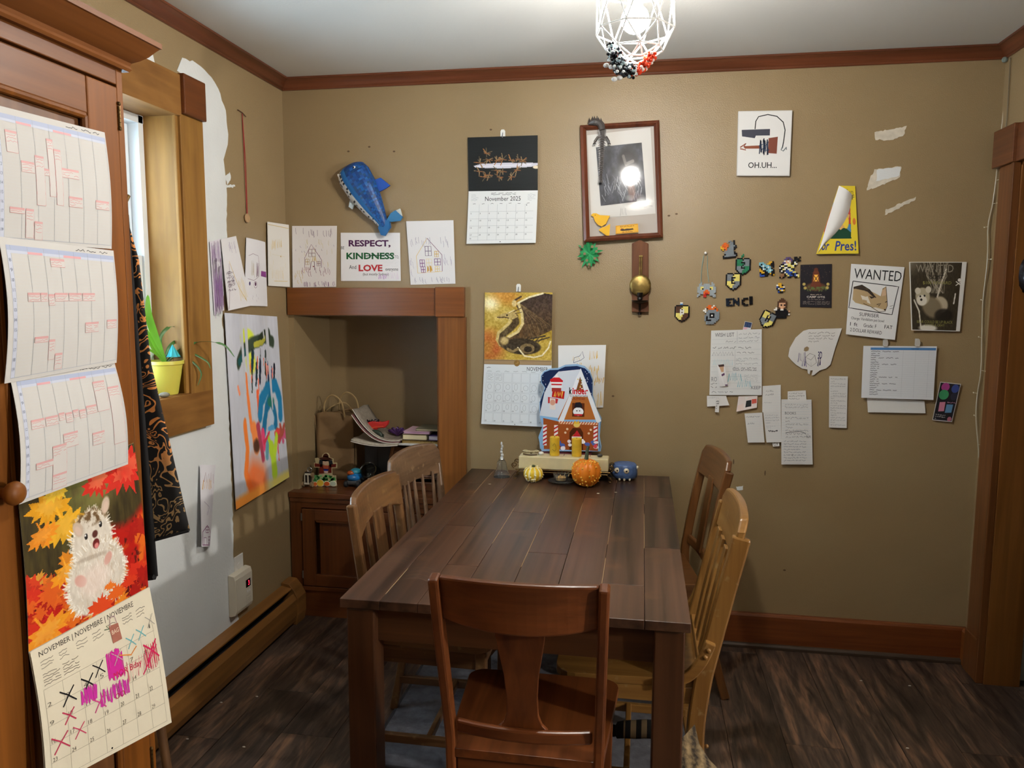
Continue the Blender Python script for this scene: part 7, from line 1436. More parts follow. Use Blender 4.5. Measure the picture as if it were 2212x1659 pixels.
for k in range(14): A.append(('e', *kp(1252+rr.uniform(-6, 6), 818+rr.uniform(0, 26))[0], .9, .7, rr.choice(['#d8b23a', '#e8e0d0', '#b8343a', '#6a8a3a'])))
A += [('t', 'k', *kp(1229,836)[0], *kp(1235,851)[0], '#111114', .04), ('t', 'inder', *kp(1236,836)[0], *kp(1269,851)[0], '#c21f2a', .03), ('t', 'COUNTDOWN', *kp(1231,852)[0], *kp(1268,857)[0], '#3a1a14', .01), ('t', 'CALENDAR', *kp(1234,858)[0], *kp(1263,863)[0], '#8a2a24', .01)]
A += [('p', kp(1194,842, 1220,845, 1218,862, 1192,858), '#b81f24'), ('z', *kp(1198,846)[0], *kp(1214,858)[0], 9, 1.6, '#e8b04a', 4), ('p', kp(1184,858, 1206,862, 1204,872, 1184,872), '#b8343a'), ('p', kp(1188,860, 1200,862, 1200,886, 1188,885), '#e6ddd8'), ('e', *kp(1194,870)[0], 4, 3.4, '#d8a088'),
 ('p', kp(1188,820, 1196,815, 1208,815, 1216,822, 1212,834, 1192,834), '#c8242c'), ('e', *kp(1202,816)[0], 8, 4.4, '#eceaea'), ('e', *kp(1202,811)[0], 4.6, 2.6, '#d9a184'), ('p', kp(1194,808, 1203,800, 1212,805, 1211,810), '#c8242c'), ('r', *kp(1190,832)[0], *kp(1214,838)[0], '#f0f0f0'), ('r', *kp(1192,838)[0], *kp(1212,846)[0], '#a83a34')]
A = [a for a in A if a]
A = A[:-6] + A[-6:-5] + [('r', *kp(1190,832)[0], *kp(1214,838)[0], '#f0f0f0'), ('r', *kp(1192,838)[0], *kp(1212,846)[0], '#a83a34'), ('l', kp(1190,827, 1215,827), 2, '#f0eeee'), ('p', kp(1198,815, 1202,806, 1207,815), '#eceaea')]
for k in range(26): A.append(('e', *kp(rr.choice([rr.uniform(1172, 1192), rr.uniform(1262, 1278)]), rr.uniform(800, 850))[0], .5, .4, '#e8eef6'))
for k in range(22): A.append(('e', *kp(rr.uniform(1178, 1290), rr.uniform(952, 972))[0], rr.uniform(2, 4), rr.uniform(1.4, 2.6), rr.choice(['#d8485a', '#f0e6ea', '#4a62a8', '#c84a9a', '#e8c46a', '#f0f0f4', '#b03a3a'])))
for (a_, b_) in ((1222, 936), (1272, 936), (1226, 928), (1276, 928)): A.append(('e', *kp(a_, b_)[0], 1.8, 1.3, '#e8c9a4'))
pm_ = MB(); draw(pm_, sk_, A, base=.0002); o = pm_.build('printed_front', ink_mat('glossy_print', .25), bxk, colors=True, recalc=False); o.data.transform(Matrix.Translation(-Vector(bxk.location)))
# gourds
def gourd(name, label, c, R, Hh, ribs, depth, col, stem, warts, wcol, seed, stripes=None):
    o = thing(name, label, 'gourd', c); m_ = MB(); k_, n_ = ribs*6, 16; rr = random.Random(seed)
    def P(a, th):
        r_ = math.sin(th)**.85; q = 1-depth*(abs(math.sin(a*ribs/2))**.5 < .45)*0-depth*(1-abs(math.sin(a*ribs/2))**.6)
        return Vector((c[0]+R*r_*q*math.cos(a), c[1]+R*r_*q*math.sin(a), c[2]+Hh/2-Hh/2*math.cos(th)*(1-.12*(1-r_)*(math.cos(th) < 0))-.06*Hh*(r_ < .35)*math.copysign(1, -math.cos(th))*-1*0))
    vs = [P(2*PI*j/k_, PI*i/n_) for i in range(n_+1) for j in range(k_)]
    for i in range(n_):
        for j in range(k_):
            f = abs(math.sin(2*PI*(j+.5)/k_*ribs/2)); m_.col = lin(col if not stripes or f > .5 else stripes)
            m_.add([vs[i*k_+j], vs[i*k_+(j+1) % k_], vs[(i+1)*k_+(j+1) % k_], vs[(i+1)*k_+j]], [(0, 1, 2, 3)])
    part(m_, 'skin', ink_mat('gourd_skin', .4), o, colors=True, recalc=True, smooth=60, doubles=.00005)
    wm = MB()
    for _ in range(warts):
        a = rr.uniform(0, 2*PI); th = rr.uniform(.35, 2.8); wm.ball(P(a, th), rr.uniform(.0022, .0048), 6, 4)
    w_ = part(wm, 'warts', mat('wart_'+wcol[1:], wcol, .5), o, smooth=60); w_['kind'] = 'stuff'
    part(MB().tube(smooth_path([(c[0]+s_[0], c[1]+s_[1], c[2]+Hh-.004+s_[2]) for s_ in stem], 4), .007, 8, None if len(stem) < 3 else list(np.linspace(1.25, .75, (len(stem)-1)*4+1))), 'stem', mat('gourd_stem', '#3c4a34', .6, var=.2, vscale=60), o, smooth=40)
x, y = (1.413,-0.268); gourd('warty_pumpkin', 'orange warty pumpkin with a tall dark green stem', (x, y, TZ), .061, .118, 10, .10, '#d8781c', [(0, 0, -.002), (.002, 0, .02), (.004, 0, .04), (.008, 0, .052)], 150, '#e0a83a', 3)
x, y = (1.189,-0.228); gourd('small_gourd', 'small yellow gourd with white bumpy ribs', (x, y, TZ), .042, .066, 10, .16, '#d9b52a', [(0, 0, -.002), (.002, 0, .008)], 60, '#e6dcb0', 6, '#e4dcae')
# crystal dish
x, y = (1.307,-0.239); o = thing('crystal_candle_dish', 'clear crystal votive dish with pointed crown rim', 'dish', (x, y, TZ))
part(MB().lathe([(.0, .0), (.03, .0), (.05, .006), (.055, .012), (.051, .013), (.03, .007), (0, .006)], (x, y, TZ+.001), 24), 'saucer', CG, o, smooth=40)
part(MB().lathe([(0, .0), (.024, .0), (.029, .03), (.027, .03), (.022, .004), (0, .004)], (x, y, TZ+.009), 20), 'cup', CG, o, smooth=40)
part(MB().lathe([(0, 0), (.019, 0), (.02, .012), (0, .012)], (x, y, TZ+.0145), 18), 'tea_light', mat('tealight_wax', '#d8a860', .5), o)
for k in range(12):
    a = 2*PI*k/12; ca, sa = math.cos(a), math.sin(a); c0 = Vector((x+.0285*ca, y+.0285*sa, TZ+.016)); t_ = Vector((-sa, ca, 0)); r_ = Vector((ca, sa, 0))
    part(MB().add([c0-t_*.005, c0+t_*.005, c0+r_*.005+Vector((0, 0, .02)), c0+r_*.006+Vector((0, 0, .032)), c0-t_*.005+Vector((0, 0, .02)), c0+t_*.005+Vector((0, 0, .02))], [(0, 1, 2), (0, 2, 4), (1, 5, 2), (4, 2, 3), (5, 3, 2), (0, 4, 3, 5, 1)]), 'point', CG, o)
# blue clay monster
x, y = (1.566,-0.107); o = thing('clay_monster', 'round blue glazed clay monster with two white eyes', 'figurine', (x, y, TZ)); BG = mat('blue_glaze', '#47618f', .45, var=.35, vscale=55, bump=.3, bscale=70)
part(MB().lathe([(0, .004), (.04, .004), (.053, .012), (.054, .03), (.052, .052), (.05, .062), (.044, .068), (.03, .0695), (0, .07)], (x, y, TZ), 28), 'body', BG, o, smooth=60)
EW = mat('cream_clay', '#dcd2b6', .4); EB = mat('eye_black', '#181210', .3)
for dx in (-.031, .008):
    yy = y-math.sqrt(.053**2-dx*dx); e_ = part(MB().ball((x+dx, yy, TZ+.045), (.0115, .006, .0115), 14, 10), 'eye', EW, o, smooth=70)
    q = MB().ball((x+dx+.001, yy-.0052, TZ+.045), (.004, .002, .004), 10, 6).build('pupil', EB, e_); q.data.transform(Matrix.Translation((-x, -y, -TZ)))
for dx in (-.02, .0, .022): part(MB().lathe([(.0, 0), (.004, .003), (.005, .011), (0, .012)], (x+dx, y-math.sqrt(.051**2-dx*dx), TZ+.001), 8), 'tooth', EW, o)
for s_ in (-1, 1): part(MB().ball((x+s_*.053, y-.006, TZ+.052), (.006, .008, .008), 8, 6), 'ear', EW, o, smooth=70)
# crumbs of wax and glitter on the boards
for k, (px_, py_) in enumerate(((1.469,-0.381), (1.537,-0.353), (1.018,-0.309), (1.067,-0.12))):
    o = MB().lathe([(0, 0), (.004, 0), (.003, .0012), (0, .0015)], (px_, py_, TZ+.0004), 7).build('wax_crumb', mat('pale_crumb', '#b9a98e', .7), None, (px_, py_, TZ+.0004)); o.scale = (1.6, .8, 1); tag(o, 'tiny pale crumb on the table ' + ('just right of the warty pumpkin', 'in front of the blue clay monster', 'at the left edge before the glass bell', 'between the glass bell and the wire stand')[k], 'crumb', 'crumbs on the table')
# unequal debris on the floor
for k, (px_, py_) in enumerate(((0.21,-0.789), (0.33,-1.105), (0.1,-0.853), (0.115,-1.095), (2.697,-0.266), (2.519,-0.256), (2.545,-0.723))):
    o = MB().lathe([(0, 0), (.005, 0), (.004, .002), (0, .0025)], (px_, py_, .0008), 6).build('floor_crumb', mat('white_crumb', '#bcb6aa', .8), None, (px_, py_, .0008)); o.scale = (1.2, .6, 1); tag(o, 'tiny white crumb on the floor ' + ('midway between heater and table', 'nearest the lower edge beside the heater', 'close along the heater front', 'at the near end of the heater', 'below the right baseboard', 'left of the others by the right baseboard', 'at the lower right of the room')[k], 'crumb', 'crumbs on the floor')

# ================================================================== things in the niche
NT = .606
# paper bag
KR = mat('kraft_paper', '#7d6240', .85, bump=.3, bscale=25, var=.08, vscale=12)
bgx0, bgx1, bgy0, bgy1 = .075, .262, .10, .22
bg_ = thing('paper_bag', 'brown kraft paper bag with twisted handles in the niche corner', 'bag', (.17, .16, NT))
def wallq(a, b_, nm):
    m_ = MB(); a = Vector(a); b_ = Vector(b_); nrm = Vector((b_.y-a.y, a.x-b_.x)).normalized()
    def P(u, v): p = a.lerp(b_, u); s_ = .009*math.sin(PI*u*2+1)*v*(1-.3*v)+.006*math.sin(u*9+v*5)*v; return Vector((p.x+nrm.x*s_, p.y+nrm.y*s_, NT+.001+v*(.335+.01*math.sin(u*5))))
    m_.grid(P, 10, 10); part(m_, nm, KR, bg_, smooth=35).modifiers.new('thick', 'SOLIDIFY').thickness = .0012
wallq((bgx0, bgy0), (bgx1, bgy0+.02), 'front_panel'); wallq((bgx1, bgy0+.02), (bgx1+.005, bgy1+.03), 'side_gusset'); wallq((bgx1+.005, bgy1+.03), (bgx0, bgy1), 'back_panel'); wallq((bgx0, bgy1), (bgx0, bgy0), 'side_gusset')
HN = mat('twisted_paper', '#9c8358', .8)
for yy, dx in ((.105, 0), (.225, .03)): part(MB().tube(smooth_path([(.115+dx, yy, NT+.32), (.12+dx, yy-.005, NT+.39), (.16+dx, yy-.012, NT+.43), (.205+dx, yy-.006, NT+.40), (.222+dx, yy, NT+.32)], 6), .0042, 6), 'handle', HN, bg_)
part(MB().tube(smooth_path([(.10, .13, NT+.33), (.15, .12, NT+.37), (.2, .16, NT+.385), (.235, .18, NT+.34)], 6), .003, 6), 'handle', HN, bg_)
o = MB().prism([(.18, NT+.34), (.275, NT+.355), (.262, NT+.30), (.2, NT+.29)], .19, .196, 'Y').build('cardboard_piece', mat('cardboard', '#6a5234', .85), None, (.22, .193, NT+.29)); o.location += Vector((-.03, .095, 0)); tag(o, 'pointed piece of brown cardboard sticking out of the paper bag', 'cardboard')
MB().prism([(.185, NT+.337), (.27, NT+.351), (.269, NT+.346), (.186, NT+.332)], .1885, .19, 'Y').build('edge_fold', mat('cardboard_light', '#8a7048', .85), o).data.transform(Matrix.Translation((-.22, -.193, -NT-.29)))
# roll-top box
W_RT = wood('rolltop_wood', '#3a2111', '#5e3a20', 'X', .35, 50, 1.5, rand=.12, coat=.2); W_RTZ = wood('rolltop_wood_side', '#3f2412', '#64401f', 'Z', .35, 50, 1.5, rand=.1, coat=.2)
rt_ = thing('rolltop_box', 'small dark wooden roll-top desk box at the right of the niche', 'box', (.575, .2, NT)); rx0, rx1, ry0, ry1, rz = .44, .703, .06, .36, NT+.215
prof = [(ry0, NT+.001), (ry0, NT+.045), (ry0+.03, NT+.06), (ry0+.05, NT+.1), (ry0+.055, NT+.15), (ry0+.085, NT+.19), (ry0+.14, NT+.205), (ry1, NT+.205), (ry1, NT+.001)]
for xx in (rx0, rx1-.018): part(MB().prism(prof, xx, xx+.018, 'X'), 'side_panel', W_RTZ, rt_, bevel=.003)
part(MB().box((rx0-.012, ry0+.1, NT+.203), (rx1+.004, ry1+.01, rz)), 'top_board', W_RT, rt_, bevel=.004); part(MB().box((rx0+.018, ry1-.012, NT), (rx1-.018, ry1, NT+.204)), 'back_board', W_RT, rt_)
part(MB().box((rx0+.018, ry0+.005, NT+.001), (rx1-.018, ry0+.02, NT+.042)), 'drawer_front', W_RT, rt_, bevel=.003); part(MB().box((rx0+.018, ry0+.02, NT+.001), (rx1-.018, ry1-.012, NT+.012)), 'bottom_board', W_RT, rt_)
tp = smooth_path([(0, ry0+.038, NT+.05), (0, ry0+.056, NT+.1), (0, ry0+.062, NT+.15), (0, ry0+.092, NT+.186), (0, ry0+.14, NT+.2)], 5)
for a_, b_ in zip(tp[:-1], tp[1:]):
    c_ = (a_+b_)/2; L = (b_-a_).length*.9; ang = math.atan2(b_.z-a_.z, b_.y-a_.y)
    Mx = Matrix.Translation((0, c_.y, c_.z)) @ Matrix.Rotation(ang, 4, 'X'); part(MB().box((rx0+.019, -L/2, -.003), (rx1-.019, L/2, .004), Mx), 'tambour_slat', W_RT, rt_, bevel=.002)
part(MB().ball(((rx0+rx1)/2+.06, ry0-.002, NT+.022), .007, 10, 8), 'drawer_knob', mat('red_bead', '#a02a2a', .3), rt_, smooth=70)
# books on the box
def book(name, label, lo, hi, cover, pages='#d8d0bc', rz_=0, spine='x1', cat='book'):
    c_ = Vector(((lo[0]+hi[0])/2, (lo[1]+hi[1])/2, lo[2])); o = thing(name, label, cat, c_, rz_, 'books and notebooks stacked on the roll-top box')
    w_, d_, h_ = hi[0]-lo[0], hi[1]-lo[1], hi[2]-lo[2]; t_ = min(.003, h_*.2); cm = mat('cover_'+cover[1:], cover, .5)
    def q(l, h, nm, mt): MB().box(l, h).build(nm, mt, o, bevel=.0008)
    q((-w_/2, -d_/2, 0), (w_/2, d_/2, t_), 'back_cover', cm); q((-w_/2, -d_/2, h_-t_), (w_/2, d_/2, h_), 'front_cover', cm)
    q((-w_/2+.003, -d_/2+.003, t_), (w_/2-.003, d_/2-.004, h_-t_), 'pages', mat('pages_'+pages[1:], pages, .8)); q((-w_/2, d_/2-.004, t_), (w_/2, d_/2, h_-t_), 'spine', cm); return o
Z0 = rz+.0005
pd = thing('paper_pad', 'silvery white tray under the notebooks on the roll-top box', 'tray', (.59, .2, Z0)); part(MB().box((.475, .07, Z0), (.705, .32, Z0+.004)), 'base', mat('white_tray', '#c4c6c4', .4), pd, bevel=.001); part(MB().box((.475, .07, Z0+.004), (.705, .076, Z0+.01)), 'rim', mat('white_tray', '#c4c6c4', .4), pd, bevel=.002)
Z1 = Z0+.0045
sn = book('spiral_notebook', 'gold wire-bound notebook with dark cover on the roll-top box', (.515, .082, Z1), (.704, .26, Z1+.017), '#3a3026', cat='notebook')
GW = mat('gold_wire', '#c8a94e', .3, .8)
for k in range(26):
    xx = -.088+k*.007; MB().tube([(xx, -.089+.006*math.cos(a)-.003, .0095+.0085*math.sin(a)) for a in np.linspace(0, 2*PI, 9)], .0013, 4).build('wire_ring', GW, sn)
book('brown_book', 'thick brown book with cream page edges lying on the wire-bound notebook', (.515, .09, Z1+.0175), (.635, .24, Z1+.047), '#4a3c26', '#d9cfa8')
book('purple_book', 'purple book under the right side of the stack', (.64, .1, Z1+.0175), (.704, .25, Z1+.041), '#54427a', '#cfc8d4')
book('pink_book', 'thin pink-edged book on top of the thick brown book', (.519, .095, Z1+.0475), (.65, .25, Z1+.059), '#c9a4b0', '#b894b4')
book('grey_book', 'small grey book tilted on the very top of the stack', (.575, .11, Z1+.0595), (.70, .24, Z1+.071), '#77745e', '#c0b898')
# newspapers and clutter bulging over the left end of the box
NP = mat('newsprint', '#b9b2a4', .85, var=.2, vscale=90)
for k, (lab, c_) in enumerate((('lowest folded newspaper drooping off the roll-top box', '#a39b8c'), ('red-edged magazine curving up against the paper bag', '#6d3f40'), ('pale magazine curving up on top of the newspapers', '#857b6e'))):
    def cur(u, v, k=k):
        xx = .275+.23*u+.006*k; return Vector((xx, .05+.19*v, rz-.01+.02*k*.5+(.11 if k else .012)*(1-u)**2.6*(1+.15*k)+.008*math.sin(PI*u)*-1+.012+.003*math.sin(v*9+k)))
    m_ = MB().grid(cur, 16, 6); o = m_.build('magazine' if k else 'newspaper', mat('mag_'+c_[1:], c_, .6, var=.2, vscale=70), None, (.39, .15, rz), smooth=60); tag(o, lab, 'magazine' if k else 'newspaper', 'papers beside the bag'); sm = o.modifiers.new('thick', 'SOLIDIFY'); sm.thickness = .008 if k else .012
    def ed(u, k=k): return cur(u, 0)+Vector((0, -.002, .001))
    e_ = MB().tube([ed(i/16) for i in range(17)], .0018, 5).build('page_edge', mat('page_edge', '#d4cfc4', .8), o); e_.data.transform(Matrix.Translation((-.39, -.15, -rz)))
rm = thing('red_mask', 'red plush mask with dark sequins on the paper pile', 'mask', (.37, .14, rz+.06)); RED = mat('red_plush', '#b3211c', .6)
pts = [(.305, .0), (.33, .035), (.37, .045), (.41, .04), (.445, .05), (.44, .03), (.425, .012), (.39, .01), (.37, -.015), (.34, -.02), (.315, -.01)]
part(MB().prism([(a_, rz+.062+b_) for a_, b_ in pts], .10, .125, 'Y'), 'felt_body', RED, rm, bevel=.006)
sq = MB(); rr = random.Random(4)
for k in range(26): sq.ball((.365+rr.uniform(-.03, .03), .11+rr.uniform(-.01, .01), rz+.105+rr.uniform(-.003, .008)), .0035, 6, 4)
q = part(sq, 'sequins', mat('dark_sequin', '#221420', .2, .5), rm); q['kind'] = 'stuff'
part(MB().tube(smooth_path([(.32, .097, rz+.055), (.36, .096, rz+.074), (.42, .097, rz+.082)], 5), .0022, 6), 'piping', mat('orange_piping', '#d0552e', .6), rm)
bw = thing('purple_bow', 'shiny purple ribbon bow beside the red mask', 'bow', (.475, .15, rz+.04)); PB = mat('purple_ribbon', '#4a2a5e', .3, .2)
for k in range(5):
    a = -1.2+.6*k; part(MB().tube(smooth_path([(.475, .15, rz+.035), (.475+.03*math.sin(a), .14, rz+.05+.018*math.cos(a)), (.475+.045*math.sin(a), .15, rz+.045+.02*math.cos(a)), (.475, .155, rz+.037)], 4), .007, 6), 'loop', PB, bw, smooth=50)
gl_ = thing('dark_toy_lizard', 'dark green rubber toy draped on the magazines', 'toy', (.4, .09, rz+.03)); part(MB().tube(smooth_path([(.35, .085, rz+.04), (.38, .075, rz+.062), (.41, .07, rz+.055), (.425, .066, rz+.035), (.43, .064, rz+.012)], 5), .011, 8, list(np.linspace(.6, 1, 11))+list(np.linspace(1, .5, 10))), 'body', mat('dark_green_rubber', '#263226', .5), gl_, smooth=50)
for a_ in (-1, 1): part(MB().tube([(.405, .07, rz+.055), (.405+.02*a_, .062, rz+.04), (.405+.03*a_, .06, rz+.05)], .004, 6), 'leg', mat('dark_green_rubber', '#263226', .5), gl_)
db = thing('dark_box', 'black box standing in shadow behind the toys', 'box', (.345, .25, NT)); part(MB().box((.285, .2, NT+.0005), (.425, .33, NT+.19)), 'body', mat('black_card', '#141416', .5), db, bevel=.003); part(MB().box((.353, .1995, NT+.0005), (.355, .2, NT+.19)), 'seam', mat('black_seam', '#050506', .9), db)
# scarecrow stand-up
sq_ = [(0.097,0.627), (0.241,0.643)]
scw = thing('scarecrow_cutout', 'painted wooden scarecrow cut-out behind a little pumpkin patch fence', 'decoration', (.09, .025, NT))
def sp_(*a): # photo-proportioned outline on the y=.03 plane
    return [((a[i]-678)*.00212+.018, NT+.002+(1046-a[i+1])*.00208) for i in range(0, len(a), 2)]
CW = ink_mat('painted_card', .6)
def lay(pts, c_, y0, y1): m_ = MB(); m_.col = lin(c_); m_.prism(pts, y0, y1, 'Y'); return m_
part(lay(sp_(690,1046, 692,1018, 694,1006, 680,1006, 680,995, 684,996, 682,984, 688,983, 693,985, 699,982, 701,975, 706,971, 713,971, 717,975, 718,981, 727,984, 726,993, 735,993, 735,1005, 722,1006, 723,1016, 724,1046), '#c9b98e', .03, .036), 'backing_card', CW, scw, colors=True, recalc=False)
fgm = MB()
for pts, c_ in ((sp_(702,980, 704,974, 708,972, 712,972, 715,975, 716,981), '#4a1f12'), (sp_(702,981, 716,981, 716,978, 702,978), '#a85a32'), (sp_(692,985, 700,981, 718,981, 726,985, 716,987, 702,987), '#3d1a10'), (sp_(692,996, 694,987, 724,987, 726,996, 718,1000, 716,990, 702,990, 700,1000), '#20252a'), (sp_(700,988, 716,988, 714,996, 708,1000, 702,996), '#dcc0a4'), (sp_(702,987, 713,987, 708,991), '#1a1a1e'), (sp_(682,996, 700,998, 700,1004, 682,1004), '#6d2016'), (sp_(734,995, 718,997, 718,1004, 733,1003), '#6d2016'), (sp_(695,998, 702,998, 704,1020, 692,1020), '#6d2016'), (sp_(716,998, 722,998, 722,1018, 714,1018), '#6d2016'), (sp_(702,1000, 716,1000, 715,1009, 703,1009), '#b0543a'), (sp_(703,1008, 715,1008, 714,1013, 704,1013), '#23308a'), (sp_(705,1013, 713,1013, 712,1018, 706,1018), '#d0b4b8')):
    fgm.col = lin(c_); fgm.prism(pts, .0285, .0302, 'Y')
part(fgm, 'painted_figure', CW, scw, colors=True, recalc=False)
fce = MB(); fce.col = lin('#b9aa88'); fce.prism(sp_(679,1047, 679,1022, 690,1024, 700,1018, 714,1016, 727,1015, 728,1020, 737,1021, 738,1045), .004, .01, 'Y')
part(fce, 'fence_card', CW, scw, colors=True, recalc=False)
lv = MB(); rr = random.Random(3)
for k in range(46):
    cx_ = rr.uniform(682, 735); cy_ = rr.uniform(1022, 1038); lv.col = lin(rr.choice(['#3f9a4a', '#58b860', '#2f7a3c', '#74c878'])); lv.prism(sp_(*[v for q in leaf_pts(cx_, cy_, rr.uniform(3, 5), rr.uniform(0, 6), 4, .5) for v in q]), .0026, .004, 'Y')
q = part(lv, 'painted_leaves', CW, scw, colors=True, recalc=False); q['kind'] = 'stuff'
for cx_, cy_, rx_, ry_, c_ in ((688, 1042, 4, 4.5, '#d0642a'), (700, 1039, 8, 7.5, '#d8b83a'), (716, 1040, 6.5, 5, '#cf5f24'), (731, 1039, 7, 5.5, '#a8b4a0')):
    pk = MB(); pk.col = lin('#e6e0c8'); pk.prism(sp_(*[v for k in range(18) for v in (cx_+(rx_+1.2)*math.cos(2*PI*k/18), cy_+(ry_+1.2)*math.sin(2*PI*k/18))]), .001, .0025, 'Y'); pk.col = lin(c_); pk.prism(sp_(*[v for k in range(18) for v in (cx_+rx_*math.cos(2*PI*k/18), cy_+ry_*math.sin(2*PI*k/18))]), -.0005, .001, 'Y')
    part(pk, 'pumpkin', CW, scw, colors=True, recalc=False)
part(MB().box((.022, .01, NT+.0005), (.14, .03, NT+.006)), 'base_slat', mat('craft_wood', '#a58e62', .7), scw)
# wooden wheeled toy robot car
tc = thing('toy_wooden_car', 'small white and tan wooden wheeled toy leaning by the wall', 'toy', (.0+.045, -.005, NT)); LT = mat('craft_white', '#cfc9b8', .6); TN = mat('craft_tan', '#8c7657', .6); DKW = mat('craft_dark', '#2a201a', .7)
part(MB().box((.032, -.005, NT+.015), (.062, .004, NT+.075)), 'chassis', DKW, tc, bevel=.002)
for b0, b1 in (((.03, -.01, NT+.014), (.055, -.004, NT+.022)), ((.034, -.01, NT+.06), (.064, -.004, NT+.068)), ((.046, -.01, NT+.022), (.052, -.004, NT+.06)), ((.03, -.009, NT+.02), (.034, -.003, NT+.062))): part(MB().box(b0, b1), 'slat', LT, tc, bevel=.001)
for xx, zz in ((.022, .014), (.066, .014), (.07, .06)): part(MB().lathe([(0, -.005), (.012, -.005), (.012, .005), (0, .005)], (0, 0, 0), 16, Matrix.Translation((xx, -.002, NT+zz)) @ Matrix.Rotation(PI/2, 4, 'Y')), 'wheel', TN, tc, smooth=40)
part(MB().tube([(.058+.011*math.cos(a), -.006, NT+.086+.011*math.sin(a)) for a in np.linspace(0, 2*PI, 15)], .002, 6), 'ring', mat('hook_wire', '#8e9096', .3, .8), tc)
# blue toy truck
bt = thing('toy_truck', 'blue and orange plastic toy truck on the niche cabinet', 'toy', (.29, .05, NT)); tb_ = MB()
def rounded(m_, c, r, M=None): return m_.ball(c, r, 14, 10, M)
part(rounded(MB(), (.29, .05, NT+.045), (.034, .045, .022)), 'body', mat('blue_toy', '#1f6fb0', .25), bt, smooth=70); part(rounded(MB(), (.295, .055, NT+.07), (.026, .03, .016)), 'cab', mat('teal_toy', '#2a7f96', .25), bt, smooth=70); part(rounded(MB(), (.28, .03, NT+.066), (.018, .014, .012)), 'hood_flame', mat('orange_toy', '#b3541f', .3), bt, smooth=70)
part(MB().box((.262, .012, NT+.012), (.32, .085, NT+.032)), 'bumper', mat('grey_toy', '#4d5256', .4), bt, bevel=.006)
for xx in (.262, .322):
    for yy in (.015, .08): part(MB().lathe([(0, -.008), (.014, -.008), (.016, -.003), (.016, .003), (.014, .008), (0, .008)], (0, 0, 0), 16, Matrix.Translation((xx, yy, NT+.0165)) @ Matrix.Rotation(PI/2, 4, 'Y')), 'wheel', mat('toy_tire', '#1a1c1e', .6), bt, smooth=40)
# glass fish bowl jar, mouth tilted forward
gj = thing('glass_jar', 'clear round glass jar tilted toward the room with white pebbles inside', 'jar', (.375, .06, NT))
MJ = Matrix.Translation((.375, .07, NT+.056)) @ Matrix.Rotation(math.radians(52), 4, 'X')
part(MB().lathe([(0, -.045), (.025, -.042), (.045, -.022), (.05, .0), (.045, .022), (.036, .036), (.038, .043), (.041, .044), (.04, .047), (.036, .046), (.033, .037), (.043, .02), (.047, 0), (.042, -.02), (.023, -.039), (0, -.042)], (0, 0, 0), 28, MJ), 'glass_wall', clear_glass('jar_glass', '#dfe8e4'), gj, smooth=60)
rr = random.Random(2)
for k in range(7): part(MB().ball((.375+rr.uniform(-.018, .018), .075+rr.uniform(-.015, .015), NT+.02+rr.uniform(0, .006)), (.009, .008, .006), 8, 6), 'pebble', mat('white_pebble', '#c9c6ba', .5), gj, smooth=70)

bg_.location += Vector((-.035, .095, 0)); scw.location += Vector((.044, .065, 0)); tc.location += Vector((.01, .045, 0)); bt.location += Vector((-.025, .06, 0)); gj.location += Vector((-.035, .065, 0))
# ================================================================== cat under the right chair
def cat_mat():
    m = bpy.data.materials.new('tabby_fur'); m.use_nodes = True; nt = m.node_tree; N = nt.nodes.new; Lk = nt.links.new; b = nt.nodes['Principled BSDF']; b.inputs['Roughness'].default_value = .95
    tc = N('ShaderNodeTexCoord'); w = N('ShaderNodeTexWave'); w.inputs['Scale'].default_value = 9; w.inputs['Distortion'].default_value = 4; w.inputs['Detail'].default_value = 3; Lk(tc.outputs['Object'], w.inputs['Vector'])
    n = N('ShaderNodeTexNoise'); n.inputs['Scale'].default_value = 90; n.inputs['Detail'].default_value = 4; Lk(tc.outputs['Object'], n.inputs['Vector'])
    r = N('ShaderNodeValToRGB'); e = r.color_ramp.elements; e[0].position = .3; e[0].color = (*lin('#2a2118'), 1); e[1].position = .75; e[1].color = (*lin('#8a7452'), 1)
    mx = N('ShaderNodeMix'); mx.inputs[0].default_value = .7; Lk(w.outputs['Fac'], mx.inputs[2]); Lk(n.outputs['Fac'], mx.inputs[3]); Lk(mx.outputs[0], r.inputs[0]); Lk(r.outputs[0], b.inputs['Base Color'])
    bp = N('ShaderNodeBump'); bp.inputs['Strength'].default_value = .8; bp.inputs['Distance'].default_value = .006; Lk(n.outputs['Fac'], bp.inputs['Height']); Lk(bp.outputs[0], b.inputs['Normal']); return m
FUR = cat_mat()
kt = thing('cat', 'brown tabby cat with black-ringed tail under the honey oak chair', 'cat', (1.79, -1.40, 0))
V_ = [(1.745, -1.345, .262, .068), (1.785, -1.365, .235, .073), (1.815, -1.40, .20, .07), (1.835, -1.44, .175, .06), (1.845, -1.485, .15, .045), (1.852, -1.525, .13, .046), (1.856, -1.57, .105, .026),
      (1.715, -1.335, .18, .045), (1.70, -1.32, .09, .024), (1.705, -1.345, .02, .02), (1.77, -1.40, .17, .042), (1.765, -1.39, .08, .022), (1.772, -1.415, .02, .02),
      (1.81, -1.465, .10, .03), (1.812, -1.47, .045, .02), (1.814, -1.49, .018, .018), (1.868, -1.43, .10, .03), (1.87, -1.435, .045, .02), (1.873, -1.455, .018, .018)]
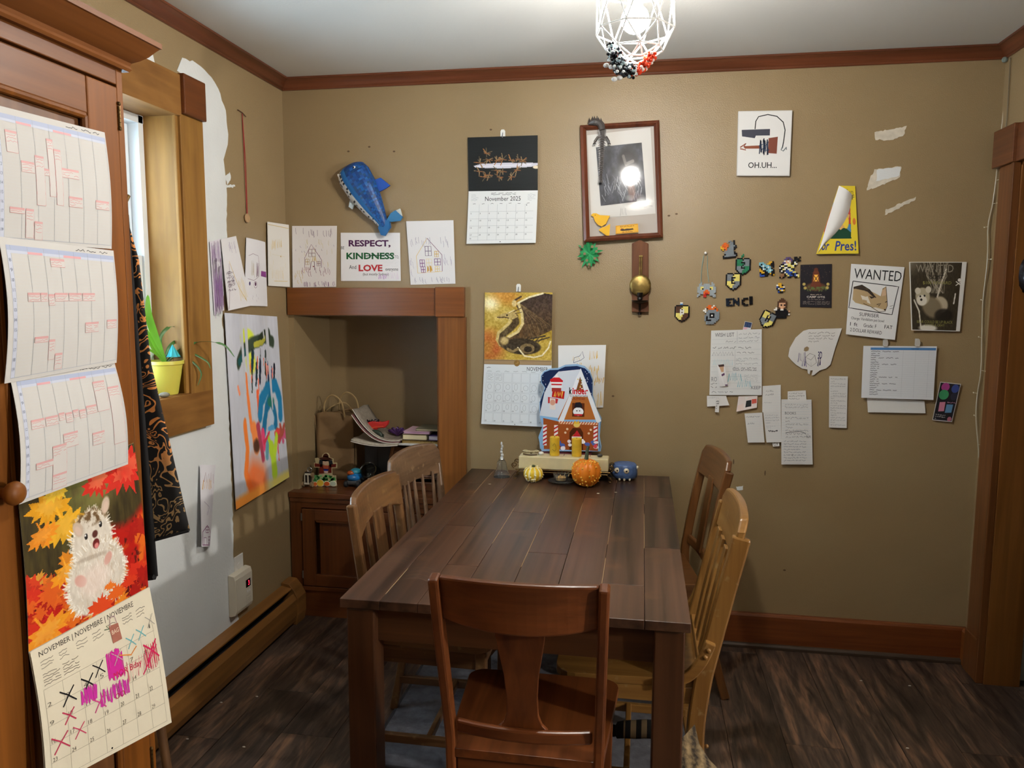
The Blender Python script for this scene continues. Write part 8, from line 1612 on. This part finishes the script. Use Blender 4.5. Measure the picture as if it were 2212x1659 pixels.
E_ = [(0, 1), (1, 2), (2, 3), (3, 4), (4, 5), (5, 6), (0, 7), (7, 8), (8, 9), (0, 10), (10, 11), (11, 12), (3, 13), (13, 14), (14, 15), (3, 16), (16, 17), (17, 18)]
me = bpy.data.meshes.new('body'); L0 = Vector(kt.location); me.from_pydata([Vector(v[:3])-L0 for v in V_], E_, []); ob = bpy.data.objects.new('body', me); COL.objects.link(ob); ob.parent = kt
sk = ob.modifiers.new('skin', 'SKIN'); sk.use_smooth_shade = True
for v, q in zip(V_, me.skin_vertices[0].data): q.radius = (v[3], v[3])
me.skin_vertices[0].data[1].use_root = True
ob.modifiers.new('sub', 'SUBSURF').levels = 2; ob.modifiers['sub'].render_levels = 2; me.materials.append(FUR)
for s_ in (-1, 1):
    part(MB().add([(1.852+s_*.036, -1.515, .158), (1.852+s_*.012, -1.52, .17), (1.852+s_*.034, -1.51, .203), (1.852+s_*.024, -1.50, .16)], [(0, 1, 2), (1, 3, 2), (3, 0, 2), (0, 3, 1)]), 'ear', FUR, kt)
    part(MB().ball((1.855+s_*.02, -1.562, .138), .006, 8, 6), 'eye', mat('cat_eye', '#7a8a2a', .1), kt, smooth=70)
part(MB().ball((1.857, -1.597, .104), (.006, .005, .005), 8, 6), 'nose', mat('cat_nose', '#5a3430', .4), kt, smooth=70)
tl = smooth_path([(1.745, -1.315, .30), (1.715, -1.305, .315), (1.67, -1.30, .315), (1.635, -1.29, .305), (1.60, -1.28, .295), (1.572, -1.265, .28)], 7); tm = MB(); K_ = 12
for i in range(len(tl)-1):
    tm.col = lin('#0d0b0a' if (i//3) % 2 == 0 or i > 27 else '#6d5c42')
    for j in range(K_):
        def vv(q, jj):
            r_ = (.021+.004*math.sin(q/len(tl)*PI))*(1 if q < len(tl)-3 else .7); a = 2*PI*jj/K_; return tl[q]+Vector((0, r_*math.cos(a), r_*math.sin(a)))
        tm.add([vv(i, j), vv(i, j+1), vv(i+1, j+1), vv(i+1, j)], [(0, 1, 2, 3)])
tm.ball(tl[-1], (.012, .017, .017), 10, 6)
part(tm, 'tail', ink_mat('tail_fur', .95), kt, colors=True, recalc=False, smooth=60, doubles=.0001)
